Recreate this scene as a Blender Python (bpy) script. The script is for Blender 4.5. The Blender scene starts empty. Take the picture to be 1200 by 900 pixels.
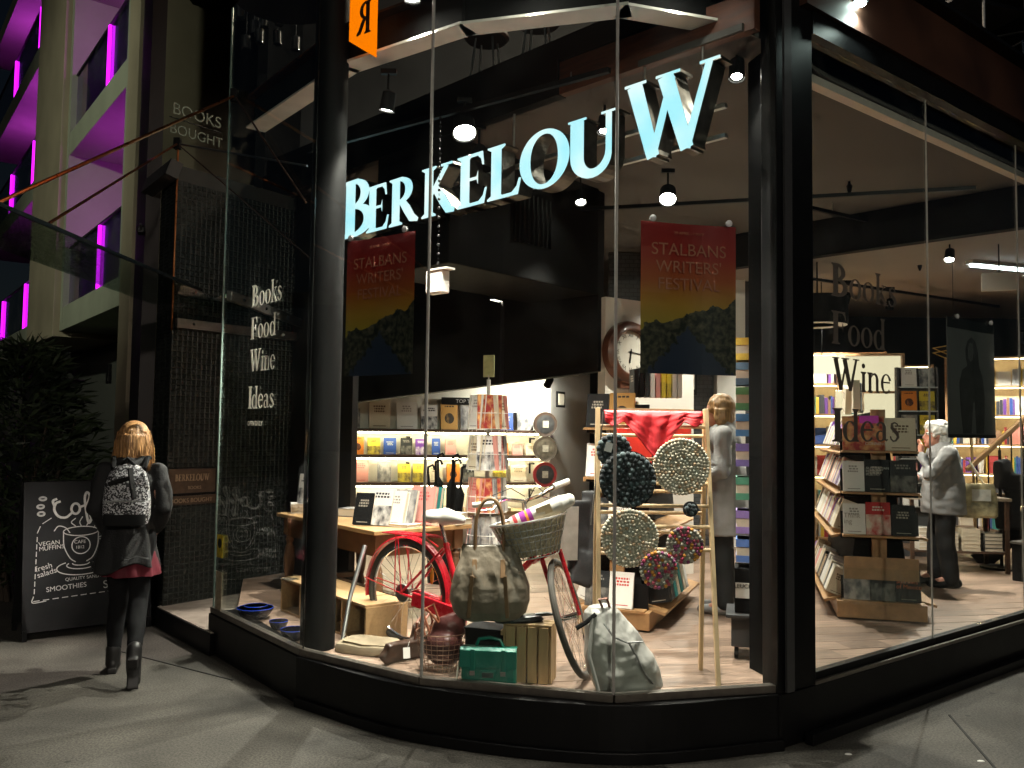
import bpy, bmesh, math, random
from mathutils import Vector, Matrix, noise
rnd = random.Random(7)
R = math.radians
scene = bpy.context.scene
COL = scene.collection
# ---------------------------------------------------------------- camera
cam_d = bpy.data.cameras.new('camera')
cam = bpy.data.objects.new('camera', cam_d)
COL.objects.link(cam)
scene.camera = cam
cam_d.sensor_width = 36.0
cam_d.lens = 36.0 * 1005 / 1200
cam_d.clip_end = 500
_p, _r = R(3.2), R(0.75)
_f = Vector((0, math.cos(_p), math.sin(_p)))
_r0 = Vector((1, 0, 0))
_u0 = Vector((0, -math.sin(_p), math.cos(_p)))
_rt = _r0 * math.cos(_r) + _u0 * math.sin(_r)
_up = _u0 * math.cos(_r) - _r0 * math.sin(_r)
cam.matrix_world = Matrix(((_rt.x, _up.x, -_f.x, 0), (_rt.y, _up.y, -_f.y, 0), (_rt.z, _up.z, -_f.z, 1.6), (0, 0, 0, 1)))
# ---------------------------------------------------------------- night sky, faint moonlight, exposure
W = bpy.data.worlds.new('World')
scene.world = W
W.use_nodes = True
wn = W.node_tree
sky = wn.nodes.new('ShaderNodeTexSky')
sky.sky_type = 'NISHITA'
sky.sun_disc = False
sky.sun_elevation = R(25)
sky.sun_rotation = R(200)
wn.links.new(sky.outputs[0], wn.nodes['Background'].inputs[0])
wn.nodes['Background'].inputs[1].default_value = 0.0006
sun_d = bpy.data.lights.new('moon', 'SUN')
sun_d.energy = 0.022
sun_d.angle = R(12)
sun_d.color = (1.0, 0.93, 0.82)
sun = bpy.data.objects.new('moon', sun_d)
COL.objects.link(sun)
sun.rotation_euler = (R(55), 0, R(-20))
vs = scene.view_settings
vs.view_transform = 'Standard'
vs.look = 'None'
vs.exposure = 1.3
vs.gamma = 1.0
vs.use_curve_mapping = False
scene.cycles.use_denoising = True
scene.cycles.max_bounces = 5
scene.cycles.diffuse_bounces = 3
scene.cycles.glossy_bounces = 3
scene.cycles.transparent_max_bounces = 24
scene.cycles.caustics_reflective = False
scene.cycles.caustics_refractive = False
scene.cycles.sample_clamp_indirect = 4.0
scene.cycles.use_adaptive_sampling = True
scene.cycles.adaptive_threshold = 0.03
scene.cycles.adaptive_min_samples = 16


def add_light(name, kind, loc, power, color, aim=None, size=0.05, angle=None, blend=0.4):
    d = bpy.data.lights.new(name, kind)
    d.energy = power
    d.color = color
    if kind == 'SPOT':
        d.spot_size = R(angle or 70)
        d.spot_blend = blend
        d.shadow_soft_size = size
    elif kind == 'POINT':
        d.shadow_soft_size = size
    elif kind == 'AREA':
        d.size = size
    o = bpy.data.objects.new(name, d)
    COL.objects.link(o)
    o.location = loc
    if aim is not None:
        o.rotation_euler = (Vector(aim) - Vector(loc)).to_track_quat('-Z', 'Y').to_euler()
    return o


# street lighting of the place: two tall lamps across the road, behind the photographer
add_light('street_light', 'SPOT', (-11.5, 2.0, 8.5), 1000, (0.93, 1.0, 0.78), aim=(-7.6, 14.5, 6), size=0.25, angle=48, blend=.9)
add_light('street_light', 'SPOT', (3.0, -9.0, 4.6), 720, (1.0, 0.9, 0.76), aim=(0.5, 5.0, 1.9), size=0.2, angle=36)
# ---------------------------------------------------------------- helpers


def lin(c):
    return tuple((x / 12.92 if x <= 0.04045 else ((x + 0.055) / 1.055) ** 2.4) for x in c)


MATS = {}


def mat(name, col, rough=0.6, metal=0.0, var=0.12, scale=20.0, bump=0.0, bscale=60.0, rand=0.0, emit=None, es=0.0, spec=0.5, coat=0.0, stretch=None, trans=0.0):
    if name in MATS:
        return MATS[name]
    m = bpy.data.materials.new(name)
    m.use_nodes = True
    nt = m.node_tree
    N, L = nt.nodes, nt.links
    b = N['Principled BSDF']
    b.inputs['Roughness'].default_value = rough
    b.inputs['Metallic'].default_value = metal
    b.inputs['Specular IOR Level'].default_value = spec
    b.inputs['Coat Weight'].default_value = coat
    tc = N.new('ShaderNodeTexCoord')
    mp = N.new('ShaderNodeMapping')
    L.new(tc.outputs['Object'], mp.inputs[0])
    if stretch:
        mp.inputs['Scale'].default_value = stretch
    nz = N.new('ShaderNodeTexNoise')
    nz.inputs['Scale'].default_value = scale
    nz.inputs['Detail'].default_value = 5
    L.new(mp.outputs[0], nz.inputs[0])
    rp = N.new('ShaderNodeValToRGB')
    rp.color_ramp.elements[0].position = 0.3
    rp.color_ramp.elements[1].position = 0.7
    c0 = tuple(max(0, x * (1 - var)) for x in col)
    c1 = tuple(min(1, x * (1 + var)) for x in col)
    rp.color_ramp.elements[0].color = (*c0, 1)
    rp.color_ramp.elements[1].color = (*c1, 1)
    L.new(nz.outputs[0], rp.inputs[0])
    out = rp.outputs[0]
    if rand > 0:
        oi = N.new('ShaderNodeObjectInfo')
        hs = N.new('ShaderNodeHueSaturation')
        mr = N.new('ShaderNodeMapRange')
        mr.inputs[3].default_value = 1 - rand
        mr.inputs[4].default_value = 1 + rand
        L.new(oi.outputs['Random'], mr.inputs[0])
        L.new(mr.outputs[0], hs.inputs['Value'])
        L.new(out, hs.inputs['Color'])
        out = hs.outputs[0]
    L.new(out, b.inputs['Base Color'])
    rm = N.new('ShaderNodeMapRange')
    rm.inputs[3].default_value = max(0, rough - 0.08)
    rm.inputs[4].default_value = min(1, rough + 0.08)
    L.new(nz.outputs[0], rm.inputs[0])
    L.new(rm.outputs[0], b.inputs['Roughness'])
    if bump > 0:
        n2 = N.new('ShaderNodeTexNoise')
        n2.inputs['Scale'].default_value = bscale
        n2.inputs['Detail'].default_value = 4
        L.new(mp.outputs[0], n2.inputs[0])
        bp = N.new('ShaderNodeBump')
        bp.inputs['Strength'].default_value = bump
        bp.inputs['Distance'].default_value = 0.01
        L.new(n2.outputs[0], bp.inputs['Height'])
        L.new(bp.outputs[0], b.inputs['Normal'])
    if emit:
        b.inputs['Emission Color'].default_value = (*emit, 1)
        b.inputs['Emission Strength'].default_value = es
    MATS[name] = m
    return m


def emis(name, col, strength):
    if name in MATS:
        return MATS[name]
    m = bpy.data.materials.new(name)
    m.use_nodes = True
    nt = m.node_tree
    nt.nodes.clear()
    e = nt.nodes.new('ShaderNodeEmission')
    o = nt.nodes.new('ShaderNodeOutputMaterial')
    e.inputs[0].default_value = (*col, 1)
    e.inputs[1].default_value = strength
    nt.links.new(e.outputs[0], o.inputs[0])
    MATS[name] = m
    return m


def glass(name, tint=(0.93, 0.97, 0.95), refl=1.0, dirt=0.02):
    if name in MATS:
        return MATS[name]
    m = bpy.data.materials.new(name)
    m.use_nodes = True
    nt = m.node_tree
    nt.nodes.clear()
    N, L = nt.nodes, nt.links
    o = N.new('ShaderNodeOutputMaterial')
    tr = N.new('ShaderNodeBsdfTransparent')
    tr.inputs[0].default_value = (*tint, 1)
    gl = N.new('ShaderNodeBsdfGlossy')
    gl.inputs['Roughness'].default_value = 0.0
    gl.inputs[0].default_value = (refl, refl, refl, 1)
    lw = N.new('ShaderNodeLayerWeight')
    lw.inputs[0].default_value = 0.5
    pw_ = N.new('ShaderNodeMath')
    pw_.operation = 'POWER'
    pw_.inputs[1].default_value = 5.0
    L.new(lw.outputs['Facing'], pw_.inputs[0])
    fr = N.new('ShaderNodeMath')
    fr.operation = 'MULTIPLY_ADD'
    fr.inputs[1].default_value = 0.9
    fr.inputs[2].default_value = 0.035
    L.new(pw_.outputs[0], fr.inputs[0])
    mx = N.new('ShaderNodeMixShader')
    L.new(fr.outputs[0], mx.inputs[0])
    L.new(tr.outputs[0], mx.inputs[1])
    L.new(gl.outputs[0], mx.inputs[2])
    df = N.new('ShaderNodeBsdfDiffuse')
    df.inputs[0].default_value = (0.5, 0.5, 0.48, 1)
    tc = N.new('ShaderNodeTexCoord')
    nz = N.new('ShaderNodeTexNoise')
    nz.inputs['Scale'].default_value = 3.0
    nz.inputs['Detail'].default_value = 8
    L.new(tc.outputs['Object'], nz.inputs[0])
    mr = N.new('ShaderNodeMapRange')
    mr.inputs[1].default_value = 0.5
    mr.inputs[2].default_value = 0.8
    mr.inputs[3].default_value = 0.0
    mr.inputs[4].default_value = dirt
    L.new(nz.outputs[0], mr.inputs[0])
    m2 = N.new('ShaderNodeMixShader')
    L.new(mr.outputs[0], m2.inputs[0])
    L.new(mx.outputs[0], m2.inputs[1])
    L.new(df.outputs[0], m2.inputs[2])
    L.new(m2.outputs[0], o.inputs[0])
    MATS[name] = m
    return m


class MB:
    def __init__(s):
        s.v = []
        s.f = []

    def add(s, vs, fs):
        n = len(s.v)
        s.v += [tuple(v) for v in vs]
        s.f += [tuple(i + n for i in f) for f in fs]
        return s

    def box(s, c, d, rz=0.0, rx=0.0, ry=0.0):
        M = Matrix.Rotation(rz, 3, 'Z') @ Matrix.Rotation(ry, 3, 'Y') @ Matrix.Rotation(rx, 3, 'X')
        vs = []
        for k in range(8):
            p = Vector(((k & 1) - .5, ((k >> 1) & 1) - .5, ((k >> 2) & 1) - .5))
            p = M @ Vector((p.x * d[0], p.y * d[1], p.z * d[2]))
            vs.append((p.x + c[0], p.y + c[1], p.z + c[2]))
        return s.add(vs, [(0, 2, 3, 1), (4, 5, 7, 6), (0, 1, 5, 4), (2, 6, 7, 3), (0, 4, 6, 2), (1, 3, 7, 5)])

    def bar(s, p, q, w, h, up=(0, 0, 1)):
        p, q = Vector(p), Vector(q)
        d = (q - p).normalized()
        u = Vector(up)
        if abs(d.dot(u)) > .98:
            u = Vector((1, 0, 0))
        sd = d.cross(u).normalized()
        u = sd.cross(d).normalized()
        vs = []
        for e in (p, q):
            for a, b in ((-1, -1), (1, -1), (1, 1), (-1, 1)):
                vs.append(e + sd * (a * w / 2) + u * (b * h / 2))
        return s.add(vs, [(3, 2, 1, 0), (4, 5, 6, 7), (0, 1, 5, 4), (1, 2, 6, 5), (2, 3, 7, 6), (3, 0, 4, 7)])

    def tube(s, pts, r, n=8, closed=False):
        pts = [Vector(p) for p in pts]
        m = len(pts)
        rr = r if isinstance(r, (list, tuple)) else [r] * m
        rings = []
        t0 = None
        prev = None
        for i, p in enumerate(pts):
            if closed:
                d = pts[(i + 1) % m] - pts[(i - 1) % m]
            else:
                d = pts[min(i + 1, m - 1)] - pts[max(i - 1, 0)]
            d = d.normalized() if d.length > 1e-9 else Vector((0, 0, 1))
            if prev is None:
                u = Vector((0, 0, 1)) if abs(d.z) < .9 else Vector((1, 0, 0))
            else:
                u = prev
            sd = d.cross(u)
            if sd.length < 1e-6:
                sd = d.cross(Vector((1, 0, 0)))
            sd.normalize()
            u = sd.cross(d).normalized()
            prev = u
            rings.append([p + (sd * math.cos(2 * math.pi * k / n) + u * math.sin(2 * math.pi * k / n)) * rr[i] for k in range(n)])
        vs = [v for g in rings for v in g]
        fs = []
        for i in range(m if closed else m - 1):
            a, b = i * n, ((i + 1) % m) * n
            for k in range(n):
                k2 = (k + 1) % n
                fs.append((a + k, a + k2, b + k2, b + k))
        if not closed:
            fs.append(tuple(range(n - 1, -1, -1)))
            fs.append(tuple((m - 1) * n + k for k in range(n)))
        return s.add(vs, fs)

    def cyl(s, p, q, r0, r1=None, n=16):
        return s.tube([p, q], [r0, r0 if r1 is None else r1], n)

    def lathe(s, prof, n=24, c=(0, 0, 0), axis='Z', a0=0, a1=2 * math.pi):
        full = abs(a1 - a0 - 2 * math.pi) < 1e-6
        cnt = n if full else n + 1
        vs, fs = [], []
        for (r, z) in prof:
            for k in range(cnt):
                a = a0 + (a1 - a0) * k / n
                x, y = r * math.cos(a), r * math.sin(a)
                if axis == 'Z':
                    p = (x, y, z)
                elif axis == 'Y':
                    p = (x, z, y)
                else:
                    p = (z, x, y)
                vs.append((p[0] + c[0], p[1] + c[1], p[2] + c[2]))
        for i in range(len(prof) - 1):
            for k in range(n):
                k2 = (k + 1) % cnt if full else k + 1
                fs.append((i * cnt + k, i * cnt + k2, (i + 1) * cnt + k2, (i + 1) * cnt + k))
        if full and prof[0][0] > 1e-6:
            fs.append(tuple(range(cnt - 1, -1, -1)))
        if full and prof[-1][0] > 1e-6:
            fs.append(tuple((len(prof) - 1) * cnt + k for k in range(cnt)))
        return s.add(vs, fs)

    def ball(s, c, r, n=12, m=8, sc=(1, 1, 1)):
        vs = [(c[0], c[1], c[2] - r * sc[2])]
        for i in range(1, m):
            a = math.pi * i / m - math.pi / 2
            for k in range(n):
                b = 2 * math.pi * k / n
                vs.append((c[0] + r * sc[0] * math.cos(a) * math.cos(b), c[1] + r * sc[1] * math.cos(a) * math.sin(b), c[2] + r * sc[2] * math.sin(a)))
        vs.append((c[0], c[1], c[2] + r * sc[2]))
        fs = []
        for k in range(n):
            fs.append((0, 1 + (k + 1) % n, 1 + k))
            t = len(vs) - 1
            o = 1 + (m - 2) * n
            fs.append((t, o + k, o + (k + 1) % n))
        for i in range(m - 2):
            for k in range(n):
                a = 1 + i * n
                fs.append((a + k, a + (k + 1) % n, a + n + (k + 1) % n, a + n + k))
        return s.add(vs, fs)

    def prism(s, poly, z0, z1):
        n = len(poly)
        area = sum(poly[i][0] * poly[(i + 1) % n][1] - poly[(i + 1) % n][0] * poly[i][1] for i in range(n))
        if area < 0:
            poly = poly[::-1]
        vs = [(x, y, z0) for x, y in poly] + [(x, y, z1) for x, y in poly]
        fs = [tuple(range(n - 1, -1, -1)), tuple(range(n, 2 * n))]
        for i in range(n):
            j = (i + 1) % n
            fs.append((i, j, n + j, n + i))
        return s.add(vs, fs)

    def slab(s, poly, y0, y1):
        """polygon given in x,z extruded along y"""
        k = len(s.v)
        s.prism(poly, y0, y1)
        for i in range(k, len(s.v)):
            x, z, y = s.v[i]
            s.v[i] = (x, y, z)
        return s

    def wall(s, p, q, z0, z1, th, off=0.0, e0=0.0, e1=0.0):
        """box standing on the plan line p-q; off shifts towards the left of p->q"""
        p, q = Vector((p[0], p[1])), Vector((q[0], q[1]))
        d = (q - p).normalized()
        n = Vector((-d.y, d.x))
        p = p - d * e0 + n * off
        q = q + d * e1 + n * off
        a, b = n * (th / 2), n * (-th / 2)
        return s.prism([tuple(p + b), tuple(q + b), tuple(q + a), tuple(p + a)], z0, z1)

    def loft(s, rings, cap=True, closed=True):
        n = len(rings[0])
        k = len(s.v)
        s.v += [tuple(p) for r in rings for p in r]
        for i in range(len(rings) - 1):
            for j in range(n if closed else n - 1):
                j2 = (j + 1) % n
                s.f.append((k + i * n + j, k + i * n + j2, k + (i + 1) * n + j2, k + (i + 1) * n + j))
        if cap:
            s.f.append(tuple(k + j for j in range(n - 1, -1, -1)))
            s.f.append(tuple(k + (len(rings) - 1) * n + j for j in range(n)))
        return s

    def jitter(s, amp, sc, seed=0):
        for i, v in enumerate(s.v):
            p = Vector(v)
            s.v[i] = tuple(p + noise.noise_vector(p * sc + Vector((seed * 7.3, seed * 1.7, 0))) * amp)
        return s

    def mesh(s, name, smooth=False, ang=35):
        me = bpy.data.meshes.new(name)
        me.from_pydata(s.v, [], s.f)
        me.validate()
        me.update()
        if smooth:
            for p in me.polygons:
                p.use_smooth = True
            me.set_sharp_from_angle(angle=R(ang))
        return me

    def build(s, name, m, parent=None, smooth=False, bevel=0.0, loc=None, rz=None, sub=0, fixn=False):
        me = s.mesh(name, smooth)
        if fixn:
            bm = bmesh.new()
            bm.from_mesh(me)
            bmesh.ops.recalc_face_normals(bm, faces=bm.faces)
            bm.to_mesh(me)
            bm.free()
        return put(name, me, m, parent, bevel, loc, rz, sub)


def put(name, me, m, parent=None, bevel=0.0, loc=None, rz=None, sub=0):
    o = bpy.data.objects.new(name, me)
    COL.objects.link(o)
    if m is not None:
        if me.materials:
            o.material_slots[0].link = 'OBJECT'
            o.material_slots[0].material = m
        else:
            me.materials.append(m)
    if parent is not None:
        o.parent = parent
    if loc is not None:
        o.location = loc
    if rz is not None:
        o.rotation_euler = (0, 0, rz)
    if bevel > 0:
        b = o.modifiers.new('bevel', 'BEVEL')
        b.width = bevel
        b.segments = 2
        b.limit_method = 'ANGLE'
        b.angle_limit = R(40)
    if sub:
        b = o.modifiers.new('sub', 'SUBSURF')
        b.levels = sub
        b.render_levels = sub
    return o


def tag(o, label, cat=None, group=None, kind=None):
    if label:
        o['label'] = label
    if cat:
        o['category'] = cat
    if group:
        o['group'] = group
    if kind:
        o['kind'] = kind
    return o


def thing(name, label, cat, loc=(0, 0, 0), rz=0.0, group=None):
    o = bpy.data.objects.new(name, None)
    COL.objects.link(o)
    o.empty_display_size = 0.1
    o.location = loc
    o.rotation_euler = (0, 0, rz)
    return tag(o, label, cat, group)


def struct(o):
    o['kind'] = 'structure'
    return o


def eval_mesh(o):
    dg = bpy.context.evaluated_depsgraph_get()
    dg.update()
    me = bpy.data.meshes.new_from_object(o.evaluated_get(dg), depsgraph=dg)
    bpy.data.objects.remove(o)
    return me


def blob(mb, voxel=0.012, smooth=6, jit=0.0, jsc=8.0, factor=0.6):
    """one continuous surface from overlapping rounded pieces"""
    o = put('tmp', mb.mesh('tmp'), None)
    r = o.modifiers.new('r', 'REMESH')
    r.mode = 'VOXEL'
    r.voxel_size = voxel
    if smooth:
        sm = o.modifiers.new('s', 'SMOOTH')
        sm.iterations = smooth
        sm.factor = factor
    me = eval_mesh(o)
    if jit:
        for v in me.vertices:
            v.co = v.co + noise.noise_vector(v.co * jsc) * jit
    for p in me.polygons:
        p.use_smooth = True
    return me


def limb(mb, pts, n=12):
    """tapered limb: pts = [(x,y,z,r),...] with rounded joints"""
    mb.tube([p[:3] for p in pts], [p[3] for p in pts], n)
    for p in pts:
        mb.ball(p[:3], p[3], 12, 8)
    return mb


def text_mesh(txt, size, depth=0.0, align='LEFT', spacing=1.0):
    c = bpy.data.curves.new('t', 'FONT')
    c.body = txt
    c.size = size
    c.extrude = depth
    c.align_x = align
    c.space_line = spacing
    o = bpy.data.objects.new('t', c)
    COL.objects.link(o)
    me = eval_mesh(o)
    for v in me.vertices:
        x, y, z = v.co
        v.co = (x, -z, y)
    return me


# ---------------------------------------------------------------- serif lettering
def _bowl(cx, cy, rx, ry, a0, a1, wx, wn, n=20):
    pts, ws = [], []
    for i in range(n + 1):
        a = R(a0 + (a1 - a0) * i / n)
        pts.append((cx + rx * math.cos(a), cy + ry * math.sin(a)))
        ws.append(wn + (wx - wn) * math.cos(a) ** 2)
    return ('r', pts, ws)


def _stem(x, y0, y1, w, sf=.08, top=True, bot=True):
    a = w / 2
    pts = []
    if bot:
        pts += [(x - a - sf, y0), (x + a + sf, y0), (x + a + sf, y0 + .03), (x + a, y0 + .08)]
    else:
        pts += [(x - a, y0), (x + a, y0)]
    if top:
        pts += [(x + a, y1 - .08), (x + a + sf, y1 - .03), (x + a + sf, y1), (x - a - sf, y1), (x - a - sf, y1 - .03), (x - a, y1 - .08)]
    else:
        pts += [(x + a, y1), (x - a, y1)]
    if bot:
        pts += [(x - a, y0 + .08), (x - a - sf, y0 + .03)]
    return ('p', pts)


def _rect(x0, y0, x1, y1):
    return ('p', [(x0, y0), (x1, y0), (x1, y1), (x0, y1)])


def glyph(ch):
    T, t = .20, .075
    top = ('p', [(.2, 1), (.58, 1), (.61, .74), (.58, .74), (.55, .86), (.47, .94), (.2, .945)])
    bot = ('p', [(.2, 0), (.62, 0), (.68, .29), (.645, .29), (.60, .15), (.50, .06), (.2, .055)])
    mid = [_rect(.2, .49, .44, .545), ('p', [(.435, .52), (.475, .39), (.475, .65)])]
    S = .17
    if ch == 'B':
        return .74, [_stem(S, 0, 1, T, .07), _bowl(.22, .745, .27, .22, -90, 90, .18, t), _bowl(.22, .28, .36, .245, -90, 90, .20, t), _rect(.15, 0, .26, .05), _rect(.15, .5, .26, .55), _rect(.15, .95, .26, 1)]
    if ch == 'E':
        return .74, [_stem(S, 0, 1, T, .08), top, bot] + mid
    if ch == 'F':
        return .68, [_stem(S, 0, 1, T, .08), top] + mid
    if ch == 'L':
        return .72, [_stem(S, 0, 1, T, .08), bot]
    if ch == 'I':
        return .34, [_stem(S, 0, 1, T, .08)]
    if ch == 'R':
        return .84, [_stem(S, 0, 1, T, .08), _bowl(.24, .725, .29, .24, -90, 90, .19, t), _rect(.15, .945, .28, 1), ('r', [(.33, .5), (.48, .3), (.62, .09), (.78, .02)], [.15, .19, .18, .07])]
    if ch == 'K':
        return .86, [_stem(S, 0, 1, T, .08), ('r', [(.22, .43), (.62, .96)], [.09, .09]), _rect(.48, .955, .76, 1), ('r', [(.32, .58), (.52, .3), (.68, .07), (.82, .02)], [.15, .20, .19, .07])]
    if ch == 'O':
        return .92, [_bowl(.45, .5, .37, .485, 0, 360, .20, t, 44)]
    if ch == 'U':
        pts, ws = [(.2, .96), (.2, .36)], [.20, .20]
        for i in range(1, 14):
            a = math.pi + math.pi * i / 14
            pts.append((.44 + .24 * math.cos(a), .34 + .32 * math.sin(a)))
            ws.append(.20 + (.08 - .20) * (i / 14) ** 1.2)
        pts += [(.68, .36), (.68, .96)]
        ws += [.08, .08]
        return .9, [('r', pts, ws), _rect(.06, .965, .34, 1), _rect(.57, .965, .80, 1)]
    if ch == 'W':
        return 1.24, [('r', [(.15, .97), (.39, .02)], [.185, .15]), ('r', [(.38, .02), (.62, .93)], [.09, .08]), ('r', [(.54, .97), (.80, .02)], [.185, .15]), ('r', [(.79, .02), (1.06, .97)], [.10, .08]), _rect(.02, .965, .3, 1), _rect(.42, .965, .72, 1), _rect(.95, .965, 1.18, 1)]
    X, T, t = .64, .13, .04
    if ch == 'o':
        return .58, [_bowl(.28, X / 2, .2, X / 2 - .015, 0, 360, T, t, 30)]
    if ch == 'k':
        return .6, [_stem(.14, 0, 1, T, .06), ('r', [(.2, .28), (.42, .6)], [.045, .045]), _rect(.32, .605, .52, X), ('r', [(.26, .37), (.5, .03)], [.11, .11]), _rect(.38, 0, .6, .03)]
    if ch == 's':
        return .46, [('r', [(.36, .5), (.33, .58), (.22, .62), (.12, .57), (.11, .46), (.22, .35), (.33, .26), (.36, .15), (.27, .04), (.17, .02), (.08, .09), (.06, .18)], [.04, .05, .05, .08, .11, .13, .13, .11, .06, .05, .05, .05])]
    if ch == 'd':
        return .62, [_bowl(.26, .31, .18, .3, 40, 320, T, t, 24), _stem(.46, 0, 1, T, .05)]
    if ch == 'i':
        return .3, [_stem(.15, 0, X, T, .06), _bowl(.15, .82, .04, .04, 0, 360, .08, .08, 12)]
    if ch == 'n':
        return .66, [_stem(.15, 0, X, T, .06), ('r', [(.2, .48), (.28, .58), (.38, .6), (.46, .54), (.49, .44), (.49, .04)], [.04, .06, .08, .11, T, T]), _rect(.38, 0, .6, .035)]
    if ch == 'e':
        return .54, [_bowl(.27, .32, .2, .3, 20, 320, T * .9, t, 26), _rect(.1, .34, .46, .39)]
    if ch == 'a':
        return .54, [('r', [(.1, .5), (.14, .58), (.24, .61), (.33, .56), (.36, .46), (.36, .1), (.44, .04), (.5, .08)], [.1, .06, .05, .09, T, T, .06, .03]), _bowl(.22, .18, .13, .155, 60, 330, .1, t, 18)]
    return .35, []


def glyph_mesh(mb, ch, x, z, sx, sz, y0, y1):
    adv, shapes = glyph(ch)
    for k, sh in enumerate(shapes):
        e = 0.0007 * k * (1 if y1 > y0 else -1)
        if sh[0] == 'p':
            mb.slab([(x + px * sx, z + pz * sz) for px, pz in sh[1]], y0 + e, y1 - e)
        else:
            pts, ws = sh[1], sh[2]
            Lp, Rp = [], []
            n = len(pts)
            closed = (Vector(pts[0]) - Vector(pts[-1])).length < 1e-4
            for i in range(n):
                if closed:
                    d = Vector(pts[(i + 1) % n if i < n - 1 else 1]) - Vector(pts[i - 1 if i > 0 else n - 2])
                else:
                    d = Vector(pts[min(i + 1, n - 1)]) - Vector(pts[max(i - 1, 0)])
                d.normalize()
                nn = Vector((-d.y, d.x)) * ws[i] / 2
                Lp.append(Vector(pts[i]) + nn)
                Rp.append(Vector(pts[i]) - nn)
            vs, fs = [], []
            for yy in (y0 + e, y1 - e):
                for P in (Lp, Rp):
                    vs += [(x + p.x * sx, yy, z + p.y * sz) for p in P]
            for i in range(n - 1):
                a, b, c, d = i, i + 1, n + i + 1, n + i
                fs += [(a, d, c, b), (2 * n + a, 2 * n + b, 2 * n + c, 2 * n + d), (a, b, 2 * n + b, 2 * n + a), (d, 2 * n + d, 2 * n + c, c)]
            if not closed:
                fs += [(0, 2 * n, 3 * n, n), (n - 1, 2 * n - 1, 4 * n - 1, 3 * n - 1)]
            mb.add(vs, fs)
    return adv * sx


def serif_word(word, h, wscale, depth):
    mb = MB()
    x = 0
    for ch in word:
        x += glyph_mesh(mb, ch, x, 0, h * wscale, h, 0, depth)
    return mb, x


# ---------------------------------------------------------------- shared materials
M_black = mat('black_paint', (0.004, 0.004, 0.0045), 0.45, var=0.3, scale=6, spec=0.22)
M_blackmatt = mat('black_matt', (0.008, 0.008, 0.0085), 0.8, var=0.2, spec=0.2)
M_charcoal = mat('charcoal_wall', (0.009, 0.009, 0.0095), 0.8, var=0.15, scale=3, spec=0.2)
M_steel = mat('brushed_steel', (0.45, 0.44, 0.42), 0.32, 1.0, var=0.15, stretch=(1, 1, 20))
M_chrome = mat('chrome', (0.75, 0.75, 0.76), 0.12, 1.0, var=0.05)
M_alu = mat('satin_aluminium', (0.5, 0.5, 0.5), 0.38, 1.0)
M_copper = mat('copper_rod', (0.62, 0.2, 0.07), 0.3, 1.0, var=0.15)
M_pine = mat('pale_pine', (0.50, 0.34, 0.17), 0.5, var=0.18, scale=5, stretch=(6, 6, 0.8))
M_oak = mat('oak_wood', (0.36, 0.20, 0.09), 0.5, var=0.25, scale=5, stretch=(1, 6, 6))
M_dkwood = mat('dark_shelf_wood', (0.075, 0.038, 0.022), 0.55, var=0.3, scale=6, stretch=(1, 8, 8))
M_white = mat('white_paint', (0.78, 0.76, 0.72), 0.6, var=0.05, scale=3)
M_cream = mat('cream_paper', (0.72, 0.66, 0.54), 0.8, var=0.08, rand=0.12)
M_chalk = mat('chalk', (0.36, 0.355, 0.34), 0.9, var=0.2, scale=80)
M_red = mat('bicycle_red', (0.55, 0.012, 0.025), 0.28, var=0.08, coat=0.6)
M_rubber = mat('rubber', (0.02, 0.02, 0.02), 0.8)
G_pane = glass('window_glass')
G_canopy = glass('canopy_glass', (0.72, 0.80, 0.76), dirt=0.05)
# ================================================================ setting
F = 0.28                                   # shop floor height above the pavement
A, J1, J2, J3, P0 = (-2.16, 6.25), (-1.23, 5.09), (-0.47, 4.54), (0.52, 4.28), (1.40, 4.49)
R0, RQ, R1, R2 = (1.64, 4.65), (2.74, 5.52), (3.71, 6.27), (7.85, 9.50)

m_pave = mat('pavement_asphalt', (0.078, 0.071, 0.061), 0.8, var=0.30, scale=1.6, bump=0.4, bscale=160)
nt = m_pave.node_tree
_vo = nt.nodes.new('ShaderNodeTexNoise')
_vo.inputs['Scale'].default_value = 85
_vo.inputs['Detail'].default_value = 6
_tc = nt.nodes.new('ShaderNodeTexCoord')
nt.links.new(_tc.outputs['Object'], _vo.inputs[0])
_mx = nt.nodes.new('ShaderNodeMix')
_mx.data_type = 'RGBA'
_mx.blend_type = 'MULTIPLY'
_mx.inputs[0].default_value = 0.75
_rp = nt.nodes.new('ShaderNodeValToRGB')
_rp.color_ramp.elements[0].position = 0.36
_rp.color_ramp.elements[0].color = (0.4, 0.4, 0.4, 1)
_rp.color_ramp.elements[1].position = 0.62
_rp.color_ramp.elements[1].color = (1.5, 1.5, 1.5, 1)
nt.links.new(_vo.outputs[0], _rp.inputs[0])
_b = nt.nodes['Principled BSDF']
_src = _b.inputs['Base Color'].links[0].from_socket
nt.links.new(_src, _mx.inputs[6])
nt.links.new(_rp.outputs[0], _mx.inputs[7])
_gv = nt.nodes.new('ShaderNodeTexVoronoi')
_gv.inputs['Scale'].default_value = 3.4
nt.links.new(_tc.outputs['Object'], _gv.inputs[0])
_gr = nt.nodes.new('ShaderNodeValToRGB')
_gr.color_ramp.elements[0].position = 0.045
_gr.color_ramp.elements[0].color = (.42, .42, .42, 1)
_gr.color_ramp.elements[1].position = 0.065
_gr.color_ramp.elements[1].color = (1, 1, 1, 1)
nt.links.new(_gv.outputs['Distance'], _gr.inputs[0])
_ns = nt.nodes.new('ShaderNodeTexNoise')
_ns.inputs['Scale'].default_value = 0.9
_ns.inputs['Detail'].default_value = 7
_ns.inputs['Distortion'].default_value = 1.2
nt.links.new(_tc.outputs['Object'], _ns.inputs[0])
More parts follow.
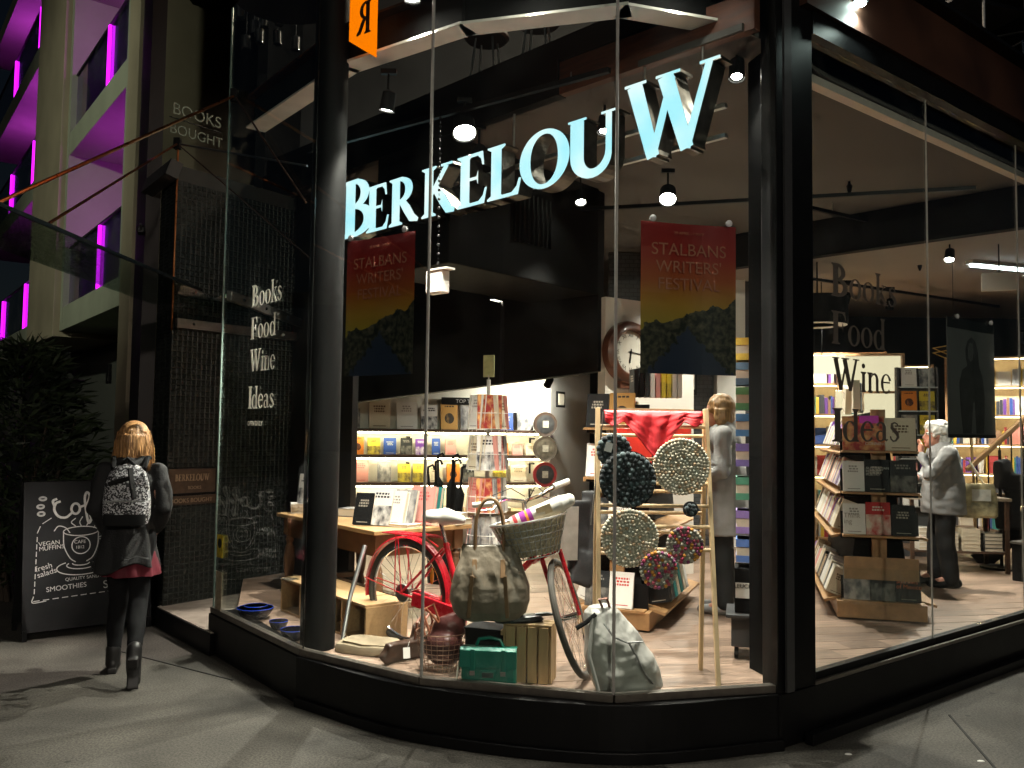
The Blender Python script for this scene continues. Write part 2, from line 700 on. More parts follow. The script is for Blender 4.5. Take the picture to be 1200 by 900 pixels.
_sr = nt.nodes.new('ShaderNodeValToRGB')
_sr.color_ramp.elements[0].position = 0.36
_sr.color_ramp.elements[0].color = (.6, .58, .55, 1)
_sr.color_ramp.elements[1].position = 0.58
_sr.color_ramp.elements[1].color = (1.08, 1.07, 1.05, 1)
nt.links.new(_ns.outputs[0], _sr.inputs[0])
_m3 = nt.nodes.new('ShaderNodeMix')
_m3.data_type = 'RGBA'
_m3.blend_type = 'MULTIPLY'
_m3.inputs[0].default_value = 1
nt.links.new(_mx.outputs[2], _m3.inputs[6])
nt.links.new(_gr.outputs[0], _m3.inputs[7])
_m4 = nt.nodes.new('ShaderNodeMix')
_m4.data_type = 'RGBA'
_m4.blend_type = 'MULTIPLY'
_m4.inputs[0].default_value = 1
nt.links.new(_m3.outputs[2], _m4.inputs[6])
nt.links.new(_sr.outputs[0], _m4.inputs[7])
nt.links.new(_m4.outputs[2], _b.inputs['Base Color'])
g = MB().prism([(-60, -40), (60, -40), (60, 70), (-60, 70)], -0.3, 0.0)
ground = struct(g.build('pavement', m_pave))
m_joint = mat('pavement_joint', (0.012, 0.011, 0.01), 0.9)
for p, q in (((-0.55, 4.05), (-0.9, 2.0)), ((2.55, 5.05), (1.9, 2.2)), ((-2.9, 6.3), (-1.75, 5.55))):
    MB().wall(p, q, 0.0005, 0.004, 0.012).build('joint', m_joint, ground)

# ---- floor with planks
fl = MB().prism([(-2.0, 6.4), (-1.16, 5.2), (-0.42, 4.64), (0.52, 4.38), (1.40, 4.6), (1.7, 4.82), (8, 9.75), (9.5, 13.4), (-2.9, 13.4), (-2.5, 8.2)], 0.1, F - 0.002)
floor = struct(fl.build('floor', mat('floor_plank', (0.24, 0.165, 0.122), 0.42, var=0.38, scale=4, stretch=(0.7, 9, 9), rand=0.28, bump=0.08, bscale=30)))
m_plank = mat('floor_plank', (0.24, 0.165, 0.122), 0.42, var=0.38, scale=4, stretch=(0.7, 9, 9), rand=0.28, bump=0.08, bscale=30)
PL, PW, pang = 1.5, 0.19, R(12)
pm = MB().box((0, 0, 0), (PL - 0.003, PW - 0.003, 0.006)).mesh('plank')
pm.materials.append(m_plank)


def inside(x, y):
    poly = [(-1.95, 6.45), (-1.1, 5.3), (-0.4, 4.70), (0.52, 4.44), (1.38, 4.66), (1.7, 4.9), (6.4, 8.6), (6.8, 10.5), (4.4, 11.0), (0.6, 10.4), (-0.7, 8.5), (-2.0, 7.4)]
    c = False
    for i in range(len(poly)):
        (x1, y1), (x2, y2) = poly[i], poly[i - 1]
        if (y1 > y) != (y2 > y) and x < (x2 - x1) * (y - y1) / (y2 - y1) + x1:
            c = not c
    return c


fpoly = fl.v[:10]
rest = MB()
_ca, _sa = math.cos(pang), math.sin(pang)
cnt = 0
for j in range(-20, 70):
    for i in range(-6, 10):
        u, w = (i + 0.37 * (j % 3)) * PL, j * PW
        x, y = 0.5 + u * _ca - w * _sa, 4.2 + u * _sa + w * _ca
        okc = [inside(x + sx * (PL / 2) * _ca - sy * PW / 2 * _sa, y + sx * (PL / 2) * _sa + sy * PW / 2 * _ca) for sx in (-1, 0, 1) for sy in (-1, 1)]
        if all(okc) and cnt < 290:
            o = put('plank', pm, None, floor)
            o.location = (x, y, F - 0.003)
            o.rotation_euler = (0, 0, pang)
            cnt += 1
        elif any(okc):
            # a cut plank that ends at the wall or the window
            us = [k * 0.1 - PL / 2 for k in range(16)]
            good = [t for t in us if inside(x + t * _ca, y + t * _sa) and inside(x + t * _ca - PW / 2 * _sa, y + t * _sa + PW / 2 * _ca) and inside(x + t * _ca + PW / 2 * _sa, y + t * _sa - PW / 2 * _ca)]
            if good and good[-1] - good[0] > 0.1 and cnt < 290:
                c = (good[0] + good[-1]) / 2
                o = put('plank', pm, None, floor)
                o.location = (x + c * _ca, y + c * _sa, F - 0.003)
                o.rotation_euler = (0, 0, pang)
                o.scale = ((good[-1] - good[0]) / PL, 1, 1)
                cnt += 1
# floor edge under the window (grey-brown board along the glass)
cath = [(-2.02, 6.36), (-1.16, 5.2), (-0.42, 4.64), (0.52, 4.38), (1.40, 4.6)]

# ---- ceiling, soffit, inner walls
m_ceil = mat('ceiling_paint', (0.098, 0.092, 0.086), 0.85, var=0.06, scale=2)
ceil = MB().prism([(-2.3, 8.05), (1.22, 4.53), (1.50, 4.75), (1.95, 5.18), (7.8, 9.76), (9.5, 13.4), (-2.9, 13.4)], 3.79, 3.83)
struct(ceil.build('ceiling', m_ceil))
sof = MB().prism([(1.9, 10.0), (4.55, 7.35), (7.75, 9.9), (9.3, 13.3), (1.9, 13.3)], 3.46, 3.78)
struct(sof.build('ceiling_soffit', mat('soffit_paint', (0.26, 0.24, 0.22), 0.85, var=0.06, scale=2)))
db = MB().wall((1.75, 10.0), (4.5, 7.25), 3.42, 3.785, 0.12)
struct(db.build('downstand_beam', M_charcoal))
sw = MB()
sw.wall((-2.6, 10.25), (0.42, 10.98), F, 3.78, 0.1)
struct(sw.build('wall', mat('shelf_wall_paint', (0.80, 0.76, 0.66), 0.7, var=0.04, scale=2)))
m_grey = mat('grey_wall', (0.045, 0.046, 0.05), 0.75, var=0.15, scale=2)
struct(MB().wall((-2.55, 8.3), (-2.7, 10.2), F, 3.78, 0.1).build('wall', m_grey))
struct(MB().wall((0.45, 10.95), (1.1, 12.6), F, 3.78, 0.1).build('wall', M_white))
struct(MB().wall((-2.9, 13.3), (9.5, 13.3), F, 4.6, 0.1).build('wall', m_grey))
struct(MB().wall((9.4, 9.5), (9.4, 13.2), F, 4.6, 0.1).build('wall', m_grey))
# clock wall and the hung stair bulkhead
struct(MB().wall((0.80, 7.66), (1.72, 8.28), F, 2.82, 0.1).build('wall', mat('clock_wall_paint', (0.62, 0.58, 0.52), 0.7, var=0.04, scale=2)))
m_brick = mat('dark_painted_brick', (0.045, 0.048, 0.052), 0.6, var=0.2)
n_ = m_brick.node_tree
_bt = n_.nodes.new('ShaderNodeTexBrick')
_bt.inputs['Scale'].default_value = 5.0
_bt.inputs['Color1'].default_value = (0.05, 0.052, 0.056, 1)
_bt.inputs['Color2'].default_value = (0.07, 0.072, 0.078, 1)
_bt.inputs['Mortar'].default_value = (0.02, 0.02, 0.022, 1)
_tc2 = n_.nodes.new('ShaderNodeTexCoord')
_mp2 = n_.nodes.new('ShaderNodeMapping')
_mp2.inputs['Rotation'].default_value = (R(90), 0, 0)
n_.links.new(_tc2.outputs['Object'], _mp2.inputs[0])
n_.links.new(_mp2.outputs[0], _bt.inputs[0])
n_.links.new(_bt.outputs[0], n_.nodes['Principled BSDF'].inputs['Base Color'])
struct(MB().wall((1.15, 10.3), (2.42, 10.35), F, 3.78, 0.1).build('wall', m_brick))
struct(MB().wall((2.44, 10.28), (2.78, 10.3), F, 3.78, 0.16).build('pillar', M_white))
struct(MB().wall((2.80, 10.36), (3.5, 10.5), F, 3.78, 0.1).build('wall', m_grey))
bk = MB().add([(-2.3, 10.05, 1.86), (0.76, 7.62, 2.15), (0.76, 7.62, 3.78), (-2.3, 10.05, 3.78), (-2.24, 10.13, 1.86), (0.82, 7.70, 2.15), (0.82, 7.70, 3.78), (-2.24, 10.13, 3.78)],
              [(0, 1, 2, 3), (4, 7, 6, 5), (0, 4, 5, 1), (1, 5, 6, 2), (2, 6, 7, 3), (3, 7, 4, 0)])
struct(bk.build('bulkhead', M_charcoal))

# ================================================================ bookshop facade
shop = thing('bookshop_building', 'black fronted corner bookshop with faceted floor to ceiling windows on a curved plinth', 'shop building')


def crom(pts, n=12):
    out = []
    P = [Vector(p) for p in pts]
    P = [P[0] * 2 - P[1]] + P + [P[-1] * 2 - P[-2]]
    for i in range(1, len(P) - 2):
        for k in range(n):
            t = k / n
            a, b, c, d = P[i - 1], P[i], P[i + 1], P[i + 2]
            out.append(0.5 * ((2 * b) + (c - a) * t + (2 * a - 5 * b + 4 * c - d) * t * t + (3 * b - a - 3 * c + d) * t ** 3))
    out.append(P[-2])
    return out


outer = [tuple(p) for p in crom([J1, J2, J3, P0])]
outer = [(x * 1.006, y - 0.015) for x, y in outer]
inner = [(1.40, 4.75), (0.52, 4.5), (-0.40, 4.78), (-1.10, 5.35)]
pl = MB()
pl.prism(outer + inner, 0.0, F - 0.005)
pl.prism([A, J1, (-1.05, 5.32), (-1.98, 6.42)], 0.0, F - 0.006)
pl.prism([(x + 0.0, y - 0.03) for x, y in outer] + [(1.40, 4.6), (0.52, 4.4), (-0.40, 4.68), (-1.10, 5.25)], 0.0, 0.055)
pl.prism([(1.38, 4.46), R0, R2, (7.7, 9.75), (1.5, 4.9)], 0.0, F - 0.007)
pl.wall((1.55, 4.55), R2, 0.0, 0.06, 0.05, -0.02)
pl.build('plinth', M_black, shop, bevel=0.004)
m_sill = mat('sill_strip', (0.16, 0.14, 0.12), 0.35, 0.6, var=0.2)


def inset(poly, d):
    """offset an open plan polyline to its left"""
    out = []
    for i, p in enumerate(poly):
        a = Vector(poly[max(i - 1, 0)])
        b = Vector(poly[min(i + 1, len(poly) - 1)])
        t = (b - a).normalized()
        out.append((p[0] - t.y * d, p[1] + t.x * d))
    return out


chain = [A, J1, J2, J3, P0]
gch = inset(chain, 0.035)
for i in range(4):
    MB().wall(gch[i], gch[i + 1], F - 0.004, F + 0.035, 0.05).build('sill', m_sill, shop, bevel=0.003)
    pane = MB().wall(gch[i], gch[i + 1], F + 0.036, 4.75, 0.012, 0, -0.004, -0.004).build('glass_pane', G_pane, shop)
    if i == 0:
        pane_left = pane
rch = [R0, RQ, (3.84, 6.38), (5.0, 7.29), R2]
grc = inset(rch, 0.05)
for i in range(4):
    MB().wall(grc[i], grc[i + 1], F - 0.005, F + 0.05, 0.05).build('sill', M_black, shop, bevel=0.003)
    pane = MB().wall(grc[i], grc[i + 1], F + 0.051, 3.83, 0.012, 0, -0.004, -0.004).build('glass_pane', G_pane, shop)
    if i == 0:
        pane_right = pane
MB().wall(inset(rch, 0.012)[0], inset(rch, 0.012)[-1], F - 0.0065, F + 0.012, 0.02).build('sill_trim', m_sill, shop)
m_jt = mat('glass_joint', (0.42, 0.40, 0.37), 0.35, var=0.1)
for i, (x, y) in enumerate((gch[1], gch[2], gch[3])):
    MB().cyl((x, y, F + 0.03), (x, y, 4.75), 0.004 if i == 0 else 0.0085, n=8).build('glass_joint', M_black if i == 0 else m_jt, shop)
for x, y in grc[1:4]:
    MB().cyl((x, y, F + 0.04), (x, y, 3.83), 0.006, n=8).build('glass_joint', m_jt, shop)
MB().cyl((gch[0][0], gch[0][1], F + 0.03), (gch[0][0], gch[0][1], 4.75), 0.007, n=8).build('glass_edge', mat('glass_edge_green', (0.20, 0.28, 0.25), 0.2), shop)
# corner post
MB().prism([(1.385, 4.475), (1.645, 4.66), (1.60, 4.79), (1.34, 4.60)], F - 0.006, 4.9).build('post', M_black, shop, bevel=0.006)
MB().box((1.44, 4.86, 2.1), (0.10, 0.20, 3.64), R(15)).build('post', mat('post_black', (0.002, 0.002, 0.0022), 0.8, spec=0.08), shop, bevel=0.004)
MB().wall((1.43, 4.487), (1.48, 4.522), F, 4.85, 0.014).build('post_trim', mat('post_trim_grey', (0.045, 0.045, 0.047), 0.35), shop)
# round column just behind the glass
MB().lathe([(0.105, F), (0.105, 4.9)], 40, (-1.16, 5.28, 0)).build('column', mat('column_black', (0.004, 0.004, 0.0042), 0.6, var=0.2, spec=0.18), shop, smooth=True)
# ring beam behind the glass
ring = [(-2.06, 6.46), (-1.12, 5.30), (-0.33, 4.74), (0.58, 4.49), (1.36, 4.73)]
m_flange = mat('beam_flange', (0.80, 0.76, 0.70), 0.6, var=0.08, scale=8)
for i in range(4):
    MB().wall(ring[i], ring[i + 1], 3.90, 3.915, 0.15, 0.07, 0, 0.02).build('beam_flange', m_flange, shop)
    MB().wall(ring[i], ring[i + 1], 3.916, 4.14, 0.02, 0.07).build('beam_web', M_blackmatt, shop)
    MB().wall(ring[i], ring[i + 1], 4.141, 4.156, 0.15, 0.07).build('beam_flange', M_copper if i == 0 else M_blackmatt, shop)
# mezzanine edge, floor above, upper walls and roof
m_rust = mat('rust_timber', (0.10, 0.032, 0.016), 0.6, var=0.35, scale=6, stretch=(1, 1, 8))
MB().wall((-2.4, 8.17), (0.30, 5.47), 3.785, 4.02, 0.08).build('mezzanine_edge', M_black, shop)
MB().wall((0.302, 5.468), (1.3, 4.47 + 0.05), 3.787, 4.00, 0.06).build('mezzanine_edge', m_rust, shop)
MB().wall((-2.4, 8.24), (1.2, 4.64), 4.04, 4.20, 0.05).build('mezzanine_edge', M_black, shop)
MB().wall((-2.4, 8.23), (0.9, 4.93), 4.0, 4.015, 0.012).build('mezzanine_trim', M_steel, shop)
MB().prism([(-2.3, 8.3), (1.2, 4.75), (1.9, 5.3), (7.9, 10), (9.4, 13.2), (-2.9, 13.2)], 4.10, 4.2).build('upper_floor', M_charcoal, shop)
m_upw = mat('upper_wall', (0.05, 0.05, 0.053), 0.8, var=0.2, scale=2)
MB().wall((-2.9, 11.2), (3.4, 11.2), 4.2, 8.0, 0.1).build('upper_wall', m_upw, shop)
MB().prism([(-4.6, 7.0), (-2.2, 6.0), (0.5, 4.0), (3, 4.4), (9.5, 9.5), (9.5, 13.4), (-4.6, 13.4)], 7.6, 7.8).build('roof', M_blackmatt, shop)
# head of the right windows and fascia above
MB().wall(inset(rch, 0.04)[0], inset(rch, 0.04)[-1], 3.831, 3.96, 0.10).build('window_head', M_black, shop)
MB().wall(inset(rch, 0.02)[0], inset(rch, 0.02)[-1], 3.961, 4.36, 0.12, 0, 0.1).build('fascia', mat('fascia_rust', (0.045, 0.017, 0.009), 0.6, var=0.4, scale=3), shop)
MB().wall(inset(rch, -0.03)[0], inset(rch, -0.03)[-1], 4.362, 4.39, 0.2, 0, 0.08).build('fascia_cap', M_black, shop)
MB().wall(inset(rch, 0.28)[0], inset(rch, 0.28)[-1], 3.74, 3.82, 0.07).build('pelmet', mat('pelmet_white', (0.66, 0.60, 0.54), 0.6, var=0.05), shop)
MB().wall(inset(rch, 0.40)[0], inset(rch, 0.40)[-1], 3.80, 3.84, 0.16).build('shadow_gap', mat('gap_brown', (0.03, 0.022, 0.015), 0.8), shop)
MB().wall((1.42, 4.6), (1.75, 4.85), 3.86, 7.6, 0.2, 0.05).build('upper_post', M_black, shop)

# ---- entrance step and tiled return wall
m_step = mat('entrance_stone', (0.30, 0.26, 0.21), 0.7, var=0.2, scale=12)
es_ = struct(MB().prism([(-2.86, 7.02), (-2.10, 6.12), (-1.9, 6.4), (-1.2, 7.1), (-2.1, 8.1)], 0.0, 0.15).build('entrance_step', M_black))
MB().prism([(-2.845, 7.02), (-2.10, 6.14), (-1.9, 6.42), (-1.25, 7.1), (-2.1, 8.08)], 0.1505, 0.156).build('paving', m_step, es_)
T0, T1, TL = (-2.80, 7.02), (-2.05, 8.02), (-3.08, 7.38)
tw = thing('tiled_wall', 'dark green glossy mosaic tiled wall return beside the shop entrance', 'wall')
MB().prism([T0, T1, (-2.35, 8.4), TL], 0.0, 3.78).build('wall_core', mat('tile_grout', (0.035, 0.036, 0.032), 0.8), tw)
m_tile = mat('mosaic_tile', (0.015, 0.018, 0.015), 0.42, var=0.5, scale=40, spec=0.3)


def tiles(p, q, z0, z1, pitch, ph=None, h=0.006):
    p, q = Vector((*p, 0)), Vector((*q, 0))
    d = (q - p).normalized()
    n = Vector((d.y, -d.x, 0))
    L = (q - p).length
    mb = MB()
    ph = ph or pitch
    for i in range(int(L / pitch)):
        for j in range(int((z1 - z0) / ph)):
            c = p + d * ((i + .5) * pitch) + Vector((0, 0, z0 + (j + .5) * ph))
            a, b = pitch * .46, ph * .46
            a2, b2 = pitch * .30, ph * .28
            tx, tz = rnd.uniform(-.0005, .0005), rnd.uniform(-.0005, .0005)
            vs = [c + d * (sx * a) + Vector((0, 0, sz * b)) for sx, sz in ((-1, -1), (1, -1), (1, 1), (-1, 1))]
            vs += [c + n * (h + sx * tx + sz * tz) + d * (sx * a2) + Vector((0, 0, sz * b2)) for sx, sz in ((-1, -1), (1, -1), (1, 1), (-1, 1))]
            mb.add(vs, [(4, 5, 6, 7), (0, 1, 5, 4), (1, 2, 6, 5), (2, 3, 7, 6), (3, 0, 4, 7)])
    return mb


o = tiles(T0, T1, 0.16, 3.7, 0.046).build('tiles', m_tile, tw)
o['kind'] = 'stuff'
o = tiles(TL, T0, 0.1, 3.7, 0.15, 0.03, 0.008).build('edge_tiles', m_tile, tw)
o['kind'] = 'stuff'
MB().cyl((T0[0], T0[1] - .012, 2.4), (T0[0], T0[1] - .012, 3.95), 0.009).build('corner_rod', M_copper, tw)
MB().box((-3.02, 7.22, 3.72), (0.75, 0.1, 0.14), R(-52), R(-18)).build('flashing', mat('flashing_grey', (0.07, 0.065, 0.06), 0.5), tw)
# plaques on the tiles
tdir = (Vector(T1) - Vector(T0)).normalized()
trz = math.atan2(tdir.y, tdir.x)


def on_wall(p, rz, parent_name=None):
    pass


pq = thing('name_plaque', 'bronze plaque lettered BERKELOUW on the tiled wall', 'plaque', (T0[0] + tdir.x * .22 + tdir.y * .014, T0[1] + tdir.y * .22 - tdir.x * .014, 1.16), trz)
m_bronze = mat('bronze_plate', (0.085, 0.06, 0.042), 0.4, 0.5, var=0.2)
m_brlet = mat('bronze_letter', (0.34, 0.26, 0.17), 0.4, 0.6)
MB().box((0, 0, 0), (0.44, 0.012, 0.20)).build('plate', m_bronze, pq, bevel=0.002)
MB().box((0, 0.004, 0), (0.47, 0.012, 0.23)).build('plate_border', M_black, pq, bevel=0.002)
w_, wx = serif_word('BERKELOUW', 0.055, 0.75, -0.002)
w_.v = [(x - wx / 2, y - .0065, z + .0) for x, y, z in w_.v]
w_.build('lettering', m_brlet, pq)
put('lettering', text_mesh('BOOKS', 0.038, 0.0006, 'CENTER'), m_brlet, pq, loc=(0.02, -.0075, -.07))
pq2 = thing('name_plaque', 'narrow bronze strip lettered BOOKS BOUGHT under the larger plaque', 'plaque', (T0[0] + tdir.x * .22 + tdir.y * .014, T0[1] + tdir.y * .22 - tdir.x * .014, 1.00), trz)
MB().box((0, 0, 0), (0.46, 0.012, 0.075)).build('plate', m_bronze, pq2, bevel=0.002)
put('lettering', text_mesh('BOOKS BOUGHT', 0.05, 0.0006, 'CENTER'), m_brlet, pq2, loc=(0, -.0075, -.018))

# ---- dark party wall beside the tiles, and wall over the entrance
pw = MB().wall((-3.2, 7.5), (-4.95, 11.25), 0, 9.0, 0.12)
tag(pw.build('party_wall', mat('party_wall_black', (0.02, 0.013, 0.012), 0.6, var=0.3, scale=2)), 'tall black wall between the tiled shop corner and the balcony building', 'wall')
struct(MB().wall((-2.6, 8.6), (-2.9, 11.2), 0.1, 7.6, 0.1).build('wall', M_blackmatt))
struct(MB().wall((-2.25, 8.22), (-1.35, 7.4), 0.15, 3.9, 0.06).build('wall', mat('entry_dark', (0.02, 0.02, 0.021), 0.5)))
# security camera, light on the party wall
cm = thing('security_camera', 'small black security camera on the black wall above the entrance', 'camera', (-3.23, 7.35, 3.3), R(200))
MB().box((0, 0, 0), (0.06, 0.12, 0.06)).build('body', M_black, cm, bevel=0.008)
MB().cyl((0, 0.05, 0.0), (0, 0.12, 0.03), 0.012).build('bracket', M_steel, cm)

# ---- glass canopy over the entrance
cn = thing('glass_canopy', 'greenish glass canopy sheet hung over the footpath by copper rods', 'canopy')
MB().prism([(-2.34, 3.80), (-2.27, 6.2), (-2.42, 6.9), (-2.92, 6.88), (-2.90, 4.4), (-2.92, 3.8)], 2.594, 2.606).build('glass_sheet', G_canopy, cn)
MB().bar((-2.335, 3.80, 2.6), (-2.27, 6.2, 2.6), 0.012, 0.02).build('glass_edge', M_black, cn)
MB().prism([(-2.12, 6.32), (-1.93, 8.3), (-2.1, 8.3), (-2.75, 7.1)], 2.594, 2.606).build('glass_sheet', G_canopy, cn)
for p, q in (((-2.10, 6.30, 2.58), (-1.93, 8.30, 2.58)), ((-2.80 + .04, 7.02 - .03, 2.46), (-2.05 + .04, 8.02 - .03, 2.46))):
    MB().bar(p, q, 0.04, 0.075).build('rail', mat('rail_steel', (0.30, 0.28, 0.26), 0.4, 0.9), cn, bevel=0.003)
    d = Vector(q) - Vector(p)
    for t in (.12, .35, .6, .85):
        c = Vector(p) + d * t
        MB().cyl(c + Vector((0.024, -.028, 0)), c + Vector((0.0, -.0, 0)), 0.013, n=12).build('bolt', M_chrome, cn)
f1, f2 = Vector((-2.04, 6.10, 4.01)), Vector((-2.80, 6.99, 3.95))
for p, q, r, m in ((f1, (-2.34, 3.84, 2.61), .010, M_copper), (f2, (-2.33, 4.24, 2.61), .008, M_copper),
                   (f1, (-1.27, 5.16, 2.98), .006, mat('dark_rod', (0.10, 0.06, 0.045), 0.4, 0.6)), (f2, (-1.55, 6.4, 2.90), .006, MATS['dark_rod']),
                   (f2, (-1.5, 6.1, 3.50), .008, M_alu)):
    MB().cyl(p, q, r, n=8).build('rod', m, cn)
MB().box(f1, (.05, .05, .09)).build('rod_clamp', M_blackmatt, cn)
MB().box(f2, (.05, .05, .09)).build('rod_clamp', M_blackmatt, cn)

# ================================================================ balcony building
ab = thing('apartment_building', 'pale concrete apartment block with recessed balconies lit magenta at night', 'building', (-5.1, 11.4, 0), math.atan2(.79, -.61))
m_conc = mat('pale_concrete', (0.30, 0.31, 0.23), 0.75, var=0.12, scale=1.5, bump=0.1, bscale=8)
m_conc2 = mat('tan_concrete', (0.30, 0.25, 0.17), 0.75, var=0.15, scale=1.2)
m_in = mat('balcony_plaster', (0.34, 0.30, 0.33), 0.8, var=0.06)


def bb(mb, t0, t1, y0, y1, z0, z1):
    return mb.box(((t0 + t1) / 2, (y0 + y1) / 2, (z0 + z1) / 2), (t1 - t0, y1 - y0, z1 - z0))


bb(MB(), .06, .62, -1.7, .02, 0, 12.45).build('pier', m_conc2, ab, bevel=.01)
bb(MB(), .62, .78, -1.7, .0, 3.3, 12.44).build('pier', m_conc, ab)
bb(MB(), 4.95, 7.8, -1.7, .12, 3.2, 12.45).build('pier', m_conc2, ab, bevel=.01)
bb(MB(), 4.75, 4.95, -1.7, .01, 3.3, 12.44).build('pier', m_conc, ab)
bb(MB(), 0.0, 17, -1.9, -1.7, 0, 12.4).build('back_wall', m_in, ab)
bb(MB(), .06, 17, -1.7, .05, 12.2, 12.6).build('roof_slab', m_conc, ab)
bb(MB(), 2.2, 3.6, -1.0, -.8, 0, 3.2).build('ground_wall', mat('green_render', (0.22, 0.25, 0.18), 0.8, var=0.1), ab)
bb(MB(), 4.2, 16, -1.2, -1.0, 0, 3.2).build('ground_wall', mat('dark_render', (0.06, 0.06, 0.05), 0.8), ab)
bb(MB(), .62, 2.18, -1.1, -.95, 0, 3.2).build('ground_wall', MATS['dark_render'], ab)
bb(MB(), 1.2, 1.4, -.9, -.7, 0, 3.2).build('ground_post', m_conc, ab)
m_pan = glass('balcony_glass', (0.34, 0.36, 0.46), dirt=0.10)
m_dgl = mat('door_glass_dark', (.03, .03, .035), .08)
m_rail = mat('balcony_rail', (0.02, 0.018, 0.02), 0.5)
m_led = emis('magenta_led', (0.62, 0.008, 0.85), 1.3)
bays = [(.78, 4.75, [(3.3, 3.72, [2.35]), (6.46, 6.88, [2.2]), (9.4, 9.85, [2.2])]),
        (7.8, 17.0, [(3.3, 3.72, [9.5, 13]), (6.46, 6.88, [9.2, 12.5]), (9.4, 9.85, [9.0, 12.6])])]
for t0, t1, lv in bays:
    for z0, z1, leds in lv:
        bb(MB(), t0, t1, -1.7, .0, z0, z1).build('balcony_slab', m_conc, ab, bevel=.008)
        top = z1 + 1.08
        xs = [t0] + leds + [t1]
        for i in range(len(xs) - 1):
            bb(MB(), xs[i] + .04, xs[i + 1] - .04, -.10, -.08, z1 + .004, top - .03).build('balcony_panel', m_pan, ab)
        bb(MB(), t0, t1, -.13, -.06, top - .03, top).build('balcony_rail', m_rail, ab)
        nd = 2 if t1 - t0 < 5 else 4
        for i in range(nd):
            xa = t0 + .25 + (t1 - t0 - .5) * i / nd
            xb = t0 + .25 + (t1 - t0 - .5) * (i + 1) / nd - .35
            dr = bb(MB(), xa, xb, -1.69, -1.64, z1 + .02, z1 + 2.25).build('balcony_door', m_rail, ab)
            bb(MB(), xa + .07, (xa + xb) / 2 - .03, -1.635, -1.62, z1 + .1, z1 + 2.17).build('pane', m_dgl, dr)
            bb(MB(), (xa + xb) / 2 + .03, xb - .07, -1.635, -1.62, z1 + .1, z1 + 2.17).build('pane', m_dgl, dr)
        for t in leds:
            bb(MB(), t - .035, t + .035, -.075, -.035, z1 + .004, top - .05).build('light_strip', m_led, ab)
for t, z, w in ((2.6, 5.0, 26), (2.6, 8.2, 26), (2.6, 11.0, 20), (9.6, 5.0, 22), (9.6, 8.2, 30), (13.0, 8.2, 26), (9.6, 11.1, 30), (13.2, 11.1, 30)):
    q = Matrix.Rotation(math.atan2(.79, -.61), 3, 'Z') @ Vector((t, -.75, z))
    add_light('balcony_light', 'POINT', (q.x - 5.1, q.y + 11.4, z), w * 1.25, (0.60, 0.05, 0.80), size=0.15)
bb(MB(), 3.9, 4.1, .0, .06, 2.72, 2.86).build('wall_lamp', M_black, ab)
MB().box((1.0, .03, 2.35), (.10, .06, .28)).build('wall_lamp', M_black, ab, bevel=.01)

# ---- shrub by the board
sh = thing('shrub', 'dark spiky shrub behind the chalkboard sign', 'shrub', (-4.55, 8.0, 0))
lf = MB()
for k in range(5200):
    a = rnd.uniform(0, 2 * math.pi)
    rr = math.sqrt(rnd.random())
    zz = rnd.uniform(0.15, 2.35)
    mx_ = 0.85 * (1 - ((zz - 1.0) / 1.55) ** 2) * (0.8 + 0.35 * noise.noise(Vector((math.cos(a) * 1.4, math.sin(a) * 1.4, zz * 1.6))))
    c = Vector((rr * mx_ * 1.0 * math.cos(a), rr * mx_ * math.sin(a), zz))
    d = Vector((math.cos(a) + rnd.gauss(0, .5), math.sin(a) + rnd.gauss(0, .5), rnd.uniform(-.3, .9))).normalized()
    L = rnd.uniform(.10, .24)
    sd = d.cross(Vector((rnd.gauss(0, 1), rnd.gauss(0, 1), rnd.gauss(0, 1)))).normalized() * rnd.uniform(.008, .018)
    lf.add([c - sd * .4, c + d * L * .5 - sd, c + d * L, c + d * L * .5 + sd], [(0, 1, 2, 3)])
o = lf.build('crown', mat('shrub_leaf', (0.03, 0.045, 0.018), 0.5, var=0.5, scale=9), sh)
tr = MB()
for k in range(7):
    a = k * 0.9
    tr.tube([(0.1 * math.cos(a), .1 * math.sin(a), 0), (.25 * math.cos(a), .25 * math.sin(a), .8), (.45 * math.cos(a + .3), .45 * math.sin(a + .3), 1.7)], [.03, .02, .008], 6)
tr.build('trunk', mat('bark', (0.05, 0.035, 0.025), 0.9), sh)

# ---- the far side of the road, mirrored faintly in the shop glass
ob_ = thing('opposite_building', 'dark terrace across the road with lit upstairs windows, mirrored in the shop glass', 'building', (0, -15, 0), 0)
MB().box((0, -.3, 4.5), (34, .6, 9)).build('wall', mat('far_brick', (.05, .035, .03), .9), ob_)
for i in range(11):
    for j, z in enumerate((1.6, 4.4, 7.0)):
        if (i * 7 + j * 5) % 3 == 0:
            continue
        lit = ((i * 5 + j * 3) % 4 == 0)
        x = -15 + i * 3.0
        f_ = MB().box((x, .02, z), (1.3, .08, 1.7)).build('window', M_black, ob_)
        MB().box((x, .07, z), (1.15, .02, 1.5)).build('pane', emis('far_window', (1, .78, .45), .03) if lit else mat('far_glass', (.02, .02, .025), .1), f_)
for k, (x, y) in enumerate(((3.0, -9.2), (-8.0, -9.2))):
    sl = thing('street_lamp', 'tall street lamp across the road behind the photographer, %s one' % ('nearer', 'farther')[k], 'street lamp', (x, y, 0), 0, 'street lamps across the road')
    MB().lathe([(.09, 0), (.06, .6), (.045, 4.7)], 14).build('pole', M_steel, sl, smooth=True)
    MB().box((0, .25, 4.72), (.16, .6, .08)).build('head', M_black, sl, bevel=.02)
    MB().box((0, .30, 4.675), (.12, .4, .012)).build('lamp', emis('street_lamp_glow', (1, .92, .78), 18), sl)
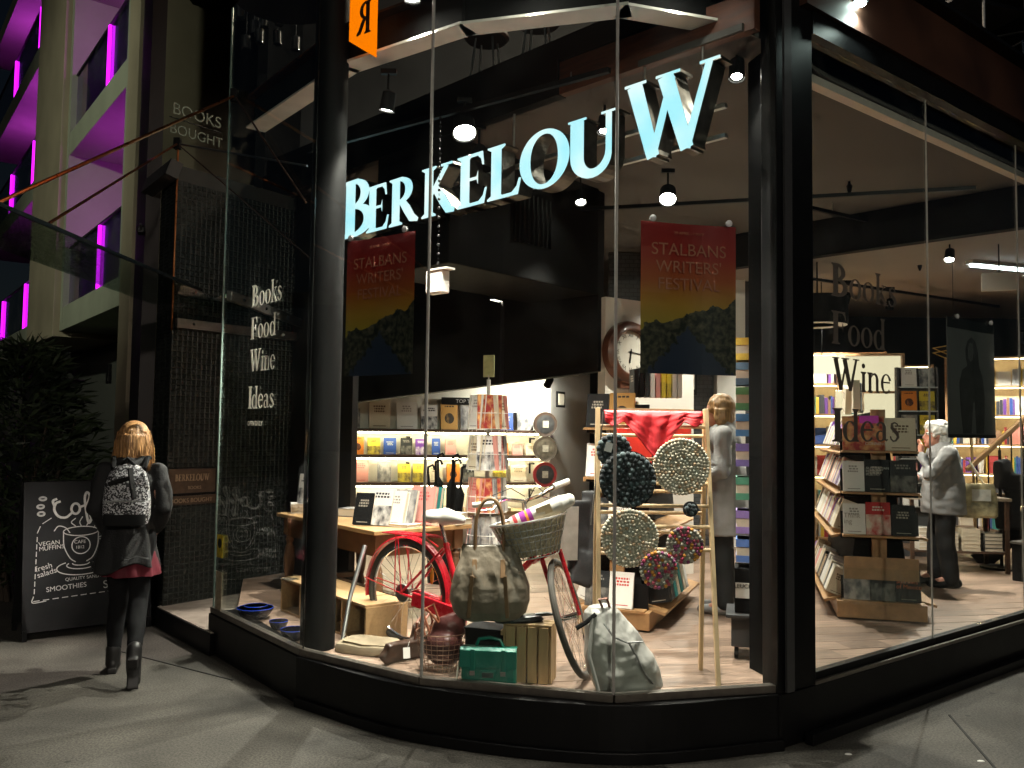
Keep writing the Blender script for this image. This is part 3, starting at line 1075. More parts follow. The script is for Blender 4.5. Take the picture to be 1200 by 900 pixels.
# ================================================================ shop sign
sg = thing('shop_sign', 'large glowing pale blue serif letters spelling BERKELOUW hung behind the window', 'sign', (-1.14, 6.71, 3.16), R(-45))
m_face = emis('sign_face', (0.50, 0.90, 1.0), 0.50)
_nt = m_face.node_tree
_tc3 = _nt.nodes.new('ShaderNodeTexCoord')
_nz3 = _nt.nodes.new('ShaderNodeTexNoise')
_nz3.inputs['Scale'].default_value = 2.6
_cr3 = _nt.nodes.new('ShaderNodeValToRGB')
_cr3.color_ramp.elements[0].position = .35
_cr3.color_ramp.elements[0].color = (0.42, 0.85, 0.97, 1)
_cr3.color_ramp.elements[1].position = .68
_cr3.color_ramp.elements[1].color = (0.86, 1.0, 1.0, 1)
_nt.links.new(_tc3.outputs['Object'], _nz3.inputs[0])
_nt.links.new(_nz3.outputs[0], _cr3.inputs[0])
_nt.links.new(_cr3.outputs[0], [n for n in _nt.nodes if n.type == 'EMISSION'][0].inputs[0])
m_can = mat('letter_return', (0.10, 0.09, 0.075), 0.35, 0.8, var=0.3)
LET = [('B', -.37, .395, .47), ('E', -.042, .282, .365), ('R', .255, .353, .365), ('K', .651, .367, .365), ('E', 1.047, .296, .365), ('L', 1.358, .311, .365), ('O', 1.669, .41, .365), ('U', 2.079, .382, .365), ('W', 2.517, .637, .47)]
for ch, x0, w, h in LET:
    ext = {'B': (.02, .66), 'E': (.0, .68), 'R': (0, .8), 'K': (0, .84), 'L': (0, .68), 'O': (.0, .9), 'U': (.06, .8), 'W': (.02, 1.18)}[ch]
    sx = w / (ext[1] - ext[0])
    mb = MB()
    glyph_mesh(mb, ch, x0 - ext[0] * sx, 0, sx, h, 0.004, 0.13)
    lo = mb.build('letter', m_can, sg, fixn=True)
    mb = MB()
    glyph_mesh(mb, ch, x0 - ext[0] * sx, 0, sx, h, -0.004, 0.0032)
    mb.build('face', m_face, lo, fixn=True)
for z in (.08, .25):
    MB().bar((-.4, .15, z), (3.1, .15, z), .03, .025).build('mounting_bar', M_steel, sg)
for x in (.1, 1.45, 2.55, 2.95):
    MB().cyl((x, .15, .1), (x, .15, .64), .008).build('hanger', M_steel, sg)
# ================================================================ lettering on the glass
def vinyl(p, q, words, m, parent):
    rz = math.atan2(q[1] - p[1], q[0] - p[0])
    d = Vector((q[0] - p[0], q[1] - p[1])).normalized()
    for w, s, z, h, length in words:
        mb, L = serif_word(w, h, 1.0, .0012)
        k = length / L
        mb.v = [(x * k, y, zz) for x, y, zz in mb.v]
        mb.build('lettering', m, parent, fixn=True, loc=(p[0] + d.x * s + d.y * .0082, p[1] + d.y * s - d.x * .0082, z), rz=rz)


m_vinyl = mat('white_vinyl', (0.62, 0.61, 0.57), 0.6, var=0.08)
_nv = m_vinyl.node_tree
_tv = _nv.nodes.new('ShaderNodeBsdfTranslucent')
_tv.inputs[0].default_value = (.6, .58, .53, 1)
_mv = _nv.nodes.new('ShaderNodeMixShader')
_mv.inputs[0].default_value = .35
_ov = [n for n in _nv.nodes if n.type == 'OUTPUT_MATERIAL'][0]
_nv.links.new(_nv.nodes['Principled BSDF'].outputs[0], _mv.inputs[1])
_nv.links.new(_tv.outputs[0], _mv.inputs[2])
_nv.links.new(_mv.outputs[0], _ov.inputs[0])
pA = gch[0]
vinyl(gch[0], gch[1], [('Books', .56, 2.425, .15, .50), ('Food', .56, 2.205, .15, .42), ('Wine', .56, 1.985, .15, .42), ('Ideas', .55, 1.735, .15, .43)], m_vinyl, pane_left)
d_ = (Vector(gch[1]) - Vector(gch[0])).normalized()
put('lettering', text_mesh('OPEN DAILY', .045, .0004), m_vinyl, pane_left, loc=(gch[0][0] + d_.x * .55 + d_.y * .0082, gch[0][1] + d_.y * .55 - d_.x * .0082, 1.62), rz=math.atan2(d_.y, d_.x))
m_vinyl2 = mat('backlit_dark_vinyl', (0.10, 0.085, 0.07), 0.6, var=0.08)  # same pale vinyl as the left pane, darkened for the backlight
vinyl(grc[0], grc[1], [('Books', .25, 2.40, .19, .74), ('Food', .25, 2.125, .19, .60), ('Wine', .25, 1.86, .19, .66), ('Ideas', .25, 1.57, .19, .76)], m_vinyl2, pane_right)
# small notices low on the left pane edge
for z, h, c in ((.88, .16, (0.55, 0.42, 0.03)), (.50, .28, (0.38, 0.32, 0.22))):
    st = MB().box((0, 0, h / 2), (.11, .002, h))
    nm = 'yellow warning sticker on the left glass edge' if z > .6 else 'buff paper notice low on the left glass edge'
    o = tag(st.build('sticker', mat('sticker_%d' % int(z * 100), c, .6, var=.35, scale=30), None, loc=(gch[0][0] + d_.x * .12 + d_.y * .012, gch[0][1] + d_.y * .12 - d_.x * .012, z - .2), rz=math.atan2(d_.y, d_.x)), nm, 'sticker')
    if z > .6:
        pb = MB()
        pb.lathe([(.035, -.0025), (.035, -.0015), (.022, -.0015), (.022, -.0025)], 20, (0, 0, .10), 'Y')
        pb.bar((-.02, -.002, .125), (.02, -.002, .075), .001, .01)
        pb.build('pictogram', M_black, o)

# ================================================================ posters
def poster_mat():
    m = bpy.data.materials.new('festival_poster_print')
    m.use_nodes = True
    nt = m.node_tree
    N, L = nt.nodes, nt.links
    tc = N.new('ShaderNodeTexCoord')
    sp = N.new('ShaderNodeSeparateXYZ')
    L.new(tc.outputs['Object'], sp.inputs[0])
    r1 = N.new('ShaderNodeValToRGB')
    els = r1.color_ramp.elements
    els[0].position, els[0].color = .30, (0.36, 0.27, 0.03, 1)
    els[1].position, els[1].color = .95, (0.27, 0.012, 0.012, 1)
    for p, c in ((.45, (0.46, 0.24, 0.03, 1)), (.62, (0.40, 0.085, 0.018, 1)), (.78, (0.34, 0.025, 0.015, 1))):
        e = els.new(p)
        e.color = c
    mz = N.new('ShaderNodeMath')
    mz.operation = 'DIVIDE'
    mz.inputs[1].default_value = .79
    L.new(sp.outputs[2], mz.inputs[0])
    L.new(mz.outputs[0], r1.inputs[0])
    # tree line
    nz = N.new('ShaderNodeTexNoise')
    nz.inputs['Scale'].default_value = 9
    nz.inputs['Detail'].default_value = 7
    L.new(tc.outputs['Object'], nz.inputs[0])
    xs = N.new('ShaderNodeMath')
    xs.operation = 'MULTIPLY_ADD'
    L.new(sp.outputs[0], xs.inputs[0])
    xs.inputs[1].default_value = .30
    xs.inputs[2].default_value = .22
    ad = N.new('ShaderNodeMath')
    ad.operation = 'MULTIPLY_ADD'
    L.new(nz.outputs[0], ad.inputs[0])
    ad.inputs[1].default_value = .20
    L.new(xs.outputs[0], ad.inputs[2])
    lt = N.new('ShaderNodeMath')
    lt.operation = 'LESS_THAN'
    L.new(sp.outputs[2], lt.inputs[0])
    L.new(ad.outputs[0], lt.inputs[1])
    n2 = N.new('ShaderNodeTexNoise')
    n2.inputs['Scale'].default_value = 34
    n2.inputs['Detail'].default_value = 8
    L.new(tc.outputs['Object'], n2.inputs[0])
    r2 = N.new('ShaderNodeValToRGB')
    r2.color_ramp.elements[0].position = .4
    r2.color_ramp.elements[0].color = (0.006, 0.010, 0.006, 1)
    r2.color_ramp.elements[1].position = .75
    r2.color_ramp.elements[1].color = (0.13, 0.11, 0.07, 1)
    L.new(n2.outputs[0], r2.inputs[0])
    mx = N.new('ShaderNodeMix')
    mx.data_type = 'RGBA'
    L.new(lt.outputs[0], mx.inputs[0])
    L.new(r1.outputs[0], mx.inputs[6])
    L.new(r2.outputs[0], mx.inputs[7])
    # river: a wedge that narrows upwards
    ax = N.new('ShaderNodeMath')
    ax.operation = 'ABSOLUTE'
    sh = N.new('ShaderNodeMath')
    sh.operation = 'SUBTRACT'
    L.new(sp.outputs[0], sh.inputs[0])
    sh.inputs[1].default_value = .0
    L.new(sh.outputs[0], ax.inputs[0])
    wd = N.new('ShaderNodeMath')
    wd.operation = 'MULTIPLY_ADD'
    L.new(sp.outputs[2], wd.inputs[0])
    wd.inputs[1].default_value = -1.0
    wd.inputs[2].default_value = .16
    wv = N.new('ShaderNodeMath')
    wv.operation = 'MULTIPLY_ADD'
    wv.inputs[1].default_value = .16
    L.new(n2.outputs[0], wv.inputs[0])
    L.new(wd.outputs[0], wv.inputs[2])
    l2 = N.new('ShaderNodeMath')
    l2.operation = 'LESS_THAN'
    L.new(ax.outputs[0], l2.inputs[0])
    L.new(wv.outputs[0], l2.inputs[1])
    m2 = N.new('ShaderNodeMix')
    m2.data_type = 'RGBA'
    L.new(l2.outputs[0], m2.inputs[0])
    L.new(mx.outputs[2], m2.inputs[6])
    m2.inputs[7].default_value = (0.022, 0.032, 0.065, 1)
    b = N['Principled BSDF']
    L.new(m2.outputs[2], b.inputs['Base Color'])
    b.inputs['Roughness'].default_value = .35
    return m


M_poster = poster_mat()
m_plet = mat('poster_lettering', (0.42, 0.15, 0.09), .6)
for (p, q, lab) in (((-1.01, 4.93), (-.58, 4.62), 'red to yellow ST ALBANS WRITERS FESTIVAL poster hung beside the round column'), ((.67, 4.32), (1.19, 4.44), 'ST ALBANS WRITERS FESTIVAL poster hung beside the corner post')):
    d = Vector(q) - Vector(p)
    L_ = d.length
    u = d.normalized()
    c = Vector(p) + d * .5 + Vector((-u.y, u.x)) * .06
    po = thing('poster', lab, 'poster', (c.x, c.y, 1.91), math.atan2(u.y, u.x), 'festival posters hung in the window')
    sh_ = MB()
    n = 8
    sh_.loft([[(L_ * (i / n - .5), .012 * math.sin(math.pi * i / n) ** 2 + yy, z) for i in range(n + 1)] for z in (0, .79) for yy in (0,)], cap=False, closed=False)
    sh_.loft([[(L_ * (i / n - .5), .012 * math.sin(math.pi * i / n) ** 2 + .003, z) for i in range(n + 1)] for z in (.79, 0)], cap=False, closed=False)
    sh_.build('sheet', M_poster, po, smooth=True)
    k = L_ / .52
    for t, z, s in (('STALBANS', .62, .088), ("WRITERS'", .53, .085), ('FESTIVAL', .44, .085)):
        me = text_mesh(t, s * k, .0003, 'CENTER')
        put('lettering', me, m_plet, po, loc=(0.0, -.002, z))
    put('lettering', text_mesh('29 APRIL - 1 MAY', .022 * k, .0003, 'CENTER'), m_plet, po, loc=(0, -.002, .73))
    for s in (-.4, .4):
        MB().lathe([(.002, -.02), (.018, -.012), (.016, .0), (.004, .008)], 14, (s * L_, -.02, .80), 'Y').build('suction_cup', mat('clear_plastic', (.6, .6, .6), .15, spec=.8), po, smooth=True)
p, q = (2.98, 5.70), (3.54, 6.13)
d = Vector(q) - Vector(p)
u = d.normalized()
c = Vector(p) + d * .5 + Vector((-u.y, u.x)) * .08
po = thing('poster', 'dark grey portrait poster of a long haired figure hung in the right window', 'poster', (c.x, c.y, 1.60), math.atan2(u.y, u.x))
L_ = d.length
MB().box((0, 0, .41), (L_, .004, .82)).build('sheet', mat('portrait_grey', (0.14, 0.14, 0.14), .5, var=.1, scale=2), po)
MB().box((0, -.004, .785), (L_ - .002, .003, .07)).build('header', mat('poster_black', (0.012, .012, .012), .5), po)
MB().box((0, -.004, .012), (L_ - .002, .003, .024)).build('footer', MATS['poster_black'], po)
fg = [(-.02, .03), (-.13, .03), (-.16, .2), (-.17, .38), (-.13, .47), (-.06, .50), (-.08, .55), (-.085, .62), (-.05, .68), (.0, .705), (.05, .68), (.085, .6), (.10, .5), (.14, .44), (.17, .3), (.16, .1), (.15, .03), (.05, .03), (.03, .25), (.01, .25)]
MB().slab([(x * 1.1, z) for x, z in fg], -.0035, -.0025).build('figure_print', mat('print_dark', (0.045, .045, .046), .5, var=.5, scale=14), po)
MB().slab([(-.055, .55), (-.062, .62), (-.03, .665), (.01, .66), (.025, .6), (.01, .55), (-.02, .53)], -.0048, -.0038).build('face_print', mat('print_grey', (0.11, .11, .11), .5, var=.25, scale=16), po)
for s in (-.36, .36):
    MB().lathe([(.002, -.02), (.018, -.012), (.016, .0), (.004, .008)], 14, (s * L_, -.02, .825), 'Y').build('suction_cup', MATS['clear_plastic'], po, smooth=True)

# ================================================================ spotlights and tracks
m_lens = emis('spot_lens', (1.0, 0.93, 0.82), 40.0)
WARM = (1.0, 0.905, 0.80)


def rail(p, q, lab):
    t = thing('track_rail', lab, 'track rail', (0, 0, 0))
    MB().bar(p, q, .034, .03).build('rail', M_black, t)
    dd = Vector(q) - Vector(p)
    for k in (.1, .9):
        c = Vector(p) + dd * k
        if c.z < 3.76:
            MB().cyl(c, (c.x, c.y, 3.79), .004, n=6).build('suspension_wire', M_steel, t)


def spot(loc, aim, power, ang, label, stem=.18, lensr=.04, size=.03):
    s = thing('spotlight', label, 'spotlight', loc, 0, 'track spotlights')
    v = (Vector(aim) - Vector(loc)).normalized()
    q = v.to_track_quat('Z', 'Y').to_matrix()
    kk = max(1.0, lensr / .042)
    body = MB().lathe([(.018 * kk, -.13), (.042 * kk, -.115), (.046 * kk, -.02), (.05 * kk, 0), (.046 * kk, 0), (.042 * kk, -.012)], 20)
    body.v = [tuple(q @ Vector(x)) for x in body.v]
    body.build('can', M_blackmatt, s, smooth=True)
    ln = MB().lathe([(.0005, -.010), (lensr, -.010), (lensr, -.012), (.0005, -.012)], 20)
    ln.v = [tuple(q @ Vector(x)) for x in ln.v]
    ln.build('lens', m_lens, s)
    c = q @ Vector((0, 0, -.07))
    yk = MB()
    yk.cyl((c.x, c.y, c.z + .03), (c.x, c.y, c.z + stem), .008, n=8)
    yk.box((c.x, c.y, c.z + stem), (.10, .035, .03))
    yk.build('bracket', M_black, s)
    if power:
        add_light('spot_beam', 'SPOT', Vector(loc) + v * .012, power, WARM, aim=aim, size=size, angle=ang, blend=.5)


rail((-1.6, 6.5, 3.74), (.55, 4.95, 3.74), 'black track rail over the bicycle display')
rail((2.65, 7.75, 3.70), (6.1, 9.95, 3.70), 'black track rail crossing the ceiling in the right window')
rail((.2, 7.5, 3.55), (3.6, 5.4 + 1.2, 3.55), 'black track rail behind the large letter W')
rail((3.1, 9.4, 3.36), (6.5, 11.4, 3.36), 'black track rail under the far soffit')
spot((-.34, 5.67, 3.6), (-.06, 4.35, .9), 120, 95, 'brightest round spotlight facing out above the letters K and E', lensr=.072)  # lens oversized to stand in for the lamp's glare
spot((-.81, 5.28, 3.6), (-1.35, 5.75, .3), 70, 80, 'spotlight pointing down beside the round column top')
spot((-.24, 6.9, 3.2), (-1.2, 6.5, .9), 230, 85, 'spotlight tilted left under the letters E and L')
spot((1.27, 4.83, 3.65), (1.05, 4.2, 1.0), 18, 90, 'small spotlight right of the letter W', lensr=.03)
spot((1.18, 6.51, 3.4), (.80, 4.75, .9), 130, 80, 'spotlight under the letter W above the poster', lensr=.06)  # glare imitated by a larger lens
spot((.59, 5.61, 3.6), (.3, 4.9, .4), 45, 90, 'small spotlight seen between the strokes of the letter U', lensr=.03)
spot((4.18, 8.15, 3.3), (3.3, 7.0, .4), 260, 85, 'hooded spotlight above the white haired shopper', stem=.3)
spot((3.86, 9.91, 3.15), (3.3, 10.6, 1.2), 140, 90, 'spotlight behind the window word Books, left one')
spot((4.56, 10.32, 3.15), (4.7, 11.2, 1.2), 140, 90, 'spotlight behind the window word Books, right one')
spot((6.15, 10.3, 2.65), (6.3, 11.2, 1.2), 110, 90, 'spotlight low at the right edge above the stairs')
spot((2.2, 8.9, 3.5), (1.9, 8.0, .8), 170, 100, 'added fill spotlight over the middle of the shop hidden by the poster')  # extra lamp added for general interior light
spot((2.3, 7.0, 3.6), (2.2, 8.0, .7), 200, 95, 'added fill spotlight over the pyramid bookstand near the ceiling rail')  # added to brighten the right-hand book stand
spot((.42, 10.25, 2.16), (.12, 10.9, 1.55), 45, 130, 'spotlight washing the white wall above the end of the shelves')
spot((-1.1, 7.5, 3.6), (-.95, 6.9, .9), 260, 95, 'added fill spotlight behind the sign over the book table')  # lamp added to brighten the book table
spot((5.4, 8.9, 3.3), (5.0, 8.0, .3), 130, 90, 'added fill spotlight above the stairs at the right')  # extra lamp added to the interior light
spot((.55, 7.0, 3.5), (.62, 5.9, .9), 150, 80, 'added fill spotlight above the wooden book display behind the ladder')  # added to brighten the stand behind the ladder
spot((-.60, 4.79, 4.06), (-.50, 5.3, .6), 190, 75, 'added out-of-view fill spotlight between the glass and the ring beam above the canvas bag', stem=.1)  # unseen lamp added to light the front of the display
spot((.08, 4.49, 4.06), (-.02, 4.75, .8), 230, 70, 'added out-of-view fill spotlight between the glass and the ring beam above the green satchel', stem=.1)  # unseen, added to brighten the display from the window side
spot((.90, 4.46, 4.06), (.76, 4.72, 1.0), 230, 65, 'added out-of-view fill spotlight between the glass and the ring beam above the ladder', stem=.1)  # added out of view to light the ladder and trivets
spot((-.30, 6.05, 3.55), (-2.7, 5.2, 0), 1600, 60, 'spotlight behind the sign aimed left over the bowls', size=.02)
# hot fluorescent tube
ft = thing('tube_lamp', 'white fluorescent tube lamp at the right edge of the ceiling', 'lamp', (5.35, 9.1, 3.42), R(18))
MB().box((0, 0, .03), (1.2, .10, .05)).build('housing', M_white, ft)
MB().cyl((-.58, 0, -.01), (.58, 0, -.01), .016).build('tube', emis('tube_glow', (.85, .95, 1.0), 9.0), ft)
# ceiling hanging bits
for x, y, zz, l in ((2.88, 7.27, 3.68, 'single cup'), (4.4, 9.2, 3.4, 'second cup')):
    t = thing('smoke_detector', 'small black %s shaped sprinkler head on the ceiling' % l, 'sprinkler', (x, y, zz))
    MB().lathe([(.008, .0), (.02, .03), (.028, .07), (.01, .09), (.01, .11)], 12).build('head', M_black, t, smooth=True)
# exit boxes
ex = thing('exit_light', 'white emergency light box hung on a chain below the letter K', 'light box', (-.49, 5.5, 2.49))
MB().box((0, 0, .07), (.15, .07, .15), R(-40)).build('box', M_white, ex, bevel=.008)
MB().box((0.03, -.03, .148), (.16, .075, .012), R(-40)).build('lid', M_white, ex)
ch_ = MB()
for k in range(34):
    ch_.lathe([(.008, -.0015), (.010, 0), (.008, .0015)], 8, (0, 0, .165 + k * .03), 'Y' if k % 2 else 'X')
ch_.build('chain', M_black, ex)
ex = thing('exit_light', 'cream emergency light box near the ceiling right of the hooded spotlight', 'light box', (4.6, 8.05, 3.0), R(-25))
MB().box((0, 0, .08), (.30, .06, .17)).build('box', M_white, ex, bevel=.008)
MB().cyl((0, 0, .16), (0, 0, .44), .006).build('stem', M_black, ex)

# ================================================================ air conditioning box
ac = thing('air_duct', 'dark boxed air conditioning duct with a grille under the ceiling behind the sign', 'duct')
MB().prism([(-.475, 6.2), (.76, 7.58), (.15, 8.15), (-1.1, 6.78)], 2.83, 3.785).build('casing', mat('duct_grey', (0.0045, 0.0045, 0.0045), .7, var=.1, spec=.15), ac, bevel=.01)
u = Vector((1.235, 1.38, 0)).normalized()
n = Vector((u.y, -u.x, 0))
for k in range(9):
    c = Vector((-.475, 6.2, 0)) + u * (.72 + k * .055) + n * .008
    MB().bar((c.x, c.y, 3.12), (c.x, c.y, 3.52), .02, .012).build('grille_slat', M_black, ac)

# ================================================================ clock
ck = thing('wall_clock', 'round wooden wall clock with white face and roman numerals', 'clock', (1.00 + .055, 7.79 - .08, 2.33), R(34))
m_mah = mat('mahogany', (0.10, 0.034, 0.017), .35, var=.3, scale=9, coat=.3)
MB().lathe([(.19, .0), (.195, -.05), (.21, -.065), (.235, -.06), (.26, -.04), (.275, -.03), (.285, .0), (.28, .05)], 48, axis='Y').build('case_ring', m_mah, ck, smooth=True)
MB().box((0, .02, -.27), (.22, .05, .12)).build('case_foot', m_mah, ck, bevel=.01)
MB().lathe([(.0005, -.018), (.198, -.018), (.198, .03)], 40, axis='Y').build('dial', mat('clock_dial', (.46, .43, .37), .6, var=.04), ck)
NUM = ['XII', 'I', 'II', 'III', 'IIII', 'V', 'VI', 'VII', 'VIII', 'IX', 'X', 'XI']
for i, nn in enumerate(NUM):
    a = math.radians(i * 30)
    me = text_mesh(nn, .05, .0004, 'CENTER')
    o = put('numeral', me, M_black, ck)
    o.rotation_euler = (0, a, 0)
    o.location = (.138 * math.sin(a), -.0195, .138 * math.cos(a))
for a, L, w in ((188, .10, .014), (96, .15, .009)):
    r_ = math.radians(a)
    MB().bar((-.03 * math.sin(r_), -.024, -.03 * math.cos(r_)), (L * math.sin(r_), -.024, L * math.cos(r_)), w, .003, (0, 1, 0)).build('hand', M_black, ck)
MB().lathe([(.0005, -.03), (.012, -.03), (.012, -.02)], 12, axis='Y').build('hub', M_black, ck)

# ================================================================ upstairs things
os_ = thing('lit_panel', 'glowing orange panel standing in for a reflected R sign at the top of the window', 'sign', (-.93, 5.03, 3.93), R(-36))  # solid glowing panel put in for an orange reflection in the glass
MB().slab([(-.11, .03), (.11, -.12), (.11, .6), (-.11, .6)], 0, .02).build('panel', emis('orange_glow', (1.0, .20, .0), .5), os_)
mb = MB()
glyph_mesh(mb, 'R', 0, 0, -.15, .20, -.004, -.001)
mb.build('letter', mat('sign_dark', (.05, .01, .0), .6), os_, loc=(.075, 0, .04), fixn=True)
ol = thing('lit_panel', 'dark curved lamp box with a glowing orange lower edge at top left', 'sign', (-1.95, 7.0, 5.18), R(-25))
MB().lathe([(.05, .06), (.30, .03), (.42, .0), (.42, -.0), (.30, .0), (.05, .02)], 30).build('shade', M_blackmatt, ol, smooth=True)
MB().box((.22, -.3, .15), (.20, .02, .20), R(20)).build('panel', emis('amber_glow', (1.0, .42, .02), .55), ol)
for i, (x, z) in enumerate(((-2.70, 5.45), (-2.51, 5.42), (-2.41, 5.31), (-2.33, 5.39), (-2.60, 5.35), (-2.71, 5.26), (-2.51, 5.21), (-2.2, 5.2), (-2.62, 5.52), (-2.42, 5.5))):
    t = thing('pendant_lamp', 'steel tube pendant lamp upstairs, %s' % ('highest on the left', 'left of the two lit ones', 'right of the two lit ones', 'third from the right', 'between the left pair', 'lowest on the far left', 'lowest in the middle', 'lowest on the right', 'topmost of all', 'topmost beside the right group')[i], 'lamp', (x + .1, 7.85 + .12 * (i % 3), z), 0, 'cluster of tube pendants upstairs')
    MB().lathe([(.038, 0), (.042, .004), (.045, 0), (.045, .12), (.01, .14)], 16).build('shade', mat('pendant_dark', (.08, .08, .08), .3, .7), t, smooth=True)
    MB().lathe([(.034, .002), (.044, -.002), (.044, .004)], 16).build('rim', M_chrome, t)
    MB().cyl((0, 0, .13), (0, 0, 7.6 - z), .005, n=6).build('cord', M_alu, t)
    if i in (1, 2):
        MB().lathe([(.0005, .012), (.033, .012)], 16).build('bulb', emis('pendant_glow', (1, .95, .85), 1.6), t)
for x, y in ((-.25, 7.04), (.17, 6.75)):
    t = thing('stool', ('round topped stool upstairs, %s of the pair above the sign' % ('left' if x < 0 else 'right')), 'stool', (x, y, 4.2), 0, 'stools on the upper floor')
    MB().lathe([(.17, .68), (.19, .70), (.185, .73), (.001, .735)], 24).build('seat', m_mah, t, smooth=True)
    for k in range(4):
        a = k * math.pi / 2 + .5
        MB().cyl((.10 * math.cos(a), .10 * math.sin(a), .69), (.19 * math.cos(a), .19 * math.sin(a), 0), .009, n=8).build('leg', M_steel, t)
    MB().tube([(.15 * math.cos(a), .15 * math.sin(a), .25) for a in [2 * math.pi * k / 20 for k in range(20)]], .006, 6, True).build('footring', M_steel, t)
bs = thing('reflected_lettering', 'faint pale letters put in for a reflection reading BOOKS BOUGHT at upper left', 'sign', (-2.93, 7.75, 4.22), R(52))  # solid pale letters placed for a reflection in the glass
m_fnt = mat('faint_reflected_letters', (.20, .24, .18), .6)
w_, wx = serif_word('BOOK', .13, .75, .004)
w_.v = [(x - .18, y, z) for x, y, z in w_.v]
put('lettering', text_mesh('BOOKS', .15, .002, 'CENTER'), m_fnt, bs, loc=(0, 0, .20))
put('lettering', text_mesh('BOUGHT', .13, .002, 'CENTER'), m_fnt, bs, loc=(0, 0, .02))
MB().bar((-.26, .02, .17), (.26, .02, .17), .008, .008).build('frame', M_black, bs)
tl = thing('terrace_table', 'dark square terrace table above the right window fascia', 'table', (3.55, 6.75, 4.2), R(20))
MB().box((0, 0, .74), (.7, .7, .03)).build('top', mat('table_dark', (.02, .02, .021), .5), tl)
MB().cyl((0, 0, 0), (0, 0, .73), .03).build('stem', M_steel, tl)
MB().lathe([(.25, .0), (.25, .02), (.03, .03)], 20).build('base', M_steel, tl)
for k, (x, y, rz) in enumerate(((2.85, 6.25, 40), (4.15, 6.9, -30), (4.6, 7.5, 100))):
    t = thing('terrace_chair', 'chrome tube terrace chair above the fascia, %s of three' % ('leftmost', 'middle', 'rightmost')[k], 'chair', (x, y, 4.2), R(rz), 'terrace chairs')
    MB().box((0, 0, .45), (.4, .4, .02)).build('seat', MATS['table_dark'], t)
    for sx in (-1, 1):
        MB().tube([(.2 * sx, -.2, 0), (.2 * sx, -.2, .45), (.2 * sx, -.19, .62), (.2 * sx, 0, .66), (.2 * sx, .19, .64), (.2 * sx, .2, 0)], .011, 8).build('side_frame', M_chrome, t)
    MB().tube([(-.2, .2, .5), (-.19, .24, .85), (.19, .24, .85), (.2, .2, .5)], .011, 8).build('back_frame', M_chrome, t)
for k in range(6):
    d = (Vector(R2) - Vector(R0)).normalized()
    c = Vector(R0) + d * (.9 + k * .75) + Vector((-d.y, d.x)) * .1
    if k == 0:
        rl = thing('terrace_railing', 'slim steel terrace railing above the right window fascia', 'railing')
    MB().cyl((c.x, c.y, 4.38), (c.x, c.y, 5.4), .012, n=8).build('post', M_steel, rl)
MB().bar((1.9, 4.95, 5.4), (6.5, 8.55, 5.4), .05, .03).build('handrail', M_black, rl)
fdl = thing('flood_lamp', 'small bright greenish white lamp on the fascia at the top right', 'lamp', (1.99, 4.84, 4.12))
MB().lathe([(.04, .05), (.05, .0), (.045, -.005)], 16).build('housing', M_black, fdl, smooth=True)
MB().ball((0, 0, -.01), .035, 14, 8, (1, 1, .6)).build('lens', emis('flood_glow', (.75, 1, .9), 30), fdl, smooth=True)
add_light('flood_beam', 'SPOT', (1.99, 4.84, 4.05), 6, (.8, 1, .9), aim=(2.3, 4.3, 0), size=.04, angle=140)
add_light('upstairs_fill_light', 'POINT', (1.2, 8.2, 6.6), 75, (1, .82, .62), size=.1)  # added fill so the upper floor shows; no fixture hangs here
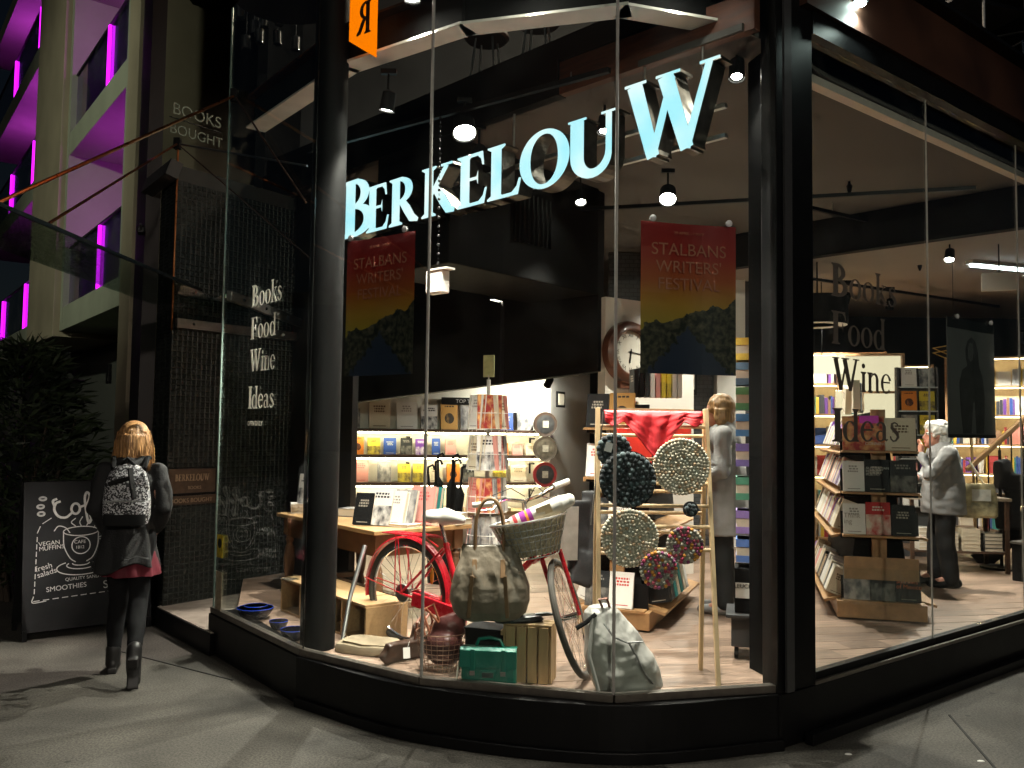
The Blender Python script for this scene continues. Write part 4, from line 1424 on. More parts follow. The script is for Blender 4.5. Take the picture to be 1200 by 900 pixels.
# ================================================================ books
def cover_mat(name, bg, ink, style):
    m = bpy.data.materials.new(name)
    m.use_nodes = True
    nt = m.node_tree
    N, L = nt.nodes, nt.links
    b = N['Principled BSDF']
    b.inputs['Roughness'].default_value = .55
    b.inputs['Specular IOR Level'].default_value = .3
    tc = N.new('ShaderNodeTexCoord')
    sp = N.new('ShaderNodeSeparateXYZ')
    L.new(tc.outputs['Object'], sp.inputs[0])

    def M(op, a, bb=0.0, c=None):
        n = N.new('ShaderNodeMath')
        n.operation = op
        for i, v in enumerate((a, bb, c)):
            if v is None:
                continue
            if isinstance(v, (int, float)):
                n.inputs[i].default_value = v
            else:
                L.new(v, n.inputs[i])
        return n.outputs[0]
    x, z = sp.outputs[0], sp.outputs[2]

    def rect(x0, x1, z0, z1):
        return M('MULTIPLY', M('MULTIPLY', M('GREATER_THAN', x, x0), M('LESS_THAN', x, x1)), M('MULTIPLY', M('GREATER_THAN', z, z0), M('LESS_THAN', z, z1)))
    nz = N.new('ShaderNodeTexNoise')
    nz.inputs['Scale'].default_value = 5 if style != 2 else 3
    nz.inputs['Detail'].default_value = 6
    L.new(tc.outputs['Object'], nz.inputs[0])
    cr = random.Random(name)
    z1 = cr.uniform(.62, .86)
    hw = cr.uniform(.2, .4)
    nz.inputs['Scale'].default_value = cr.uniform(2.5, 5)

    def title(z0, n, wd):
        acc = None
        for i in range(n):
            fx = cr.uniform(5, 9)
            r_ = M('MULTIPLY', rect(-wd * cr.uniform(.7, 1), wd * cr.uniform(.6, 1), z0 - i * .085, z0 - i * .085 + .055), M('GREATER_THAN', M('SINE', M('MULTIPLY_ADD', x, fx * 7, cr.uniform(0, 6))), -.72))
            acc = r_ if acc is None else M('ADD', acc, r_)
        return acc
    if style == 0:
        f = M('ADD', title(z1, cr.choice((2, 3, 3)), hw), rect(-.3, .3, .07, .095))
    elif style == 1:
        pic = M('MULTIPLY', rect(-.5, .5, 0, cr.uniform(.5, .62)), M('MULTIPLY_ADD', nz.outputs[0], 2.8, -.9))
        f = M('ADD', pic, title(.82, 2, hw))
    elif style == 2:
        f = M('MULTIPLY_ADD', nz.outputs[0], 4.0, -1.6)
    else:
        xx = M('MULTIPLY', x, x)
        zz = M('MULTIPLY', M('SUBTRACT', z, .42), M('SUBTRACT', z, .42))
        f = M('ADD', M('MULTIPLY', M('LESS_THAN', M('ADD', xx, M('MULTIPLY', zz, 1.9)), .08), M('MULTIPLY_ADD', nz.outputs[0], 3, -.6)), title(.86, 1, .38))
    f2 = N.new('ShaderNodeClamp')
    L.new(f, f2.inputs[0])
    mx = N.new('ShaderNodeMix')
    mx.data_type = 'RGBA'
    L.new(f2.outputs[0], mx.inputs[0])
    mx.inputs[6].default_value = (*bg, 1)
    mx.inputs[7].default_value = (*ink, 1)
    L.new(mx.outputs[2], b.inputs['Base Color'])
    return m


CV = {
    'picture-front white': cover_mat('cv_white_dark', (.75, .73, .7), (.04, .04, .05), 1),
    'red-print white': cover_mat('cv_white_red', (.76, .74, .7), (.5, .05, .04), 0),
    'cream': cover_mat('cv_cream', (.66, .58, .44), (.15, .10, .06), 0),
    'black': cover_mat('cv_black', (.008, .008, .009), (.40, .36, .30), 0),
    'charcoal': cover_mat('cv_charcoal', (.02, .022, .024), (.22, .21, .19), 1),
    'red': cover_mat('cv_red', (.45, .02, .02), (.7, .6, .5), 1),
    'orange': cover_mat('cv_orange', (.68, .22, .03), (.08, .03, .02), 3),
    'yellow': cover_mat('cv_yellow', (.75, .58, .06), (.1, .08, .05), 1),
    'blue': cover_mat('cv_blue', (.03, .08, .32), (.6, .6, .55), 0),
    'teal': cover_mat('cv_teal', (.03, .26, .25), (.7, .68, .6), 0),
    'pink': cover_mat('cv_pink', (.66, .30, .26), (.5, .1, .1), 0),
    'purple': cover_mat('cv_purple', (.16, .05, .32), (.7, .65, .7), 1),
    'green': cover_mat('cv_green', (.06, .25, .09), (.7, .7, .5), 3),
    'brown': cover_mat('cv_brown', (.20, .11, .06), (.55, .45, .3), 2),
    'emblem tan': cover_mat('cv_tan', (.46, .25, .07), (.04, .03, .02), 3),
    'grey patterned': cover_mat('cv_grey', (.42, .40, .38), (.12, .12, .13), 2),
    'white': cover_mat('cv_white', (.74, .72, .68), (.3, .28, .26), 0),
    'floral red': cover_mat('cv_flowers', (.35, .03, .03), (.75, .40, .15), 2),
}
M_pages = mat('book_pages', (.66, .58, .46), .85, var=.12, scale=3, stretch=(1, 60, 1), rand=.1)
_c = MB()
_c.box((0, -.47, .5), (1, .06, 1)).box((0, .47, .5), (1, .06, 1)).box((-.485, 0, .5), (.03, .879, 1))
ME_COVER = _c.mesh('book')
ME_COVER.materials.append(M_black)
ME_PAGES = MB().box((.0, 0, .5), (.939, .878, .965)).mesh('pages')
ME_PAGES.materials.append(M_pages)
NB = [0]


def book(loc, w, t, h, rz, cv, label, group, lean=0.0, roll=0.0, pages=True):
    o = bpy.data.objects.new('book', ME_COVER)
    COL.objects.link(o)
    o.material_slots[0].link = 'OBJECT'
    o.material_slots[0].material = CV[cv]
    o.location = loc
    o.rotation_euler = (-lean, roll, rz)
    o.scale = (w, t, h)
    tag(o, label, 'book', group)
    if pages:
        c = bpy.data.objects.new('pages', ME_PAGES)
        COL.objects.link(c)
        c.parent = o
    NB[0] += 1
    return o


def rz_face(n):
    return math.atan2(n[0], -n[1])


def rz_spine(n):
    return math.atan2(-n[1], -n[0])


KEYS = list(CV.keys())
# ================================================================ shelf wall at the back left
sd = Vector((.972, .235, 0))
sn = Vector((.235, -.972, 0))
sp0 = Vector((-2.55, 10.26, 0)) + sn * .055
SHZ = (1.62, 1.31, .98)
m_strip = emis('shelf_led', (1.0, .84, .56), 30.0)
for k, z in enumerate(SHZ):
    s = thing('wall_shelf', 'dark timber wall shelf with a glowing strip under it, %s of three' % ('top', 'middle', 'bottom')[k], 'shelf', (0, 0, 0), 0, 'timber shelves on the pale back wall')
    a = sp0 + sn * .115
    b = a + sd * 3.02
    MB().bar((a.x, a.y, z - .0175), (b.x, b.y, z - .0175), .23, .035).build('board', M_dkwood, s, bevel=.003)
    a2, b2 = a + sn * .095 + sd * .05, b + sn * .095 - sd * .05
    MB().bar((a2.x, a2.y, z - .045), (b2.x, b2.y, z - .045), .012, .012).build('light_strip', m_strip, s)
    for t in (.5, 1.3, 2.1, 2.85):
        c = a + sd * t
        MB().box((c.x, c.y, z - .10), (.02, .2, .02), math.atan2(sd.y, sd.x)).box((c.x - sn.x * .1, c.y - sn.y * .1, z - .16), (.02, .02, .14), math.atan2(sd.y, sd.x)).build('bracket', M_black, s)
rz = rz_face(sn)
plan = [
    (0, [(.10, .22, .24, 'teal'), (.36, .2, .22, 'white'), (.62, .2, .24, 'grey patterned'), (.95, .25, .36, 'cream'), (1.28, .25, .33, 'white'), (1.55, .2, .30, 'picture-front white'), (1.80, .21, .32, 'emblem tan'), (2.04, .2, .30, 'grey patterned'), (2.52, .17, .22, 'blue'), (2.76, .2, .26, 'grey patterned')]),
    (1, [(.15, .2, .22, 'brown'), (.42, .2, .22, 'red'), (.70, .14, .21, 'orange'), (.89, .15, .20, 'yellow'), (1.08, .15, .20, 'blue'), (1.28, .14, .20, 'charcoal'), (1.46, .14, .19, 'purple'), (1.64, .10, .2, 'blue'), (1.82, .13, .19, 'pink'), (2.3, .13, .15, 'cream'), (2.48, .13, .15, 'orange'), (2.66, .13, .14, 'pink'), (2.83, .13, .15, 'cream')]),
    (2, [(.2, .2, .23, 'cream'), (.45, .2, .24, 'pink'), (.74, .18, .26, 'pink'), (1.02, .16, .24, 'grey patterned'), (1.26, .15, .22, 'yellow'), (1.44, .15, .22, 'yellow'), (1.64, .17, .22, 'cream'), (1.86, .16, .22, 'orange'), (2.05, .14, .22, 'charcoal'), (2.44, .16, .23, 'yellow'), (2.68, .2, .22, 'cream')]),
]
nth = tuple('first second third fourth fifth sixth seventh eighth ninth tenth eleventh twelfth thirteenth fourteenth fifteenth sixteenth seventeenth eighteenth nineteenth twentieth twenty-first twenty-second twenty-third twenty-fourth twenty-fifth twenty-sixth twenty-seventh twenty-eighth twenty-ninth thirtieth thirty-first thirty-second thirty-third thirty-fourth'.split())
_old = ('first', 'second', 'third', 'fourth', 'fifth', 'sixth', 'seventh', 'eighth', 'ninth', 'tenth', 'eleventh', 'twelfth', 'thirteenth')
for k, row in plan:
    for i, (t, w, h, cv) in enumerate(row):
        c = sp0 + sd * t + sn * .12
        book((c.x, c.y, SHZ[k] + .001), w, .025, h, rz + rnd.uniform(-.06, .06), cv, '%s book on the %s wall shelf, %s from left' % (cv, ('top', 'middle', 'bottom')[k], nth[i]), 'books facing out on the wall shelves', lean=.16)
# roundels at the shelf ends
for k, (z, c) in enumerate(((1.70, (.05, .03, .02)), (1.40, (.09, .07, .05)), (1.08, (.25, .02, .02)))):
    q = sp0 + sd * 2.98 + sn * .26
    t = thing('round_plaque', ('dark brown round plaque at the end of the top wall shelf', 'mottled round plaque at the end of the middle wall shelf', 'red rimmed round plaque at the end of the bottom wall shelf')[k], 'plaque', (q.x, q.y, z), rz)
    MB().lathe([(.0005, -.012), (.13, -.012), (.15, -.02), (.155, 0), (.0005, 0)], 32, axis='Y').build('disc', mat('plaque_rim_%d' % k, c, .5, var=.2), t, smooth=True)
    MB().lathe([(.0005, -.014), (.115, -.014), (.115, -.0125)], 28, axis='Y').build('inset', mat('plaque_mid_%d' % k, (.03, .03, .03) if k != 1 else (.12, .10, .07), .5, var=.5, scale=20), t)
    MB().box((0, -.018, .0), (.075, .004, .085)).build('badge', mat('plaque_badge', (.4, .36, .28), .6, var=.3, scale=40), t)
tt = thing('shelf_sign', 'small black sign reading TOP TEN above the top wall shelf', 'sign', (-.62, 10.58, 1.93), rz)
MB().box((0, 0, .04), (.50, .015, .09)).build('board', M_black, tt)
put('lettering', text_mesh('TOP TEN', .065, .0006, 'CENTER'), M_chalk, tt, loc=(.06, -.009, .018))
# low counter under the shelves
ct = thing('low_counter', 'long pale counter under the wall shelves at the back', 'counter', (-1.15, 10.2, F), math.atan2(sd.y, sd.x))
MB().box((0, 0, .36), (2.7, .45, .04)).build('top', M_pine, ct)
MB().box((0, .03, .17), (2.6, .36, .33)).build('cabinet', M_white, ct)
for i in range(8):
    c = Vector((-2.2 + i * .3, 9.98 + i * .072, F + .381))
    book(c, .16, .05 + .02 * (i % 3), .22, rz + rnd.uniform(-.2, .2), KEYS[(i * 5 + 3) % len(KEYS)], 'book lying on the low counter under the shelves, %s from the left' % nth[i], 'books lying on the back counter', lean=-1.5707)

# ================================================================ book table
T_ = Vector((-.91, 5.86, 0))
e1, e2 = Vector((-.633, .774, 0)), Vector((.745, .666, 0))
tb = thing('book_table', 'old oak table with turned legs stacked with books behind the bicycle', 'table', T_, math.atan2(.774, -.633))
# local x along e1, local -y along e2 (about)
m_tt = mat('table_top_oak', (.42, .25, .11), .45, var=.2, scale=4, stretch=(1, 8, 1))
m_tl = mat('table_leg_oak', (.15, .072, .032), .45, var=.3, scale=6)
MB().box((.75, -.38, .905), (1.56, .82, .03)).build('top', m_tt, tb, bevel=.005)
MB().box((.75, -.05, .81), (1.36, .025, .155)).build('apron', m_tl, tb)
MB().box((.75, -.71, .81), (1.36, .025, .155)).build('apron', m_tl, tb)
MB().box((.06, -.38, .81), (.025, .6, .155)).build('apron', m_tl, tb)
MB().box((1.44, -.38, .81), (.025, .6, .155)).build('apron', m_tl, tb)
LP = [(.028, 0), (.035, .02), (.03, .06), (.022, .09), (.03, .12), (.042, .2), (.046, .28), (.038, .36), (.024, .40), (.034, .43), (.024, .455), (.036, .47)]
for x, y in ((.06, -.05), (1.44, -.05), (.06, -.71), (1.44, -.71)):
    l = MB().lathe(LP, 18, (x, y, F)).box((x, y, F + .545), (.075, .075, .15))
    l.build('leg', m_tl, tb, smooth=True)
MB().box((.75, -.38, F + .10), (1.36, .05, .04)).build('stretcher', m_tl, tb)
for x in (.06, 1.44):
    MB().box((x, -.38, F + .10), (.05, .6, .04)).build('stretcher', m_tl, tb)


def on_table(a, b, z=.922):
    return (T_ + e1 * a + e2 * b + Vector((0, 0, z)))


fn = Vector((-.42, -.91, 0)).normalized()
frz = rz_face(fn)
for i, (a, b, w, h, t, cv, ln) in enumerate(((.34, .05, .15, .23, .03, 'black', .25), (.24, .12, .19, .27, .03, 'picture-front white', .3), (.16, .20, .17, .25, .04, 'white', .28), (.13, .26, .18, .26, .03, 'grey patterned', .28), (.10, .40, .20, .28, .04, 'pink', .22), (.12, .48, .19, .27, .04, 'teal', .2))):
    book(on_table(a, b + .04), w, t, h, frz + rnd.uniform(-.1, .1), cv, '%s book leaning upright on the oak table, %s from the left' % (cv, nth[i]), 'books on the oak table', lean=ln)
for i, (a, b, w, t, h, cv) in enumerate(((.08, .22, .2, .02, .15, 'white'), (.06, .46, .22, .035, .16, 'pink'), (.05, .62, .24, .04, .17, 'cream'), (.07, .63, .22, .035, .16, 'white'), (.3, .45, .2, .03, .15, 'blue'), (.5, .5, .22, .05, .16, 'cream'), (.7, .42, .22, .04, .16, 'white'), (.9, .3, .22, .06, .16, 'grey patterned'))):
    z = .922 + (.042 if i == 3 else 0) + .0005
    o = book(on_table(a, b, z + t / 2), w, t, h, frz + rnd.uniform(-.3, .3), cv, '%s book lying flat on the oak table%s' % (cv, ' on top of another' if i == 3 else (', %s one' % nth[i])), 'books lying on the oak table', lean=1.5707)
for i in range(3):
    book(on_table(1.34, .10, .922 + .012 + i * .025), .17, .024, .22, frz + .5 + .1 * i, ('white', 'cream', 'white')[i], 'book in the flat stack at the left table end, %s from the bottom' % nth[i], 'books stacked at the left end of the table', lean=1.5707)
book(on_table(1.36, .14, .922 + .075), .16, .02, .24, frz - .1, 'picture-front white', 'white book with a dark figure standing left of the round column', 'books on the oak table', lean=.12)

# ================================================================ spinning card rack
cr = thing('card_rack', 'white wire spinner rack filled with greeting cards behind the bicycle', 'card rack', (-.18, 6.6, F))
wr = MB()
wr.cyl((0, 0, 0), (0, 0, 1.72), .015)
wr.lathe([(.24, 0), (.24, .02), (.03, .04)], 24)
wr.build('pole', M_white, cr, smooth=True)
CARDS = ['floral red', 'picture-front white', 'floral red', 'grey patterned']
for ti, z in enumerate((1.34, 1.03, .71, .42)):
    w2 = MB()
    for zz in (0, .12):
        w2.tube([(.15 * math.cos(a), .15 * math.sin(a), z + zz) for a in [2 * math.pi * k / 20 for k in range(20)]], .003, 6, True)
    for k in range(8):
        a = math.pi * k / 4 + .2
        w2.cyl((.15 * math.cos(a), .15 * math.sin(a), z - .02), (.15 * math.cos(a), .15 * math.sin(a), z + .14), .0025, n=5)
        w2.cyl((0, 0, z), (.15 * math.cos(a), .15 * math.sin(a), z), .0025, n=5)
    w2.build('wire_tier', M_white, cr)
    for k in range(6):
        a = -math.pi / 2 + k * math.pi / 3 + .12
        n_ = Vector((math.cos(a), math.sin(a), 0))
        p = Vector((-.18, 6.6, F + z)) + n_ * .12
        big = (k == 0)
        col_ = CARDS[ti] if big else ('white', 'cream', 'pink', 'grey patterned', 'white')[(k + ti) % 5]
        side = ('front', 'right front', 'right back', 'back', 'left back', 'left front')[k]
        o = book(p, .185, .03, .26, rz_face(n_), col_, 'pack of %s cards on the %s of the spinner rack, %s tier' % (col_, side, nth[ti]), 'cards on the spinner rack', lean=.10, pages=False)
        o.name = 'greeting_card'
        o['category'] = 'card'
sg2 = thing('rack_sign', 'small pale green notice on top of the card rack', 'sign', (-.18, 6.6, F + 1.725))
MB().box((0, 0, .10), (.09, .008, .17), R(-20)).build('card', mat('pale_green_card', (.42, .45, .22), .7, var=.15, scale=30), sg2)
MB().cyl((0, 0, -.02), (0, 0, .03), .006).build('stem', M_steel, sg2)

# ================================================================ umbrella stand
us = thing('umbrella_bundle', 'bundle of folded black umbrellas in a stand beyond the bicycle saddle', 'umbrellas', (-.58, 7.6, F))
MB().lathe([(.14, 0), (.15, .5), (.14, .5), (.13, .02)], 20).build('stand', M_black, us, smooth=True)
for k in range(6):
    a = k * 1.05
    b0 = Vector((.06 * math.cos(a), .06 * math.sin(a), .05))
    b1 = Vector((.15 * math.cos(a), .15 * math.sin(a), .95 + .05 * (k % 3)))
    u_ = MB().tube([b0, b0.lerp(b1, .3), b0.lerp(b1, .8), b0.lerp(b1, .86), b1], [.012, .03, .045, .012, .01], 8)
    u_.tube([b1, b1 + Vector((0, 0, .05)), b1 + Vector((.04, 0, .07)), b1 + Vector((.06, 0, .03))], .011, 8)
    u_.build('umbrella', M_blackmatt, us, smooth=True)


# ================================================================ pyramid book stands
def pyramid(loc, rz, W_, D_, tiers, name_, ends, seed, covers, row_len):
    p = thing('book_stand', 'wooden pyramid book stand with face-out books on its end, ' + name_, 'book stand', loc, rz, 'pyramid book stands')
    m_b = mat('stand_wood', (.38, .21, .09), .5, var=.2, scale=5, stretch=(3, 3, 3))
    base = MB().prism([(-W_ / 2, 0), (W_ / 2, 0), (W_ / 2, D_), (-W_ / 2, D_)], 0.012, .13)
    base.build('base', m_b, p, bevel=.004)
    MB().box((0, D_ / 2, .006), (W_ - .1, D_ - .1, .01)).build('base_foot', M_black, p)
    MB().box((0, .11, .83), (.10, .03, 1.38)).build('post', m_b, p)
    sp_ = MB()
    sp_.slab([(-W_ * .36, .13), (W_ * .36, .13), (.05, 1.5), (-.05, 1.5)], .14, D_ - .06)
    sp_.build('core', M_blackmatt, p)
    short = 'pyramid stand' if 'right' in name_ else 'ladder-side stand'
    r2 = random.Random(seed)
    M4 = Matrix.Translation(loc) @ Matrix.Rotation(rz, 4, 'Z')
    R3 = Matrix.Rotation(rz, 3, 'Z')
    nL = R3 @ Vector((-1, 0, 0))
    nF = R3 @ Vector((0, -1, 0))
    for ti, z in enumerate(tiers):
        hx = W_ / 2 * (1 - .62 * (z / 1.55)) if ti < len(tiers) - 1 else W_ / 2 - .02
        # end shelf
        MB().box((0, .045, z - .01), (W_ * .86, .10, .016)).build('end_shelf', m_b, p)
        MB().box((W_ * .30, .10, z + .06), (W_ * .28, .012, .20), 0, R(-8)).box((-W_ * .30, .10, z + .06), (W_ * .28, .012, .20), 0, R(-8)).build('bookend', M_black, p)
        # face-out books
        x = -W_ * .42
        for bi, (w, h, cv) in enumerate(ends[ti]):
            q = M4 @ Vector((x + w / 2, .035, z))
            o = book(q, w - .004, .022, h, rz, cv, '%s book on the end of the %s, %s tier down, %s from left' % (cv, short, nth[ti], nth[bi]), 'face-out books on the pyramid stands', lean=.17)
            x += w
        # side shelves
        for s in (-1, 1):
            MB().box((s * (hx + .02), D_ / 2 + .02, z - .012), (.17, D_ - .18, .018), 0, 0, s * R(14)).build('side_shelf', m_b, p)
        if row_len:
            y = .16
            bn = -1
            while y < row_len:
                bn += 1
                t = r2.uniform(.045, .095)
                h = r2.uniform(.17, .24)
                cv = r2.choice(covers)
                q = M4 @ Vector((-hx - .015, y + t / 2, z + .006))
                o = book(q, .15, t * .96, h, rz, cv, '%s book on the left of the %s, %s tier down, %s from front' % (cv, short, nth[ti], nth[bn]), 'books along the left of the %s, tier %d' % (short, ti + 1))
                o.rotation_euler = (r2.uniform(-.08, .03), R(20), rz)
                y += t + (.05 if r2.random() < .08 else .002)
    return p


rz_u = R(-15.4)
pyr = pyramid((2.67, 6.22, F), rz_u, .60, 2.1, (1.22, .92, .61, .14), 'in the right window', [
    [(.29, .25, 'floral red'), (.21, .24, 'cream')],
    [(.15, .22, 'white'), (.17, .235, 'black'), (.18, .23, 'charcoal')],
    [(.155, .22, 'white'), (.17, .235, 'red'), (.165, .22, 'black')],
    [(.18, .235, 'grey patterned'), (.17, .235, 'charcoal'), (.17, .235, 'black')]], 3, ['cream', 'white', 'cream', 'white', 'pink', 'purple', 'cream', 'brown', 'white', 'charcoal'], 1.9)
MB().box((0, .02, .37), (.5, .012, .16), 0, R(-5)).build('back_board', MATS['stand_wood'], pyr)
MB().box((0, .02, .20), (.56, .006, .26)).build('acrylic_holder', glass('acrylic', (.97, .98, .97), dirt=0.0), pyr).location = (0, -.06, .05)
M4 = Matrix.Translation((2.67, 6.22, F)) @ Matrix.Rotation(rz_u, 4, 'Z')


def print_on(txt, x, z, size, m, tier_z, lean=.17):
    q = M4 @ Vector((x, .018, tier_z))
    o = put('cover_title', text_mesh(txt, size, .0004, 'LEFT', .85), m, pyr)
    o.location = (x, .022 + math.sin(lean) * z - .0135, tier_z + math.cos(lean) * z)
    o.rotation_euler = (-lean, 0, 0)


m_pr_red = mat('print_orange', (.7, .16, .05), .6)
m_pr_gr = mat('print_warm_grey', (.3, .27, .22), .6)
m_pr_wh = mat('print_white', (.6, .58, .54), .6)
print_on('The\nSorrows\nof Mexico', .10, .17, .042, m_pr_red, .14)
print_on('Think\ning', -.25, .12, .05, m_pr_gr, .61)
print_on('AUSTRALIAN\nFEMINIST\nPOETRY', -.095, .165, .027, m_pr_wh, .92)
print_on('CONNING', -.1, .04, .03, m_pr_wh, 1.22)
MB().box((-.07, -.028 + .055, 1.22 + .225), (.13, .003, .055), 0, R(-10)).build('sale_sticker', mat('magenta_sticker', (.62, .04, .55), .5), pyr)
# books on the top of the stand
for i in range(7):
    q = M4 @ Vector((-.12 + .04 * (i % 3), .35 + i * .22, 1.52))
    book(q, .16, .05, .22, rz_u + R(90) + rnd.uniform(-.2, .2), ('cream', 'charcoal', 'brown', 'cream', 'white', 'teal', 'cream')[i], 'book standing on top of the right pyramid stand, %s from the front' % nth[i], 'books on top of the pyramid stand', roll=R(rnd.uniform(-14, 14)))
pyr2 = pyramid((.70, 5.86, F), R(-22), .50, 1.5, (1.36, 1.02, .66, .14), 'behind the ladder', [
    [(.16, .235, 'black'), (.18, .24, 'emblem tan')],
    [(.17, .23, 'red-print white'), (.17, .23, 'cream')],
    [(.16, .22, 'charcoal'), (.16, .22, 'white')],
    [(.17, .24, 'charcoal'), (.17, .24, 'red-print white')]], 9, ['cream', 'cream', 'white', 'charcoal', 'pink'], .62)
M5 = Matrix.Translation((.70, 5.86, F)) @ Matrix.Rotation(R(-22), 4, 'Z')
for i, cv in enumerate(('black', 'black', 'charcoal', 'red-print white', 'pink', 'yellow', 'yellow', 'white', 'white')):
    q = M5 @ Vector((.05 + i * .035, .35 + .02 * i, 1.58))
    book(q, .15, .03, .20 + .01 * (i % 3), rz_spine((.1, -1)), cv, '%s book spine out above the red kerchief, %s from the left' % (cv, nth[i]), 'books in the row above the ladder')
for i in range(7):
    q = M5 @ Vector((.27, .25 + i * .1, .16))
    book(q, .16, .07, .21, R(-22) + R(180), ('black', 'charcoal', 'teal', 'cream', 'teal', 'cream', 'white')[i], 'book at the lower right of the stand behind the ladder, %s from the front' % nth[i], 'books low on the right of the stand', roll=R(12))
tote_ = thing('folded_bags', 'dark and grey fabric bags hanging on the stand left of the ladder', 'bags', (.43, 5.55, F))
bgm = MB()
bgm.box((0, 0, .66), (.13, .04, .46), R(20), R(4)).box((.09, .03, .74), (.12, .05, .42), R(-25)).box((.05, 0, .45), (.14, .05, .22), R(10), 0, R(18))
put('fabric', blob(bgm, .012, 8, .012, 9), mat('bag_black_cloth', (.02, .02, .022), .8, var=.3), tote_)
MB().box((-.05, -.05, .68), (.11, .012, .34), R(18), R(3)).build('grey_panel', mat('bag_grey_cloth', (.30, .28, .25), .85), tote_)
# ================================================================ bicycle
BO = Vector((-.65, 5.35, F))
bk = thing('bicycle', 'red step-through bicycle with white saddle and front basket in the window', 'bicycle', BO)


def B(*p):
    return Vector(p) - BO


def ringpts(c, u, v, r, a0=0, a1=2 * math.pi, n=48):
    return [c + u * (r * math.cos(a0 + (a1 - a0) * k / n)) + v * (r * math.sin(a0 + (a1 - a0) * k / n)) for k in range(n + (0 if abs(a1 - a0 - 2 * math.pi) < 1e-6 else 1))]


m_tyre = mat('tyre_grey', (.07, .062, .052), .75, var=.2)


def wheel(c, u, v, r):
    n = u.cross(v).normalized()
    w = MB().tube(ringpts(c, u, v, r - .018), .018, 10, True).build('wheel', m_tyre, bk, smooth=True)
    MB().tube(ringpts(c, u, v, r - .043), .011, 8, True).build('rim', M_chrome, w, smooth=True)
    MB().cyl(c - n * .045, c + n * .045, .02, n=14).build('hub', M_chrome, w, smooth=True)
    s = MB()
    for k in range(32):
        a = 2 * math.pi * k / 32
        b_ = a + (.5 if k % 2 else -.5)
        sg_ = 1 if (k // 2) % 2 else -1
        s.cyl(c + n * (.03 * sg_) + (u * math.cos(b_) + v * math.sin(b_)) * .018, c + (u * math.cos(a) + v * math.sin(a)) * (r - .05), .0014, n=5)
    s.build('spokes', M_chrome, w)
    return n


fd = Vector((.813, -.582, 0))
up = Vector((0, 0, 1))
hub = B(-.63, 5.36, .605)
wheel(hub, fd, up, .325)
fhub = B(.33, 4.71, .60)
tv = Vector((-.30, .06, .95)).normalized()
dv = Vector((.22, .975, 0)).normalized()
dv = (dv - tv * dv.dot(tv)).normalized()
fn_ = wheel(fhub, dv, tv, .325)
bb_ = B(-.27, 5.10, .54)
seat_t = B(-.385, 5.19, .93)
head_l, head_u = B(.13, 4.82, .90), B(.09, 4.85, 1.09)
ax_ = Vector((.582, .813, 0))
fr_ = MB()
fr_.tube([bb_, seat_t], .017, 12).tube([head_l, head_l.lerp(bb_, .5) - Vector((0, 0, .06)), bb_], .019, 12).tube([head_u - Vector((0, 0, .03)), head_u.lerp(bb_.lerp(seat_t, .45), .5) - Vector((0, 0, .05)), bb_.lerp(seat_t, .45)], .015, 12).tube([head_l, head_u], .021, 12)
for s in (-1, 1):
    fr_.tube([bb_ + ax_ * (.03 * s), hub + ax_ * (.06 * s)], .009, 8).tube([seat_t + ax_ * (.02 * s) - Vector((0, 0, .03)), hub + ax_ * (.06 * s)], .008, 8)
fr_.build('frame', M_red, bk, smooth=True)
fk = MB()
crown = head_l - Vector((0, 0, .02))
top_w = fhub + tv * .36
for s in (-1, 1):
    fk.tube([crown, top_w + fn_ * (.055 * s), fhub + fn_ * (.055 * s)], [.014, .014, .010], 10)
fk.build('fork', M_red, bk, smooth=True)
MB().tube([seat_t, seat_t + (seat_t - bb_).normalized() * .12], .0125, 12).build('seat_post', M_chrome, bk, smooth=True)
sa = MB()
sc_ = B(-.405, 5.21, 1.085)
sa.ball(sc_ - fd * .05, .095, 16, 10, (1, 1, .42)).ball(sc_ - fd * .06 + ax_ * .035, .06, 12, 8, (1, 1, .7)).ball(sc_ - fd * .06 - ax_ * .035, .06, 12, 8, (1, 1, .7))
sa.tube([sc_, sc_ + fd * .08 + Vector((0, 0, .0)), sc_ + fd * .15 - Vector((0, 0, .01))], [.06, .042, .026], 12).ball(sc_ + fd * .15 - Vector((0, 0, .01)), .026)
put('saddle', blob(sa, .009, 10), mat('white_vinyl_saddle', (.62, .60, .56), .42, var=.05), bk)
cg = MB()
pdir = (bb_ - hub)
cg.tube([hub + ax_ * .062, hub.lerp(bb_, .5) + ax_ * .062, bb_ + ax_ * .062], [.02, .02, .02], 8)
pl_ = hub.lerp(bb_, .25) - ax_ * .075
pe_ = bb_ + (bb_ - hub).normalized() * .09 - ax_ * .075
cg.bar(pl_, pe_, .018, .085)
cg.build('chain_guard', M_red, bk, smooth=True, bevel=.006)
MB().cyl(bb_ - ax_ * .09, bb_ + ax_ * .09, .012).tube([bb_ - ax_ * .1, bb_ - ax_ * .1 + Vector((.1, -.07, -.11))], .010, 8).build('crank', M_chrome, bk, smooth=True)
MB().lathe([(.001, -.008), (.055, -.008), (.055, .008), (.001, .008)], 24).build('cassette', M_steel, bk).matrix_local = Matrix.Translation(hub - ax_ * .04) @ ax_.to_track_quat('Z', 'Y').to_matrix().to_4x4()
